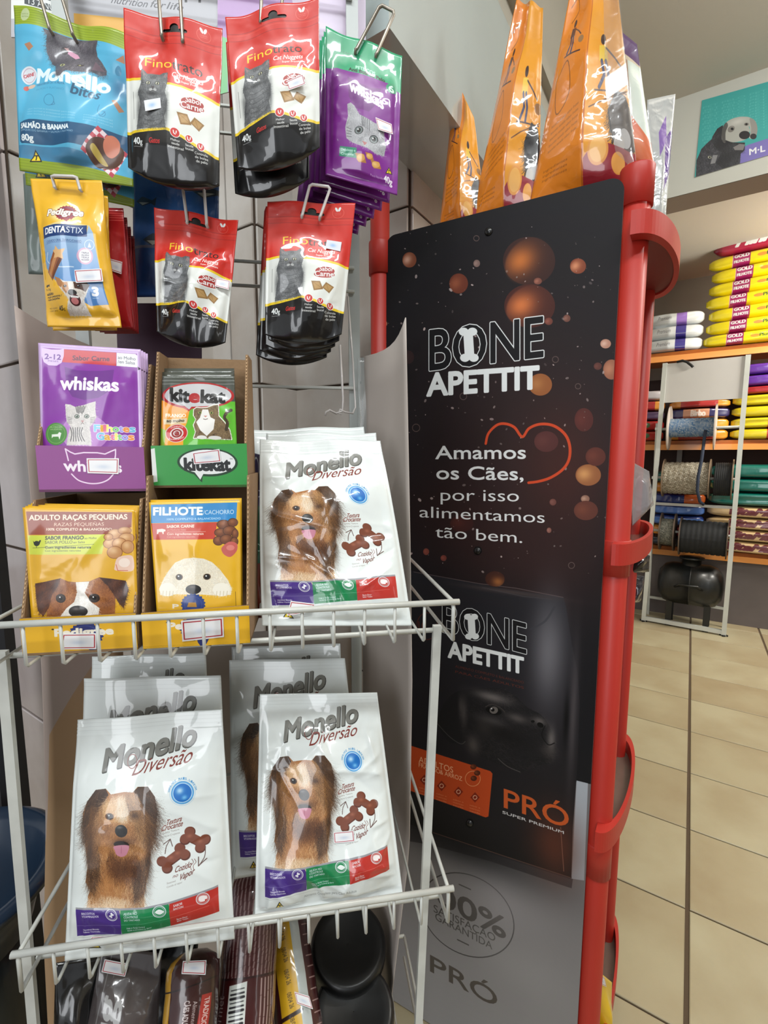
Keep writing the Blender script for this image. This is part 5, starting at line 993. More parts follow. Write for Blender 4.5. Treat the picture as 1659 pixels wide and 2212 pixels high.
# tall pale bags behind the orange ones
def fprint(name, w, h, bg, fn, **k):
    c = Cv([(0, 0), (w, 0), (w, h), (0, h)], int(w*3), int(h*3), bg); fn(c); return print_mat(name+'_print', c.image(name), **k)
def f1(c):
    c.poly([(0, 0), (100, 0), (100, 28), (0, 20)], (96, 66, 110)).poly([(0, 30), (48, 30), (48, 160), (0, 160)], (176, 150, 126)).poly([(48, 30), (100, 30), (100, 160), (48, 160)], (206, 218, 208)).poly([(0, 104), (48, 98), (70, 108), (100, 122), (100, 160), (0, 160)], (206, 98, 52)).poly([(0, 150), (40, 146), (40, 160), (0, 160)], (90, 60, 130)).soft(60, 130, 20, 12, (226, 150, 110), .7)
    for i in range(9): c.line([(22, 30+i*6), (34, 33+i*6)], 2, (90, 80, 90), .7)
o = pouch('tall_food_bag', [WP(x, y, BTR-nb*.16, nb) for x, y in ((1330, 58), (1376, 96), (1416, 375), (1330, 380))], .02, [fprint('cream_orange_bag', 100, 160, (210, 196, 170), f1)], 16, 30, seed=3, crease=.8)
tag(o, 'cream and orange upright bag with purple top, just behind the largest orange bag', 'food bag')
def f2(c):
    c.poly([(0, 0), (100, 0), (100, 160), (0, 160)], (186, 190, 190)); c.poly([(40, 35), (70, 22), (70, 50), (40, 60)], (132, 100, 176)).poly([(62, 48), (98, 42), (98, 100), (60, 104)], (100, 70, 150)).text('sabor', (48, 100), (54, 64), 6, (70, 60, 80))
o = pouch('hanging_clear_bag', quadW([(1398, 216), (1459, 203), (1438, 470), (1402, 610)], [1.205, 1.215, 1.215, 1.205]), .010, [fprint('clear_bag', 100, 160, (186, 190, 190), f2, rough=.2, bump=.8, bscale=30)], 16, 30, seed=5, crease=1.4)
tag(o, 'pale translucent bag with purple patches hanging behind the red stand', 'plastic bag')
# hanging hook bits and clear packets beside the right pole
o = pouch('clear_packet', quadW([(1362, 996), (1402, 1018), (1412, 1090), (1366, 1136)], [.97, .99, .99, .97]), .012, [mat('clear_packet', (170, 166, 168), .12, coat=1, coat_r=.03, bump=.8, bscale=40, alpha=.6)], 30, 40, seed=8, crease=1.5)
tag(o, 'crumpled clear plastic packet in the upper side tray of the red stand', 'plastic packet')
for k, (q, d, cl, lb) in enumerate((([(1366, 1190), (1404, 1200), (1402, 1235), (1358, 1240)], 1.05, (26, 22, 24), 'black glossy packet under the upper side tray of the red stand'), ([(1360, 1240), (1392, 1245), (1384, 1300), (1352, 1305)], 1.08, (46, 44, 50), 'dark clear-fronted packet hanging below the black glossy packet'))):
    o = pouch('dark_packet', quadW(q, d), .012, [mat('dark_packet%d' % k, cl, .2, coat=1, bump=.9, bscale=50)], 12, 14, seed=30+k, crease=1.5); tag(o, lb, 'packet')
o = pouch('yellow_bag', quadW([(1293, 2098), (1322, 2122), (1316, 2300), (1282, 2300)], [.86, .88, .88, .86]), .02, [mat('yellow_film', (226, 186, 30), .3, coat=1, bump=.5, bscale=30)], 14, 26, seed=9, crease=1)
tag(o, 'yellow bag with a white sticker in the lowest side tray', 'food bag')
sticker(o, [(1293, 2104), (1306, 2112), (1310, 2132), (1298, 2126)])
# ---------------------------------------------------------------- white wire rack
Rv = Vector((.987, .160, 0)).normalized(); Nv = Vector((-Rv.y, Rv.x, 0))
m_wire = mat('white_enamel_wire', (206, 208, 202), .35, coat=.4, coat_r=.1, noise=.12, nscale=30)
FLp = Vector((-.353, .401, 0)); BW = .43
rack = empty('wire_rack', (-.15, .55, 0), 'white enamelled wire rack with baskets holding the pet food in front of the tiled wall', 'display rack')
def rp(s, n, z): return FLp+Rv*s+Nv*n+ZV*(H+z)
for (s, n, zt2, lean) in ((-.007, .032, -.185, .014), (BW-.008, .032, -.185, .032)):
    top = rp(s, n, zt2); bot = Vector((top.x-lean*(top.z), top.y, 0)); MB().bar(bot, top, .009, .006, Rv).build('post', m_wire, rack)
G1, G2 = Vector((-.424, .69, 0)), Vector((-.046, .752, 0))
for g in (G1, G2): MB().bar(g, g+ZV*2.1, .017, .009, Rv).build('back_rail', mat('rail_grey_white', (186, 192, 190), .4, noise=.1, nscale=12), rack)
GN = Vector((-(G2-G1).normalized().y, (G2-G1).normalized().x, 0))
def gp(px, py, off=0.): return WP(px, py, G1-GN*off, GN)
for py in (-90, -30, 240, 298, 568, 620, 835):
    z = gp(510, py).z; MB().tube([G1-GN*.008+ZV*z, G2-GN*.008+ZV*z], .0026, 6).build('cross_wire', m_wire, rack)
def basket(zt, hh, dep, nw=14, name='basket'):
    c = [rp(0, 0, zt), rp(BW, 0, zt)]
    side = lambda s: [rp(s, dep, zt), rp(s, .012, zt), rp(s, .003, zt), rp(s, 0, zt-.006), rp(s, 0, zt-hh)]
    b = MB().tube([rp(-.006, 0, zt), rp(BW+.006, 0, zt)], .0033, 8).build(name, m_wire, rack, True)
    for s in (0, BW): MB().tube(side(s)+[rp(s, dep, zt-hh)], .0022, 6).build('side_rail', m_wire, b, True)
    MB().tube([rp(0, dep, zt), rp(BW, dep, zt)], .0028, 6).build('rear_rail', m_wire, b, True)
    MB().tube([rp(-.004, .034, zt-hh-.002), rp(BW+.002, .034, zt-hh-.002)], .003, 6).build('support_rail', m_wire, b, True)
    for k in range(1, nw):
        s = BW*k/nw; MB().tube([rp(s, 0, zt), rp(s, .0, zt-hh+.002), rp(s, .003, zt-hh), rp(s, dep, zt-hh)], .0017, 5).build('basket_wire', m_wire, b, True)
    return b
basket(-.149, .04, .235); basket(-.477, .04, .235); basket(-.80, .04, .235)
# curved liner sheet behind the baskets
def art_liner():
    c = Cv([(0, 665), (190, 740), (190, 2212), (80, 2212)], 300, 2000, (176, 160, 152))
    c.poly([(60, 1640), (150, 1530), (175, 1480), (220, 1440), (220, 2300), (60, 2300)], (178, 146, 112)).soft(120, 1500, 40, 70, (196, 172, 166), .6)
    c.poly([(160, 1650), (135, 1760), (120, 1840), (110, 1960), (130, 1960), (220, 1900), (220, 1600)], (128, 96, 84)).text('Monel', (62, 810), (160, 880), 40, (160, 146, 144), a=.7)
    c.poly([(110, 1930), (220, 1900), (220, 2300), (110, 2300)], (96, 92, 90)); return c
m_liner = mat('liner_card', (186, 176, 168), .6, noise=.05, nscale=4)
def sheet(name, cols, m_, parent, nz=24, uvm=True):
    """cols: list of (function z-> xy, ztop); bottom common"""
    vs = []; uv = []; nc = len(cols)
    for i, (fxy, zt) in enumerate(cols):
        for j in range(nz+1):
            z = zt+(-.95-zt)*j/nz; x, y = fxy(z); vs.append((x, y, H+z)); uv.append((i/(nc-1), 1-j/nz))
    f = [(i*(nz+1)+j, (i+1)*(nz+1)+j, (i+1)*(nz+1)+j+1, i*(nz+1)+j+1) for i in range(nc-1) for j in range(nz)]
    o = MB().add(vs, f).build(name, m_, parent, True, uvs=uv); so = o.modifiers.new('card', 'SOLIDIFY'); so.thickness = .0012; return o
def lerp(a, b, t): return a+(b-a)*t
wav_r = lambda z: float(np.interp(z, [-.95, -.8, -.55, -.3, -.1, .17], [-.002, .010, .036, .038, .034, .027]))
colsR = []
for k in range(9):
    t = k/8; colsR.append(((lambda z, t=t: (lerp(-.034, wav_r(z), t)+.012*math.sin(t*math.pi), lerp(.742, .60, t))), lerp(.150, .168, t)-.03*math.sin(t*math.pi)*.3))
lin = sheet('liner_sheet', colsR, m_liner, None); tag(lin, 'pale card sheet bowed outward between the wire rack and the dark panel', 'card sheet')
wav_l = lambda z: float(np.interp(z, [-.95, -.7, -.5, -.3, -.1, .18], [-.50, -.490, -.470, -.458, -.452, -.451]))
colsL = []
for k in range(9):
    t = k/8; colsL.append(((lambda z, t=t: (lerp(wav_l(z), -.405, t)-.008*math.sin(t*math.pi), lerp(.60, .70, t))), lerp(.182, .150, t)))
lin2 = sheet('liner_sheet', colsL, print_mat('liner_print', art_liner().image('liner'), .6, .1, .3, 0), None); tag(lin2, 'pale printed card sheet bowed along the left edge of the wire rack', 'card sheet')
lin3 = sheet('liner_sheet', [((lambda z, t=k/6: (lerp(-.40, -.05, t), lerp(.715, .765, t))), -.285) for k in range(7)], m_liner, None); tag(lin3, 'grey card sheet behind the bags of the lower basket', 'card sheet')
# header boards at the top of the rack
def art_header():
    c = Cv([(24, -90), (472, -90), (472, 90), (24, 80)], 900, 360, (178, 178, 184)); c.poly([(24, -90), (122, -90), (122, 40), (24, 40)], (222, 224, 220)).poly([(50, -90), (120, -90), (120, 30), (50, 8)], (30, 42, 46)).poly([(50, -16), (120, 10), (120, 18), (50, -8)], (226, 228, 226))
    c.text('13 ANOS', (58, 8), (120, 30), 16, (230, 232, 230)).text('M', (392, 6), (430, 6), 60, (60, 60, 64)).poly([(150, 32), (270, 42), (280, 90), (150, 84)], (222, 168, 70))
    c.text('nutrition', (228, 10), (305, 18), 15, (70, 70, 76), it=.5).text('for', (312, 17), (345, 20), 15, (70, 70, 76), it=.5).text('life', (350, 20), (386, 24), 15, (70, 70, 76), it=.5); return c
q = [gp(x, y, -.03) for x, y in ((24, -90), (472, -90), (472, 90), (24, 80))]
o = flat_print('header_board', q, print_mat('header_print', art_header().image('header'), .5, .2, .2, 0)); tag(o, 'grey header board with handwritten style slogan at the top of the wire rack', 'sign')
def art_header2():
    c = Cv([(470, -90), (790, -90), (790, 120), (470, 210)], 640, 500, (176, 140, 190)); c.poly([(640, -90), (800, -90), (800, 120), (690, 130)], (208, 194, 216)); c.poly([(470, 75), (500, 80), (500, 230), (470, 230)], (130, 196, 140)).poly([(684, 95), (702, 100), (702, 200), (684, 200)], (120, 190, 150)); return c
q = [gp(x, y, -.025) for x, y in ((470, -90), (790, -90), (790, 115), (470, 205))]
o = flat_print('header_board', q, print_mat('header2_print', art_header2().image('header2'), .5, .2, .2, 0)); tag(o, 'lilac sheet behind the second red pouch of the top row', 'sign')
q = [gp(x, y, -.02) for x, y in ((250, 655), (436, 655), (436, 790), (255, 800))]
o = flat_print('header_board', q, mat('plum_card', (66, 36, 58), .6)); tag(o, 'dark plum card behind the lower left red pouch', 'sign')
# ---------------------------------------------------------------- hooks
m_hook = mat('steel_wire', (150, 142, 130), .3, metal=.5)
m_hookw = mat('white_hook_wire', (206, 200, 196), .35, coat=.3)
HK = 0
def hook(l0, l1, r1, r0, D, lab, m_=None, r=.0019, L=None):
    a0, a1, b1, b0 = W(*l0, D), W(*l1, D-.006), W(*r1, D-.006), W(*r0, D)
    def back(p): 
        t = (G1-p).dot(GN); return p+GN*(t-.008)
    h = MB(); c1 = a1+(b1-a1)*.12; c2 = b1+(a1-b1)*.12
    h.tube([back(a0), a0-GN*-.01, a0-GN*.002, a0+(a1-a0)*.05, a1+(a0-a1)*.06, c1, c2, b1+(b0-b1)*.06, b0+(b1-b0)*.05, b0-GN*.002, b0+GN*.01, back(b0)], r, 7)
    o = h.build('display_hook', m_ or m_hookw, None, True); tag(o, lab, 'hook', 'wire hooks of the rack'); return o
hook((108, 64), (70, -60), (118, -60), (158, 76), .592, 'wire hook holding the blue bag, upper left', m_hook)
hook((350, 80), (338, -60), (386, -60), (395, 92), .565, 'wire hook holding the red pouch beside the blue bag', m_hook)
hook((563, 50), (566, -60), (614, -60), (607, 42), .565, 'wire hook holding the tilted red pouch of the top row', m_hook)
hook((768, 110), (822, 10), (853, 26), (812, 120), .60, 'wire hook holding the purple and green pouch', m_hook)
hook((405, 483), (390, 370), (438, 372), (447, 487), .600, 'white wire hook holding the lower left red pouch')
hook((652, 468), (670, 398), (714, 404), (691, 470), .605, 'white wire hook holding the lower right red pouch')
hook((119, 406), (112, 380), (165, 382), (174, 411), .575, 'white wire hook holding the yellow dental stick pack')
w = MB(); w.tube([gp(734, 745, .05), gp(741, 860, .05), gp(740, 888, .05), gp(726, 893, .05), gp(712, 886, .06), gp(704, 890, .06), gp(702, 898, .06)], .0017, 6); w.tube([gp(751, 640, .03), gp(762, 780, .03), gp(768, 880, .03), gp(762, 893, .04), gp(745, 890, .05), gp(735, 884, .05), gp(731, 892, .05), gp(738, 895, .05)], .0014, 6)
o = w.build('display_hook', m_hookw, None, True); tag(o, 'empty white wire hook dangling above the white biscuit bags', 'hook')
# ---------------------------------------------------------------- hanging pouches
m_cat = print_mat('cat_pouch_print', art_cat_nuggets().image('cat_pouch'), .34, 1, .035, .45, 22, alpha=True)
m_blk = mat('black_film', (16, 15, 16), .3, coat=1, coat_r=.06, bump=.3, bscale=40)
m_redf = mat('red_film_back', (150, 34, 28), .35, coat=.8, bump=.3, bscale=30)
def catp(q, d, T, seed, lab, grp='red and white cat treat pouches', **k):
    o = pouch('treat_pouch', quadW(q, d), T, [m_cat, m_blk], 60, 80, seed=seed, seal=.2, seal_b=.0, sag=k.pop('sag', .012), crease=k.pop('crease', 1.05), low=.9, p=.6, side=.045, **k); return tag(o, lab, 'pouch', grp)
o = catp([(302-32, 22), (479, 57), (472, 400), (277, 362)], [.568]*4, .011, 2, 'red cat pouch beside the blue bag, price label on the cat', wav=.003)
sticker(o, [(311, 217), (346, 211), (348, 233), (314, 240)], 1)
catp([(283, 52), (476, 80), (474, 402), (304, 372)], [.6, .6, .596, .596], .01, 12, 'red cat pouch hidden behind the one beside the blue bag, only its black base showing')
o = catp([(487, 38), (689, -8), (691, 318), (514, 362)], [.566, .56, .566, .57], .012, 3, 'tilted red cat pouch of the top row, label beside the flavour badge', wav=.003)
sticker(o, [(618, 176), (654, 160), (660, 182), (624, 195)])
catp([(488, 92), (668, 55), (668, 385), (508, 418)], [.6]*4, .01, 13, 'darker red cat pouch peeking out below the tilted one of the top row')
o = catp([(331, 446), (516, 478), (487, 740), (339, 716)], [.604, .604, .6, .6], .011, 4, 'lower left red cat pouch, creased, white label at its right edge', crease=1.7, wav=.003)
sticker(o, [(466, 600), (497, 606), (494, 626), (464, 618)])
o = catp([(577, 434), (768, 441), (738, 722), (572, 722)], [.61, .61, .606, .606], .012, 5, 'lower right red cat pouch in front of its row, label over the brand lettering', wav=.002)
sticker(o, [(706, 518), (738, 523), (735, 543), (703, 536)], 1)
for k in range(4):
    catp([(574-k*1, 446+k*3), (752-k*10, 452+k*3), (733-k*9, 736+k*12), (574-k*7+(6 if k < 2 else 0), 734+k*11)], .624+k*.014, .008, 14+k, ('second', 'third', 'fourth', 'rearmost')[k]+' red cat pouch of the row behind the lower right one')
o = pouch('snack_bag', quadW([(28, 10), (283, 78), (289, 404), (43, 369)], [.602, .594, .594, .602]), .012, [print_mat('blue_bag_print', art_blue_bites().image('blue_bag'), .45, .6, .15, .25, 26), mat('blue_film', (70, 140, 176), .4, coat=.5)], 50, 64, seed=6, seal=.16, seal_b=.09, crease=1.1, rib=.0005, wav=.004, side=.0, p=1.0)
tag(o, 'light blue snack bag with green ends and an upside down grey cat, upper left', 'snack bag', 'blue snack bags')
o = pouch('snack_bag', quadW([(40, 60), (292, 120), (290, 448), (56, 400)], [.632, .626, .626, .632]), .01, [bpy.data.materials['blue_bag_print'], mat('blue_film', (0, 0, 0))], 40, 50, seed=7, seal=.16, seal_b=.09, crease=1.1, rib=.0005, wav=.004, side=.02)
tag(o, 'second light blue snack bag hanging behind the first, only its lower end showing', 'snack bag', 'blue snack bags')
m_tr = print_mat('purple_treat_print', art_purple_treat().image('purple_treat'), .32, 1, .05, .4, 24)
m_trb = mat('purple_film', (92, 26, 100), .35, coat=.9, coat_r=.08, bump=.4, bscale=30)
qt = [(704, 59), (869, 119), (858, 422), (703, 378)]
for k in range(6):
    dx, dy = -13*k, 17*k
    q = [(x+dx*(1 if y > 200 else .35)-(4*k if x > 800 else 0), y+dy*(1 if y > 200 else .5)) for x, y in qt]
    o = pouch('treat_pouch', quadW(q, .604+k*.016+(.014 if k else 0)), .009 if k == 0 else .006, [m_tr, m_trb], 44 if k == 0 else 24, 60 if k == 0 else 30, seed=40+k, seal=.12, seal_b=.05, crease=1.2, side=.07, wav=.002, rib=.0002)
    tag(o, ('front purple and green cat pouch with price label above the eye', 'second purple and green cat pouch, just behind the front one', 'third purple and green cat pouch of the fanned row', 'fourth purple and green cat pouch of the fanned row', 'fifth purple and green cat pouch of the fanned row', 'rearmost and lowest purple and green cat pouch of the fanned row')[k], 'pouch', 'purple and green cat pouches')
    if k == 0: sticker(o, [(811, 253), (846, 268), (849, 290), (817, 280)])
m_de = print_mat('dental_print', art_dental().image('dental'), .32, 1, .06, .35, 24, )
m_yf = mat('yellow_film_back', (206, 150, 36), .35, coat=.9, bump=.35, bscale=30)
for k in range(2):
    o = pouch('dental_stick_pack', quadW([(66+k*14, 386+k*14), (220+k*13, 390+k*34), (263-k*10, 708+k*6), (103+k*12, 706+k*8)], .578+k*.022), .014 if k == 0 else .01, [m_de, m_yf], 44, 60, seed=50+k, seal=.09, seal_b=.08, crease=1.0, side=.01, rib=.0005, p=.42, waist=.03)
    tag(o, ('front yellow and blue dental stick pack with a smiling dog', 'second yellow and blue dental stick pack, behind the front one')[k], 'snack pack', 'yellow dental stick packs')
    if k == 0: sticker(o, [(159, 583), (219, 580), (223, 608), (164, 611)])
def fr(c):
    c.soft(20, 40, 30, 26, (230, 190, 60), .9).text('Pedigree', (-30, 46), (46, 40), 10, (240, 236, 226), bold=.04)
    for i in range(5): c.line([(0, 3+i*3), (100, 3+i*3)], .8, (220, 90, 84))
    c.tri(40, 116, 9)
m_rd = fprint('red_pack', 100, 150, (170, 24, 32), fr, rough=.3, bump=.35)
for k in range(4):
    q = [(180+k*8, 448+k*20), (266+k*8, 450+k*20), (288+k*4, 712+k*3), (196+k*10, 712+k*3)]
    o = pouch('red_snack_pack', quadW(q, .612+k*.012), .007, [m_rd, m_redf], 20, 34, seed=60+k, seal=.12, crease=1.2, side=.02, rib=.0005)
    tag(o, ('front red snack pack with price label, right of the yellow dental pack', 'second red snack pack of the row beside the yellow dental pack', 'third red snack pack of the row beside the yellow dental pack', 'rearmost red snack pack of the row beside the yellow dental pack')[k], 'snack pack', 'red snack packs')
    if k == 0: sticker(o, [(236, 558), (264, 566), (262, 592), (238, 584)])
def fb(c):
    for k in range(10): c.soft(10+k*10, 10+(k*47) % 140, 16, 12, (70, 120, 180), .5)
    for x, y, s_ in ((40, 26, 1), (88, 34, 1.3), (30, 90, 1.2), (70, 110, 1), (16, 50, .8)):
        c.poly([(x-14*s_, y), (x-4*s_, y-6*s_), (x+10*s_, y-2*s_), (x+16*s_, y-7*s_), (x+14*s_, y+5*s_), (x+8*s_, y+2*s_), (x-4*s_, y+6*s_)], (50, 58, 70)).poly([(x-10*s_, y+1), (x+6*s_, y+1), (x-4*s_, y+5*s_)], (190, 190, 176))
    for x, y in ((40, 18), (64, 14)): c.poly([(x, y), (x+12, y+1), (x+12, y+4), (x, y+3)], (190, 60, 60))
    c.poly([(0, 96), (100, 96), (100, 99), (0, 99)], (120, 120, 140)).poly([(66, 8), (82, 10), (84, 20), (70, 16)], (220, 220, 220))
o = pouch('fish_print_bag', quadW([(287, 330), (474, 352), (470, 640), (288, 642)], [.664]*4), .006, [fprint('fish_bag', 100, 150, (40, 84, 150), fb, rough=.35, bump=.4)], 26, 40, seed=70, crease=1.3, side=.02)
tag(o, 'blue bag printed with fishes hanging behind the red cat pouches', 'bag')
o = pouch('grey_green_packet', quadW([(50, 376), (110, 376), (116, 594), (62, 592)], [.655]*4), .004, [mat('grey_green_film', (104, 116, 112), .4, coat=.6, bump=.4, bscale=30)], 14, 24, seed=71, crease=1.2)
tag(o, 'grey green packet hanging behind the yellow dental pack', 'packet')
o = pouch('clear_bag', [gp(x, y, .02) for x, y in ((772, 774), (802, 770), (850, 1040), (772, 1010))], .004, [mat('clear_film', (190, 196, 194), .15, coat=1, alpha=.3, bump=.6, bscale=40)], 12, 20, seed=72, crease=1.2)
tag(o, 'empty clear film bag hanging against the pale card sheet', 'plastic bag')
# ---------------------------------------------------------------- cartons of sachets
m_card = mat('brown_cardboard', (146, 116, 84), .85, noise=.1, nscale=40, bump=.3, bscale=200)
m_cardd = mat('shaded_card_inside', (52, 44, 40), .85)
def carton(q, d, dep, ztop, print_, col, lab, grp='open sachet cartons', inner=None, rise=.0, zb=None):
    c = quadW(q, d); zb = zb if zb is not None else min(c[2].z, c[3].z)-H
    c[2].z = c[3].z = H+zb; dd = (c[1]-c[0]); dd.z = 0; dd.normalize(); nn = Vector((-dd.y, dd.x, 0))
    root = empty('carton', (c[3]+c[2])/2+nn*dep/2, lab, 'carton', grp); root.location.z = H+zb; ORG[root.name] = root.location.copy()
    c[0].x, c[0].y = c[3].x, c[3].y; c[1].x, c[1].y = c[2].x, c[2].y
    front = flat_print('front_panel', c, print_, root, .002, m_card)
    im = inner or m_card
    def corr(nm, pts, nrm):                       # corrugated board wall with wavy core edge
        o_ = MB().prism(pts, nrm*.0028).build(nm, im, root); return o_
    zt = H+ztop
    for s_, p0 in ((1, c[3]), (-1, c[2])):
        lip = c[0].z if s_ == 1 else c[1].z
        a = Vector((p0.x, p0.y, H+zb)); pts = [a, Vector((p0.x, p0.y, lip+rise)), Vector((p0.x, p0.y, min(zt, lip+rise+.02))) if rise else Vector((p0.x, p0.y, lip+.001)), Vector((p0.x, p0.y, zt))+nn*(.035 if not rise else .006), Vector((p0.x, p0.y, zt))+nn*dep, a+nn*dep]
        pts = [p+nn*.0025 for p in pts]
        wall_ = corr('side_panel', pts, dd*s_)
        fl_ = MB(); m0 = pts[2] if rise else pts[1]; m1 = pts[3]; N = 26
        for k in range(N):
            t0 = (k+.15)/N; t1 = (k+.6)/N; p = m0+(m1-m0)*t0; r_ = m0+(m1-m0)*t1; e = dd*s_*.0028*(.2 if k % 2 else .8)
            fl_.obox((p+r_)/2+dd*s_*.0014-nn*.0006, (r_-p)/2, dd*.0004, nn*.0006)
        fl_.build('flute', mat('flute', (196, 166, 128), .85), wall_)
    b0, b1 = Vector((c[3].x, c[3].y, 0))+nn*dep, Vector((c[2].x, c[2].y, 0))+nn*dep
    MB().prism([b0+ZV*(H+zb), b1+ZV*(H+zb), b1+ZV*zt, b0+ZV*zt], nn*.0028).build('back_panel', im, root)
    MB().prism([p+nn*.0 for p in (Vector((c[3].x, c[3].y, H+zb)), Vector((c[2].x, c[2].y, H+zb)), b1+ZV*(H+zb), b0+ZV*(H+zb))], ZV*.0025).build('base_panel', im, root)
    FR[front.name] = (np.array([[list(c[0]+(c[1]-c[0])*i/12+(c[3]-c[0])*j/6) for i in range(13)] for j in range(7)]), -np.array(nn)); return root, front
def cprint(n, f): return print_mat(n, f().image(n), .5, .25, .2, .04, 60)
ca, fa = carton([(45, 1337), (300, 1325), (299, 1422), (52, 1446)], [.424, .439, .439, .424], .118, -.043, cprint('yellow_carton_a', art_yellow_carton_a), 0, 'yellow sachet carton at the left end of the upper basket', zb=-.187)
def ped_sticker(f, q, kind=0): return sticker(f, q, kind, .0006)
ped_sticker(fa, [(135, 1369), (208, 1368), (208, 1402), (130, 1403)])
cb, fbb = carton([(308, 1325), (545, 1308), (541, 1402), (311, 1430)], [.441, .456, .456, .441], .118, -.02, cprint('yellow_carton_b', art_yellow_carton_b), 0, 'yellow sachet carton with the puppy sachets, right of the terrier ones', zb=-.187, rise=.0)
ped_sticker(fbb, [(391, 1341), (482, 1333), (484, 1376), (394, 1386)])
cw, fw = carton([(79, 962), (322, 966), (316, 1062), (85, 1066)], [.472, .486, .486, .472], .11, .098, cprint('purple_carton', art_purple_carton), 0, 'purple sachet carton standing behind and above the terrier sachets', zb=-.036)
ped_sticker(fw, [(187, 990), (257, 990), (256, 1024), (189, 1022)])
ck, fk = carton([(329, 963), (541, 958), (536, 1052), (331, 1058)], [.49, .505, .505, .49], .068, .112, cprint('green_carton', art_green_carton), 0, 'green sachet carton with bare brown sides, right of the purple one', zb=-.033, rise=.0)
ped_sticker(fk, [(415, 978), (474, 970), (478, 998), (419, 1003)])
def sachets(name, q, d, m_, mb, n, step, seed, labs, grp, T=.005):
    for k in range(n):
        qq = [(x+step[0]*k, y+step[1]*k) for x, y in q]; dd = [z+.011*k for z in d]
        o = pouch(name, quadW(qq, dd), T, [m_, mb], 40 if k == 0 else 14, 50 if k == 0 else 18, seed=seed+k, seal=.05, seal_b=.03, crease=.9, side=.045, p=.7)
        tag(o, labs[k], 'sachet', grp)
m_ks = print_mat('kitten_sachet_print', art_kitten_sachet().image('kitten_sachet'), .36, .8, .12, .22, 26)
sachets('food_sachet', [(83, 741), (304, 755), (312, 1050), (92, 1050)], [.488, .498, .488, .478], m_ks, mat('lilac_film', (206, 176, 222), .4, coat=.5), 4, (5, 3), 80, ('front purple kitten sachet in the purple carton', 'second purple kitten sachet, edge showing behind the front one', 'third purple kitten sachet in the purple carton', 'rear purple kitten sachet in the purple carton'), 'purple kitten sachets')
m_ts = print_mat('tabby_sachet_print', art_tabby_sachet().image('tabby_sachet'), .3, 1, .05, .4, 26)
sachets('food_sachet', [(351, 812), (506, 812), (514, 1020), (345, 1020)], [.520, .530, .510, .502], m_ts, mat('dark_silver_film', (90, 92, 88), .3, coat=.9), 3, (0, -8), 90, ('front green tabby cat sachet in the brown sided carton', 'second green tabby cat sachet, top edge showing', 'rear green tabby cat sachet in the brown sided carton'), 'green tabby cat sachets')
m_te = print_mat('terrier_sachet_print', art_terrier_sachet().image('terrier_sachet'), .38, .8, .12, .2, 26)
sachets('food_sachet', [(49, 1096), (291, 1101), (300, 1391), (73, 1395)], [.442, .455, .442, .430], m_te, mat('yellow_film2', (226, 172, 30), .4, coat=.5), 4, (6, -3), 100, ('front yellow terrier sachet with brown and white dog', 'second yellow terrier sachet, edge showing at the top', 'third yellow terrier sachet', 'rear yellow terrier sachet'), 'yellow terrier sachets')
m_pu = print_mat('puppy_sachet_print', art_puppy_sachet().image('puppy_sachet'), .38, .8, .12, .22, 26)
sachets('food_sachet', [(322, 1085), (519, 1081), (522, 1391), (344, 1395)], [.464, .476, .458, .448], m_pu, mat('yellow_film2', (226, 172, 30), .4), 2, (3, -5), 110, ('front yellow sachet with a white puppy peeking over', 'second yellow puppy sachet behind the front one'), 'yellow puppy sachets')
# carton blocks behind, inside shade put into their dark colour, carrying the upper pair
for k, (x0, x1, d0, lab) in enumerate(((98, 296, .565, 'carton block coloured dark for the shaded inside behind the terrier sachets'), (336, 536, .60, 'carton block coloured dark for the shaded inside behind the puppy sachets'))):
    a, b = W(x0, 1075, d0), W(x1, 1072, d0+.012); dd = (b-a); dd.z = 0
    o = MB().prism([Vector((a.x, a.y, H-.185)), Vector((b.x, b.y, H-.185)), Vector((b.x, b.y, H-.04)), Vector((a.x, a.y, H-.04))], Nv*.1).build('dark_carton', m_cardd); tag(o, lab, 'carton')
# ---------------------------------------------------------------- white biscuit bags
m_wb = print_mat('white_biscuit_print', art_white_biscuit().image('white_biscuit'), .3, 1, .03, .5, 17)
m_wf = mat('white_film', (214, 218, 216), .35, coat=.9, coat_r=.1, bump=.3, bscale=24)
def bis(q, d, seed, lab, T=.022, res=1, **k):
    o = pouch('biscuit_bag', quadW(q, d), T, [m_wb, m_wf], int(96*res), int(130*res), seed=seed, seal=.07, seal_b=.035, crease=k.pop('crease', 1.6), side=.02, p=.5, rib=.0004, wav=.003, back=.9, **k); return tag(o, lab, 'biscuit bag', 'white dog biscuit bags')
o = bis([(562, 952), (822, 950), (890, 1352), (566, 1352)], [.585, .60, .515, .495], 121, 'front white dog biscuit bag of the upper basket', waist=-.01, crease=3.4)
sticker(o, [(628, 1298), (680, 1304), (676, 1322), (620, 1330)])
bis([(542, 930), (786, 921), (838, 1330), (545, 1330)], [.63, .645, .56, .54], 122, 'second white dog biscuit bag of the upper basket, top seal showing', res=.5)
bis([(575, 935), (812, 936), (850, 1330), (560, 1330)], [.608, .62, .536, .52], 123, 'third white dog biscuit bag of the upper basket, wedged behind the front one', T=.012, res=.5)
o = bis([(165, 1556), (481, 1531), (507, 2028), (140, 2076)], [.495, .512, .449, .424], 124, 'lower left front white dog biscuit bag, its dog panting', T=.02, crease=1.3)
sticker(o, [(197, 2024), (252, 2020), (254, 2038), (190, 2043)])
bis([(180, 1466), (478, 1458), (500, 1970), (172, 2010)], [.55, .565, .50, .475], 125, 'second white dog biscuit bag on the left of the lower basket', res=.5)
bis([(200, 1418), (444, 1410), (470, 1900), (190, 1930)], [.60, .61, .545, .53], 126, 'rear white dog biscuit bag on the left of the lower basket', res=.5)
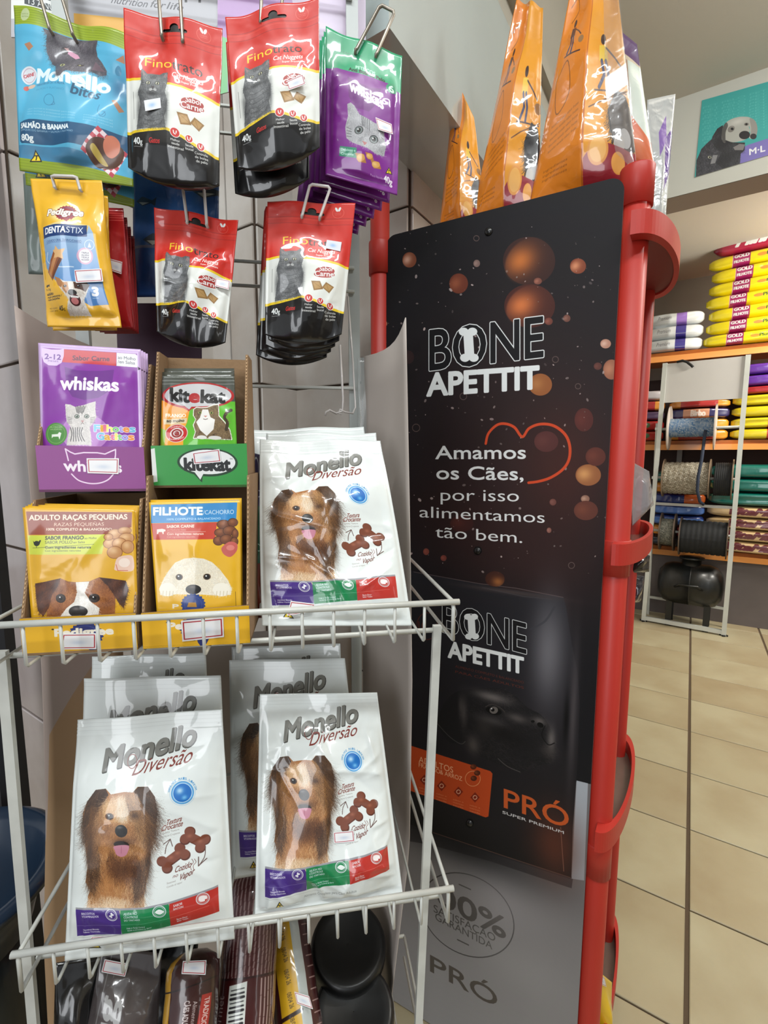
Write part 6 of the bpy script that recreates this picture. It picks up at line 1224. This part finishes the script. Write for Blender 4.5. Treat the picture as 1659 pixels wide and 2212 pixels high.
o = bis([(562, 1499), (815, 1496), (870, 1930), (550, 1985)], [.57, .585, .50, .475], 127, 'lower right front white dog biscuit bag, shining creases over the dog', crease=4.2, T=.024)
sticker(o, [(720, 1798), (764, 1794), (766, 1818), (722, 1822)])
bis([(496, 1426), (745, 1422), (792, 1850), (500, 1900)], [.62, .635, .555, .535], 128, 'second white dog biscuit bag on the right of the lower basket', res=.5)
bis([(500, 1398), (735, 1390), (750, 1780), (515, 1800)], [.665, .67, .60, .59], 129, 'rear white dog biscuit bag on the right of the lower basket', res=.5, T=.014)
def fg(c):
    c.poly([(0, 0), (100, 0), (100, 50), (0, 50)], (50, 46, 84)).poly([(0, 50), (100, 50), (100, 110), (0, 110)], (20, 90, 60)).poly([(0, 108), (100, 100), (100, 150), (0, 150)], (120, 50, 36)).ring(50, 18, 14, 2, (190, 200, 200)).ring(50, 72, 14, 2, (150, 190, 170)).text('BISCOITOS', (10, 42), (90, 42), 7, (200, 200, 220)).text('CONTROLE', (10, 92), (90, 92), 7, (180, 210, 190))
o = pouch('side_printed_bag', quadW([(535, 975), (572, 985), (590, 1335), (548, 1335)], [.60, .58, .52, .53]), .008, [fprint('side_printed_bag', 100, 150, (30, 36, 40), fg, rough=.3, bump=.4)], 14, 40, seed=131, crease=1.2)
tag(o, 'dark green and purple bag edge squeezed between the puppy carton and the white biscuit bags', 'bag')
# ---------------------------------------------------------------- bottom basket
def roll(p0, p1, r, m_, name, face=0., n=28, dome=.5):
    p0, p1 = Vector(p0), Vector(p1); ax = (p0-p1).normalized(); L = (p0-p1).length     # p0 top
    to = (Vector((0, 0, H))-p0); t = (to-ax*to.dot(ax)).normalized(); b = ax.cross(t); vs = []; uv = []
    prof = [(.001, dome*r), (.5, dome*r*.86), (.85, dome*r*.45), (1, 0)]+[(1+.015*math.sin(k*2.1), -L*k/12) for k in range(1, 13)]
    for i in range(n+1):
        w = math.pi+2*math.pi*i/n+face
        for (k, h) in prof: vs.append(p0+ax*h+(t*math.cos(w)+b*math.sin(w))*r*k); uv.append((i/n, 1+min(0, h)/L if h <= 0 else 1))
    m = len(prof); f = [(i*m+j, i*m+j+1, (i+1)*m+j+1, (i+1)*m+j) for i in range(n) for j in range(m-1)]
    o = MB().add(vs, f).build(name, m_, None, True, uvs=uv); fix_normals(o)
    N_ = 9; Fp = np.array([[list(p0+(p1-p0)*j/20+(t*math.cos(a)+b*math.sin(a))*r) for a in np.linspace(-1, 1, N_)] for j in range(21)]); FR[o.name] = (Fp, np.array(t)); return o
def fdark(c):
    c.soft(50, 60, 40, 50, (96, 88, 88), .8).line([(18, 0), (6, 150)], 1.5, (150, 150, 150), .6)
    c.fur([(55, 60), (75, 62), (80, 110), (60, 120), (50, 90)], [(120, 90, 80), (90, 70, 66), (150, 120, 100)], 300, 8, 1.5, .5, 3, None, scale=5)
    for i, ch in enumerate('guaM'): c.text(ch, (38, 62+i*22), (38.0, 42+i*22), 26, (176, 176, 176), bold=.03, vskew=False)
o = pouch('charcoal_bag', quadW([(222, 2040), (350, 2060), (330, 2420), (150, 2420)], [.49, .50, .44, .42]), .02, [fprint('charcoal_bag', 100, 150, (70, 64, 64), fdark, rough=.25, bump=.4)], 26, 40, seed=140, crease=1.4)
tag(o, 'charcoal film bag with large grey letters running up its side, lower left', 'food bag')
sticker(o, [(226, 2072), (278, 2082), (270, 2110), (219, 2100)])
o = pouch('black_bag', quadW([(250, 2010), (430, 2020), (390, 2420), (260, 2420)], [.53, .54, .47, .46]), .03, [mat('black_glossy_film', (24, 24, 25), .25, coat=1, coat_r=.08, bump=.8, bscale=26)], 20, 30, seed=141, crease=2); tag(o, 'black crumpled bag between the charcoal bag and the labelled roll', 'food bag')
o = pouch('black_bag', quadW([(120, 2080), (240, 2060), (190, 2420), (110, 2420)], [.47, .49, .44, .42]), .015, [bpy.data.materials['black_glossy_film']], 20, 30, seed=142, crease=2); tag(o, 'black bag at the left end of the bottom basket', 'food bag')
def fr1(c):
    c.poly([(0, 0), (100, 0), (100, 150), (0, 150)], (58, 26, 24)).poly([(28, 0), (36, 0), (36, 150), (28, 150)], (190, 142, 34)).poly([(22, 0), (28, 0), (28, 150), (22, 150)], (120, 122, 112)).line([(28, 22), (60, 16), (74, 18)], 1.6, (30, 16, 16), smooth=True)
    c.poly([(56, 30), (63, 31), (60, 80), (52, 78)], (176, 44, 36)).text('TRADICIONAL', (58, 34), (55, 74), 3.4, (236, 220, 216), bold=.02, vskew=False).text('CÃES ADULTOS', (46, 32), (45, 66), 3, (206, 196, 194), bold=.03, vskew=False).text('Alimento completo', (51, 34), (49, 84), 2.4, (206, 196, 194), vskew=False)
    c.ell(52, 128, 9, 7, (120, 50, 40))
o = roll(W(418, 2085, .50), W(400, 2420, .42), .030, fprint('label_roll', 100, 150, (58, 26, 24), fr1, rough=.28, bump=.25), 'food_roll'); tag(o, 'brown food roll with yellow stripe and red label', 'food roll', 'food rolls')
sticker(o, [(395, 2076), (446, 2074), (444, 2106), (392, 2104)])
def fr2(c):
    R = np.random.RandomState(5)
    for x in np.arange(0, 100, 2.4):
        y = 0
        while y < 66: l = 2+R.rand()*6; c.line([(x+R.rand()*.5, y), (x, min(66, y+l))], .9, (140, 116, 114)); y += l+1
    c.poly([(0, 66), (100, 66), (100, 150), (0, 150)], (66, 20, 22)).line([(0, 66), (100, 66)], 1.4, (44, 14, 16))
    for x in np.arange(58, 84, 2.4):
        y = 68
        while y < 150: l = 3+R.rand()*12; c.line([(x, y), (x, min(150, y+l))], .9, (176, 154, 150)); y += l+1
    c.poly([(40, 70), (50, 68), (50, 104), (40, 108)], (222, 226, 220))
    for k in range(11): c.line([(41.5, 73+k*2.6), (48.5, 72+k*2.6)], .6+(k % 3)*.5, (30, 30, 34))
    c.ring(50, 128, 6, .5, (140, 100, 96), 9).text('gourmet', (36, 104), (37, 76), 5, (160, 140, 136), vskew=False)
o = roll(W(548, 1905, .60), W(515, 2420, .45), .036, fprint('maroon_roll', 100, 150, (70, 26, 28), fr2, rough=.3, bump=.1), 'food_roll'); tag(o, 'maroon food roll with barcode and pale bamboo pattern', 'food roll', 'food rolls')
def fr3(c):
    c.poly([(0, 0), (100, 0), (100, 150), (0, 150)], (66, 24, 26)).poly([(26, 0), (40, 0), (40, 150), (26, 150)], (216, 168, 26)).poly([(40, 0), (47, 0), (47, 150), (40, 150)], (190, 198, 196))
    for k in range(16): c.line([(50, 10+k*9), (58, 10+k*9)], 1, (176, 150, 146)); c.text('08/04 26', (32, 6+k*18), (33, 18+k*18), 3, (60, 46, 10), vskew=False)
    c.line([(26, 78), (40, 76)], 3, (40, 20, 16))
o = roll(W(616, 1990, .61), W(672, 2420, .47), .030, fprint('striped_roll', 100, 150, (66, 24, 26), fr3, rough=.3, bump=.1), 'food_roll', .8); tag(o, 'maroon food roll with a yellow and a white stripe, right of the barcode roll', 'food roll', 'food rolls')
sticker(o, [(636, 2142), (668, 2152), (676, 2180), (642, 2168)])
m_pot = mat('black_plastic_pot', (9, 10, 10), .45, coat=.2, coat_r=.2)
for k, (x, y, d, r) in enumerate(((752, 2040, .62, .056), (764, 2185, .56, .056))):
    c = W(x, y, d); ax = (Vector((0, 0, H))-c).normalized()*.5+ZV*.7; ax.normalize()
    o = MB().lathe([(.0005, .0), (r*.7, .002), (r*.86, .006), (r*.95, .004), (r, -.004), (r*1.0, -.02), (r*.93, -.024), (r*.9, -.09), (r*.7, -.1), (.0005, -.1)], c, ax, 36).build('black_tub', m_pot, None, True); fix_normals(o)
    tag(o, ('upper black round lidded tub in the bottom basket', 'lower black round lidded tub in the bottom basket')[k], 'tub', 'black round tubs')
# ---------------------------------------------------------------- far left: upright and basin
up = Vector((-.729, .86, 0)); o = MB().bar(up, up+ZV*2.6, .034, .03, Rv).build('trim_2', mat('black_upright', (20, 20, 24), .5)); tag(o, kind='structure')
o = MB().bar(up-Rv*.036+Nv*.01, up-Rv*.036+Nv*.01+ZV*2.6, .04, .02, Rv).build('trim_3', mat('grey_upright', (92, 92, 94), .5, noise=.3, nscale=14)); tag(o, kind='structure')
bc = Vector((-.688, .655, .70)); m_nav = mat('navy_plastic', (26, 46, 68), .3, coat=.5, coat_r=.15, noise=.1, nscale=3)
prof = [(.118, .0), (.150, .012), (.158, .004), (.1585, 0), (.152, .006), (.140, .002), (.128, -.03), (.116, -.10), (.0005, -.102)]
prof = [(.0005, -.108), (.112, -.108), (.124, -.06), (.140, -.012), (.150, -.010), (.159, -.016), (.161, -.004), (.152, .003), (.143, .002), (.130, -.012), (.112, -.095), (.0005, -.1)]
o = MB().lathe(prof, bc, n=64).build('basin', m_nav, None, True); tag(o, 'round navy blue plastic basin at the left edge, opening upward', 'basin')
o = MB().lathe([(.0005, 0), (.09, 0), (.105, .55), (.10, .587), (.0005, .587)], (bc.x, bc.y, 0), n=32).build('dark_bin', mat('dark_bin', (34, 40, 42), .35, coat=.3), None, True); tag(o, 'dark round bin under the navy basin', 'bin')
# ---------------------------------------------------------------- shelving across the aisle
m_orsh = mat('orange_shelf', (222, 128, 44), .45, coat=.2, noise=.08, nscale=3)
m_dk = mat('dark_shelf_back', (70, 56, 52), .8)
shelf = empty('shelving_unit', SH+A2*.3, 'orange edged shelving unit stacked with pet food sacks across the aisle', 'shelving')
def sp(px, py, off=0.): return WP(px, py, SH-A2*off, A2)
zs = [sp(1570, 748).z, sp(1540, 951).z, sp(1600, 1194).z]; zh = [sp(1570, 748).z-sp(1570, 766).z, .065, .065]
SL, SR = SH+B2*1.55, SH-B2*1.5
for k, z in enumerate(zs):
    o = MB().prism([SL+ZV*(z-.03), SR+ZV*(z-.03), SR+A2*.58+ZV*(z-.03), SL+A2*.58+ZV*(z-.03)], ZV*.03).build('shelf_board', m_orsh, shelf)
    MB().prism([SL+ZV*(z-.075), SR+ZV*(z-.075), SR+A2*.018+ZV*(z-.075), SL+A2*.018+ZV*(z-.075)], ZV*.075).build('shelf_lip', m_orsh, o)
    MB().prism([SL-A2*.012+ZV*(z-.075), SR-A2*.012+ZV*(z-.075), SR+ZV*(z-.075), SL+ZV*(z-.075)], ZV*.045).build('price_rail', mat('orange_rail', (232, 150, 66), .4, coat=.3), o)
MB().prism([SL+A2*.03, SR+A2*.03, SR+A2*.58, SL+A2*.58], ZV*(zs[2]-.08)).build('base_cabinet', mat('grey_plinth', (104, 96, 94), .7, noise=.15, nscale=5), shelf)
MB().prism([SL+A2*.585, SR+A2*.585, SR+A2*.6, SL+A2*.6], ZV*2.05).build('back_board', m_dk, shelf)
for b_ in (1.3, .42, -.55, -1.45):
    MB().bar(SH+B2*b_+A2*.56, SH+B2*b_+A2*.56+ZV*2.5, .04, .03, B2).build('upright', mat('upright_grey', (150, 152, 148), .5), shelf)
SK = {}
def sack_mat(key, bg, fn):
    if key not in SK: SK[key] = fprint('sack_'+key, 200, 40, bg, fn, rough=.3, bump=.35, bscale=12)
    return SK[key]
def sack(name, p, w, h, m_, lab, grp, T=.10, back=.03, seed=1, key=None):
    """lying sack: p = lower left corner of its front edge"""
    c = [p+ZV*h*.98, p-B2*w+ZV*h*.98, p-B2*w, p]; c = [q+A2*back for q in c]
    c = [q+ZV*.002 for q in c]
    o = pouch(name, c, T, [m_], 44, 10, seed=seed, seal=0, seal_b=0, side=.0, crease=2.2, p=.42, back=2.2, vtop=.14, vbot=.14, epinch=.6)
    Fp, f = FR[o.name]
    return tag(o, lab, 'sack', grp)
def fy(c):
    c.poly([(34, 0), (58, 0), (58, 40), (34, 40)], (166, 40, 100)).text('GOLD', (36, 17), (56, 17), 9, WHT, bold=.04).text('FILHOTE', (36, 32), (56, 32), 8, WHT, bold=.04).ell(74, 20, 7, 5, (226, 150, 60)).text('Plus', (80, 24), (92, 24), 9, (60, 90, 40), bold=.02).text('XHAMA', (106, 30), (160, 30), 20, (176, 40, 120), bold=.05, it=.2).line([(34, 0), (34, 40)], 1, (230, 180, 200))
m_y = sack_mat('yellow', (246, 226, 16), fy)
pz = sp(1523, 742); zt = sp(1523, 562).z; z0 = zs[0]; hs = (zt-z0)/7
ords = ('lowest', 'second lowest', 'third lowest', 'middle', 'third highest', 'second highest', 'topmost')
for k in range(7):
    p = Vector((pz.x, pz.y, z0+hs*k))-B2*(.012*((k*7) % 3-1)); sack('food_sack', p, .86, hs, m_y, ords[k]+' yellow sack with magenta band in the tall stack on the top shelf', 'yellow sacks on the top shelf', seed=k)
def fc(c): c.text('Mini MaxxMeat', (26, 30), (150, 30), 22, WHT, bold=.04, it=.4).ell(120, 8, 8, 4, (220, 160, 80)).poly([(0, 0), (10, 0), (10, 40), (0, 40)], (150, 30, 60))
sack('food_sack', Vector((pz.x, pz.y, zt))-B2*.01, 1.05, sp(1523, 517).z-zt+.02, sack_mat('crimson', (176, 34, 70), fc), 'crimson sack lying on top of the tall yellow stack', 'sacks on the top shelf', seed=9)
def fw_(c): c.poly([(120, 0), (150, 0), (150, 40), (120, 40)], (58, 50, 128)).text('Premium', (64, 24), (104, 24), 12, (110, 110, 116), it=.2).line([(0, 30), (200, 30)], .8, (180, 184, 188))
def fw2(c): fw_(c); c.poly([(120, 0), (150, 0), (150, 40), (120, 40)], (140, 104, 180))
hh = (sp(1480, 664).z-sp(1480, 748).z)/3
for k in range(3):
    q = sp(1375, 748); sack('food_sack', Vector((q.x, q.y, zs[0]+hh*k)), (sp(1516, 748)-q).length, hh, sack_mat('white%d' % (k == 2), (206, 210, 210), fw2 if k == 2 else fw_), ('lowest white sack with navy band, left on the top shelf', 'middle white sack with navy band, left on the top shelf', 'topmost white sack with lilac band, left on the top shelf')[k], 'white sacks on the top shelf', seed=12+k)
# second shelf
def col(px0, px1, zsh, rows, grp, pref, wmin=None):
    q0 = sp(px0, 950); w = (sp(px1, 950)-q0).length if wmin is None else wmin; z = zsh
    for k, (h, key, bg, fn, lb) in enumerate(rows):
        sack('food_sack', Vector((q0.x, q0.y, z)), w, h, sack_mat(key, bg, fn), lb+' '+pref, grp, seed=30+k+px0 % 7); z += h
def fo(c): c.poly([(0, 0), (90, 0), (90, 40), (0, 40)], (186, 40, 34)).text('TXV A', (20, 24), (84, 24), 16, WHT, bold=.05).poly([(92, 12), (118, 12), (118, 30), (92, 30)], (230, 230, 226)).poly([(100, 14), (112, 14), (112, 28), (100, 28)], (90, 90, 100))
def fbi(c): c.poly([(50, 0), (135, 0), (135, 40), (50, 40)], (196, 140, 110)).text('Birbo', (76, 32), (122, 32), 22, (226, 210, 196), bold=.05).poly([(0, 0), (50, 0), (50, 40), (0, 40)], (40, 40, 96))
def fo2(c): c.poly([(40, 0), (160, 0), (160, 40), (40, 40)], (170, 44, 44))
def fr_(c): c.ell(60, 18, 22, 14, (220, 190, 120)).ell(130, 20, 16, 10, (60, 110, 60))
h1 = .085
col(1440, 1572, zs[1], [(h1, 'orange', (214, 140, 44), fo2, 'lowest orange'), (h1, 'orange_red', (216, 142, 40), fo, 'orange and red barcode'), (h1, 'navy_pink', (44, 40, 88), fbi, 'navy and pink lettered'), (h1*.7, 'orange', 0, 0, 'upper orange'), (h1, 'grey', (150, 140, 136), lambda c: c.poly([(60, 0), (120, 0), (120, 40), (60, 40)], (90, 80, 110)), 'grey')], 'sacks on the middle shelf, centre stack', 'sack of the centre stack on the middle shelf')
col(1330, 1432, zs[1], [(h1, 'red', (178, 40, 36), fr_, 'lowest red'), (h1, 'red', 0, 0, 'second red'), (h1*.9, 'plum', (74, 56, 86), lambda c: None, 'plum'), (h1, 'orange', 0, 0, 'orange'), (h1, 'silver', (180, 176, 180), lambda c: None, 'silver')], 'sacks on the middle shelf, left stack', 'sack of the left stack on the middle shelf')
def fm(c):
    c.poly([(44, 0), (60, 0), (60, 40), (44, 40)], (180, 40, 40)).poly([(60, 0), (110, 0), (110, 40), (60, 40)], (60, 52, 50)).ell(84, 20, 15, 15, (150, 150, 150)).poly([(112, 0), (160, 0), (160, 40), (112, 40)], (50, 90, 170)).text('super', (116, 24), (156, 24), 12, (200, 215, 235), bold=.03)
def fp_(c): c.text('filho', (60, 30), (110, 30), 20, (190, 150, 220), bold=.03).poly([(130, 8), (150, 4), (150, 34), (130, 36)], (230, 225, 240))
col(1576, 1800, zs[1], [(h1, 'multi', (216, 198, 30), fm, 'lowest yellow blue')]+[(h1, 'multi', 0, 0, n+' yellow blue') for n in ('second', 'third', 'fourth')]+[(h1*.7, 'scarlet', (170, 34, 40), lambda c: None, 'scarlet'), (h1, 'purple', (100, 50, 160), fp_, 'lower purple'), (h1, 'purple', 0, 0, 'upper purple')], 'sacks on the middle shelf, right stack', 'sack of the right stack on the middle shelf', 1.0)
def fte(c): c.text('VitaMax', (70, 34), (170, 34), 28, (200, 226, 220), bold=.04, it=.3).poly([(0, 0), (40, 0), (40, 6), (0, 6)], (10, 90, 80))
def fbe(c): c.text('VitaMax', (24, 28), (92, 28), 22, (96, 30, 40), bold=.05, it=.3).poly([(130, 0), (200, 0), (200, 40), (118, 40)], (160, 36, 66)).line([(122, 20), (200, 20)], 2, (220, 150, 160))
hb = (sp(1620, 1094).z-zs[2])/4
rows = [(hb, 'beige', (206, 176, 128), fbe, 'lowest beige')]+[(hb, 'beige', 0, 0, n+' beige') for n in ('second', 'third', 'topmost')]
ht_ = (sp(1620, 1003).z-sp(1620, 1094).z)/3
rows += [(ht_, 'teal', (12, 104, 92), fte, 'lower teal'), (ht_, 'teal', 0, 0, 'middle teal'), (ht_, 'teal', 0, 0, 'upper teal')]
col(1540, 1760, zs[2], rows, 'sacks on the lowest shelf, right stack', 'sack of the right stack on the lowest shelf', 1.0)
col(1420, 1535, zs[2], [(.09, 'dark', (40, 38, 44), lambda c: None, 'lowest black'), (.09, 'orange', 0, 0, 'orange'), (.09, 'sky', (80, 120, 190), lambda c: c.poly([(0, 0), (200, 0), (200, 10), (0, 10)], (30, 50, 110)), 'lower sky blue'), (.09, 'sky', 0, 0, 'upper sky blue'), (.09, 'navy', (30, 50, 120), lambda c: c.poly([(120, 0), (200, 0), (200, 40), (120, 40)], (210, 100, 40)), 'navy and orange'), (.09, 'orange', 0, 0, 'upper orange'), (.09, 'teal', 0, 0, 'teal lettered')], 'sacks on the lowest shelf, left stack', 'sack of the left stack on the lowest shelf')
# ---------------------------------------------------------------- rope stand
m_fr = mat('stand_white', (204, 208, 202), .45, noise=.08, nscale=9)
FlL = WP(1390, 1342, (0, 0, 0), (0, 0, 1)); FlR = WP(1563, 1374, (0, 0, 0), (0, 0, 1)); SDv = (FlR-FlL).normalized(); SNv = Vector((-SDv.y, SDv.x, 0))
def st(px, py, off=0.): return WP(px, py, FlL+SNv*off, SNv)
stand = empty('rope_stand', (FlL+FlR)/2+SNv*.15, 'white metal stand with a blank header panel holding rope reels', 'rope stand')
ztp = st(1437, 785).z; zp1 = st(1440, 870).z
TLp = st(1437, 785)-SDv*.0
for p, q_ in ((FlL, TLp), (FlR, FlR+ZV*ztp)): MB().bar(p, q_, .03, .03, SDv).build('post', m_fr, stand)
for p in (FlL, FlR): MB().box((p.x-.02, p.y-.02, 0), (p.x+.02, p.y+.02, .012)).build('foot', mat('rubber_black', (20, 20, 20), .8), stand)
for p in (FlL, FlR):
    MB().bar(p+SNv*.22, p+SNv*.04+ZV*(ztp-.45), .022, .022, SDv).build('rear_leg', m_fr, stand)
MB().bar(FlL+ZV*.03, FlR+ZV*.03, .03, .025, ZV).build('bottom_bar', m_fr, stand)
MB().bar(FlL+SNv*.2+ZV*.16, FlR+SNv*.2+ZV*.16, .02, .02, ZV).build('rear_bar', m_fr, stand)
zc = st(1500, 1092).z; MB().bar(FlL+ZV*zc, FlR+ZV*zc, .02, .02, ZV).build('cross_bar', mat('bar_grey', (150, 150, 146), .4), stand)
TLd = Vector((TLp.x, TLp.y, 0))
pan = MB().slab([TLd+SDv*.0-SNv*.004+ZV*(ztp-.005), FlR-SDv*.012-SNv*.004+ZV*(ztp-.005), FlR-SDv*.012-SNv*.004+ZV*zp1, TLd-SDv*.0-SNv*.004+ZV*zp1], .008).build('header_panel', mat('panel_white', (202, 200, 196), .5, noise=.05, nscale=4), stand)
MB().tube([st(1462, 782, -.02), st(1474, 779, -.02), st(1484, 782, -.02), st(1493, 789, -.02), st(1497, 793, -.02)], .009, 6).build('strap', mat('rubber_black', (20, 20, 20), .8), stand, True)
def rope_mat(name, c1, c2, sc, ang):
    m = mat(name, c1, .85); nt = m.node_tree; b = nt.nodes['Principled BSDF']; tc = nt.nodes.new('ShaderNodeTexCoord')
    mp = nt.nodes.new('ShaderNodeMapping'); mp.inputs['Rotation'].default_value = (0, 0, ang); nt.links.new(tc.outputs['UV'], mp.inputs[0])
    ck = nt.nodes.new('ShaderNodeTexBrick'); ck.inputs['Scale'].default_value = sc; ck.inputs['Mortar Size'].default_value = .06; ck.inputs['Row Height'].default_value = .35; ck.inputs['Brick Width'].default_value = .6
    ck.inputs[1].default_value = srgb(c1); ck.inputs[2].default_value = srgb(c2); ck.inputs[3].default_value = srgb([x*.45 for x in c1]); nt.links.new(mp.outputs[0], ck.inputs[0]); nt.links.new(ck.outputs[0], b.inputs['Base Color'])
    bp = nt.nodes.new('ShaderNodeBump'); bp.inputs['Distance'].default_value = .004; nt.links.new(ck.outputs[1], bp.inputs['Height']); bp.invert = True; nt.links.new(bp.outputs[0], b.inputs['Normal']); return m
def reel(px0, px1, pyc, rr, fr_, m_, lab, off=.085, wind=9, fl=(True, True), fcol=(150, 136, 120), axle=None):
    a, b = st(px0, pyc, off), st(px1, pyc, off); b.z = a.z; L = (b-a).length
    root = empty('rope_reel', a+(b-a)*.5-ZV*fr_, lab, 'rope reel', 'rope reels on the stand'); vs = []; uv = []; n = 32; pr = []
    for k in range(wind*4+1): pr.append((rr*(1-.035*(k % 4 in (0,))), L*k/(wind*4)))
    t = -SNv; up_ = ZV
    for i in range(n+1):
        w = 2*math.pi*i/n
        for (r_, h) in pr: vs.append(a+SDv*h+(t*math.cos(w)+up_*math.sin(w))*r_); uv.append((h*4, i/n*rr*2*math.pi*4))
    m = len(pr); f = [(i*m+j, i*m+j+1, (i+1)*m+j+1, (i+1)*m+j) for i in range(n) for j in range(m-1)]
    MB().add(vs, f).build('rope_winding', m_, root, True, uvs=uv)
    for k, e in enumerate((a, b)):
        if fl[k]: MB().lathe([(.0005, -.004), (fr_, -.004), (fr_, .004), (.0005, .004)], e, SDv, 32).build('flange', mat('flange%d' % fcol[0], fcol, .6), root)
    return root
r_o = lambda px: px/1018*4.1
reel(1446, 1545, 925, .072, .17, rope_mat('rope_blue', (74, 130, 184), (200, 214, 226), 13, .8), 'reel of blue and white rope, top of the stand', fcol=(196, 186, 176))
reel(1434, 1533, 1032, .125, .15, rope_mat('rope_beige', (214, 206, 186), (140, 126, 100), 10, .3), 'reel of speckled beige rope, middle row of the stand', fcol=(126, 108, 88))
reel(1543, 1582, 1035, .125, .15, mat('rope_black', (26, 28, 30), .8, bump=.5, bscale=120), 'reel of black cord at the right of the beige one', fcol=(126, 108, 88), fl=(False, True))
reel(1428, 1458, 1147, .105, .15, rope_mat('rope_grey', (170, 170, 156), (100, 102, 92), 12, .5), 'small reel of grey patterned rope, lower left of the stand', fcol=(90, 76, 64))
reel(1470, 1572, 1157, .130, .15, mat('rope_black', (26, 28, 30), .8), 'wide reel of black cord, lower right of the stand', fcol=(90, 76, 64))
for py in (925, 1033, 1152):
    z = st(1500, py, .085).z; MB().tube([FlL+SNv*.085+ZV*z, FlR+SNv*.085+ZV*z], .010, 8).build('axle', m_fr, stand)
    for p in (FlL, FlR): MB().bar(p+ZV*z, p+SNv*.1+ZV*z, .02, .02, ZV).build('axle_arm', m_fr, stand)
o = MB().tube([st(1524, 930, .02), st(1521, 950, -.02), st(1516, 990, -.05), st(1508, 1030, -.06), st(1506, 1060, -.06), st(1512, 1084, -.04), st(1520, 1090, -.02)], .011, 7).build('loose_rope', rope_mat('rope_bluegrey', (90, 110, 150), (160, 176, 196), 60, .8), stand, True)
# black tank under the reels
tk = empty('black_tank', st(1495, 1345, .25), 'black horizontal steel tank on legs under the reels', 'tank'); tk.location.z = 0; ORG[tk.name] = tk.location.copy()
a, b = st(1420, 1262, .10), st(1566, 1262, .10); a.z = b.z = st(1495, 1262, .10).z; L = (b-a).length; rt = .165
m_tk = mat('tank_black', (9, 12, 11), .42, coat=.2, coat_r=.2)
MB().lathe([(.0005, 0), (rt*.6, .012), (rt*.9, .05), (rt, .10), (rt, L*.5), (rt*1.01, L*.5), (rt*1.01, L*.52), (rt, L*.52), (rt, L-.10), (rt*.9, L-.05), (rt*.6, L-.012), (.0005, L)], a, SDv, 40).build('tank_body', m_tk, tk, True)
cc = (a+b)/2+ZV*rt*.93; MB().lathe([(.065, 0), (.065, .05), (.085, .052), (.085, .064), (.0005, .07)], cc, n=24).build('tank_neck', m_tk, tk, True)
MB().tube([(a+b)/2-SNv*(rt+.0)+SDv*(-.09), (a+b)/2-SNv*(rt+.035)+SDv*(-.06)+ZV*.03, (a+b)/2-SNv*(rt+.035)+SDv*.06+ZV*.03, (a+b)/2-SNv*(rt)+SDv*.09], .008, 8).build('tank_handle', m_tk, tk, True)
for s_ in (.22, .78):
    for n_ in (-.08, .08): MB().bar(Vector((a.x, a.y, 0))+SDv*L*s_+SNv*n_, a+SDv*L*s_+SNv*n_-ZV*rt*.7, .04, .012, SDv).build('leg', m_tk, tk)
bpy.data.objects.remove(_fo); bpy.data.curves.remove(_fc)
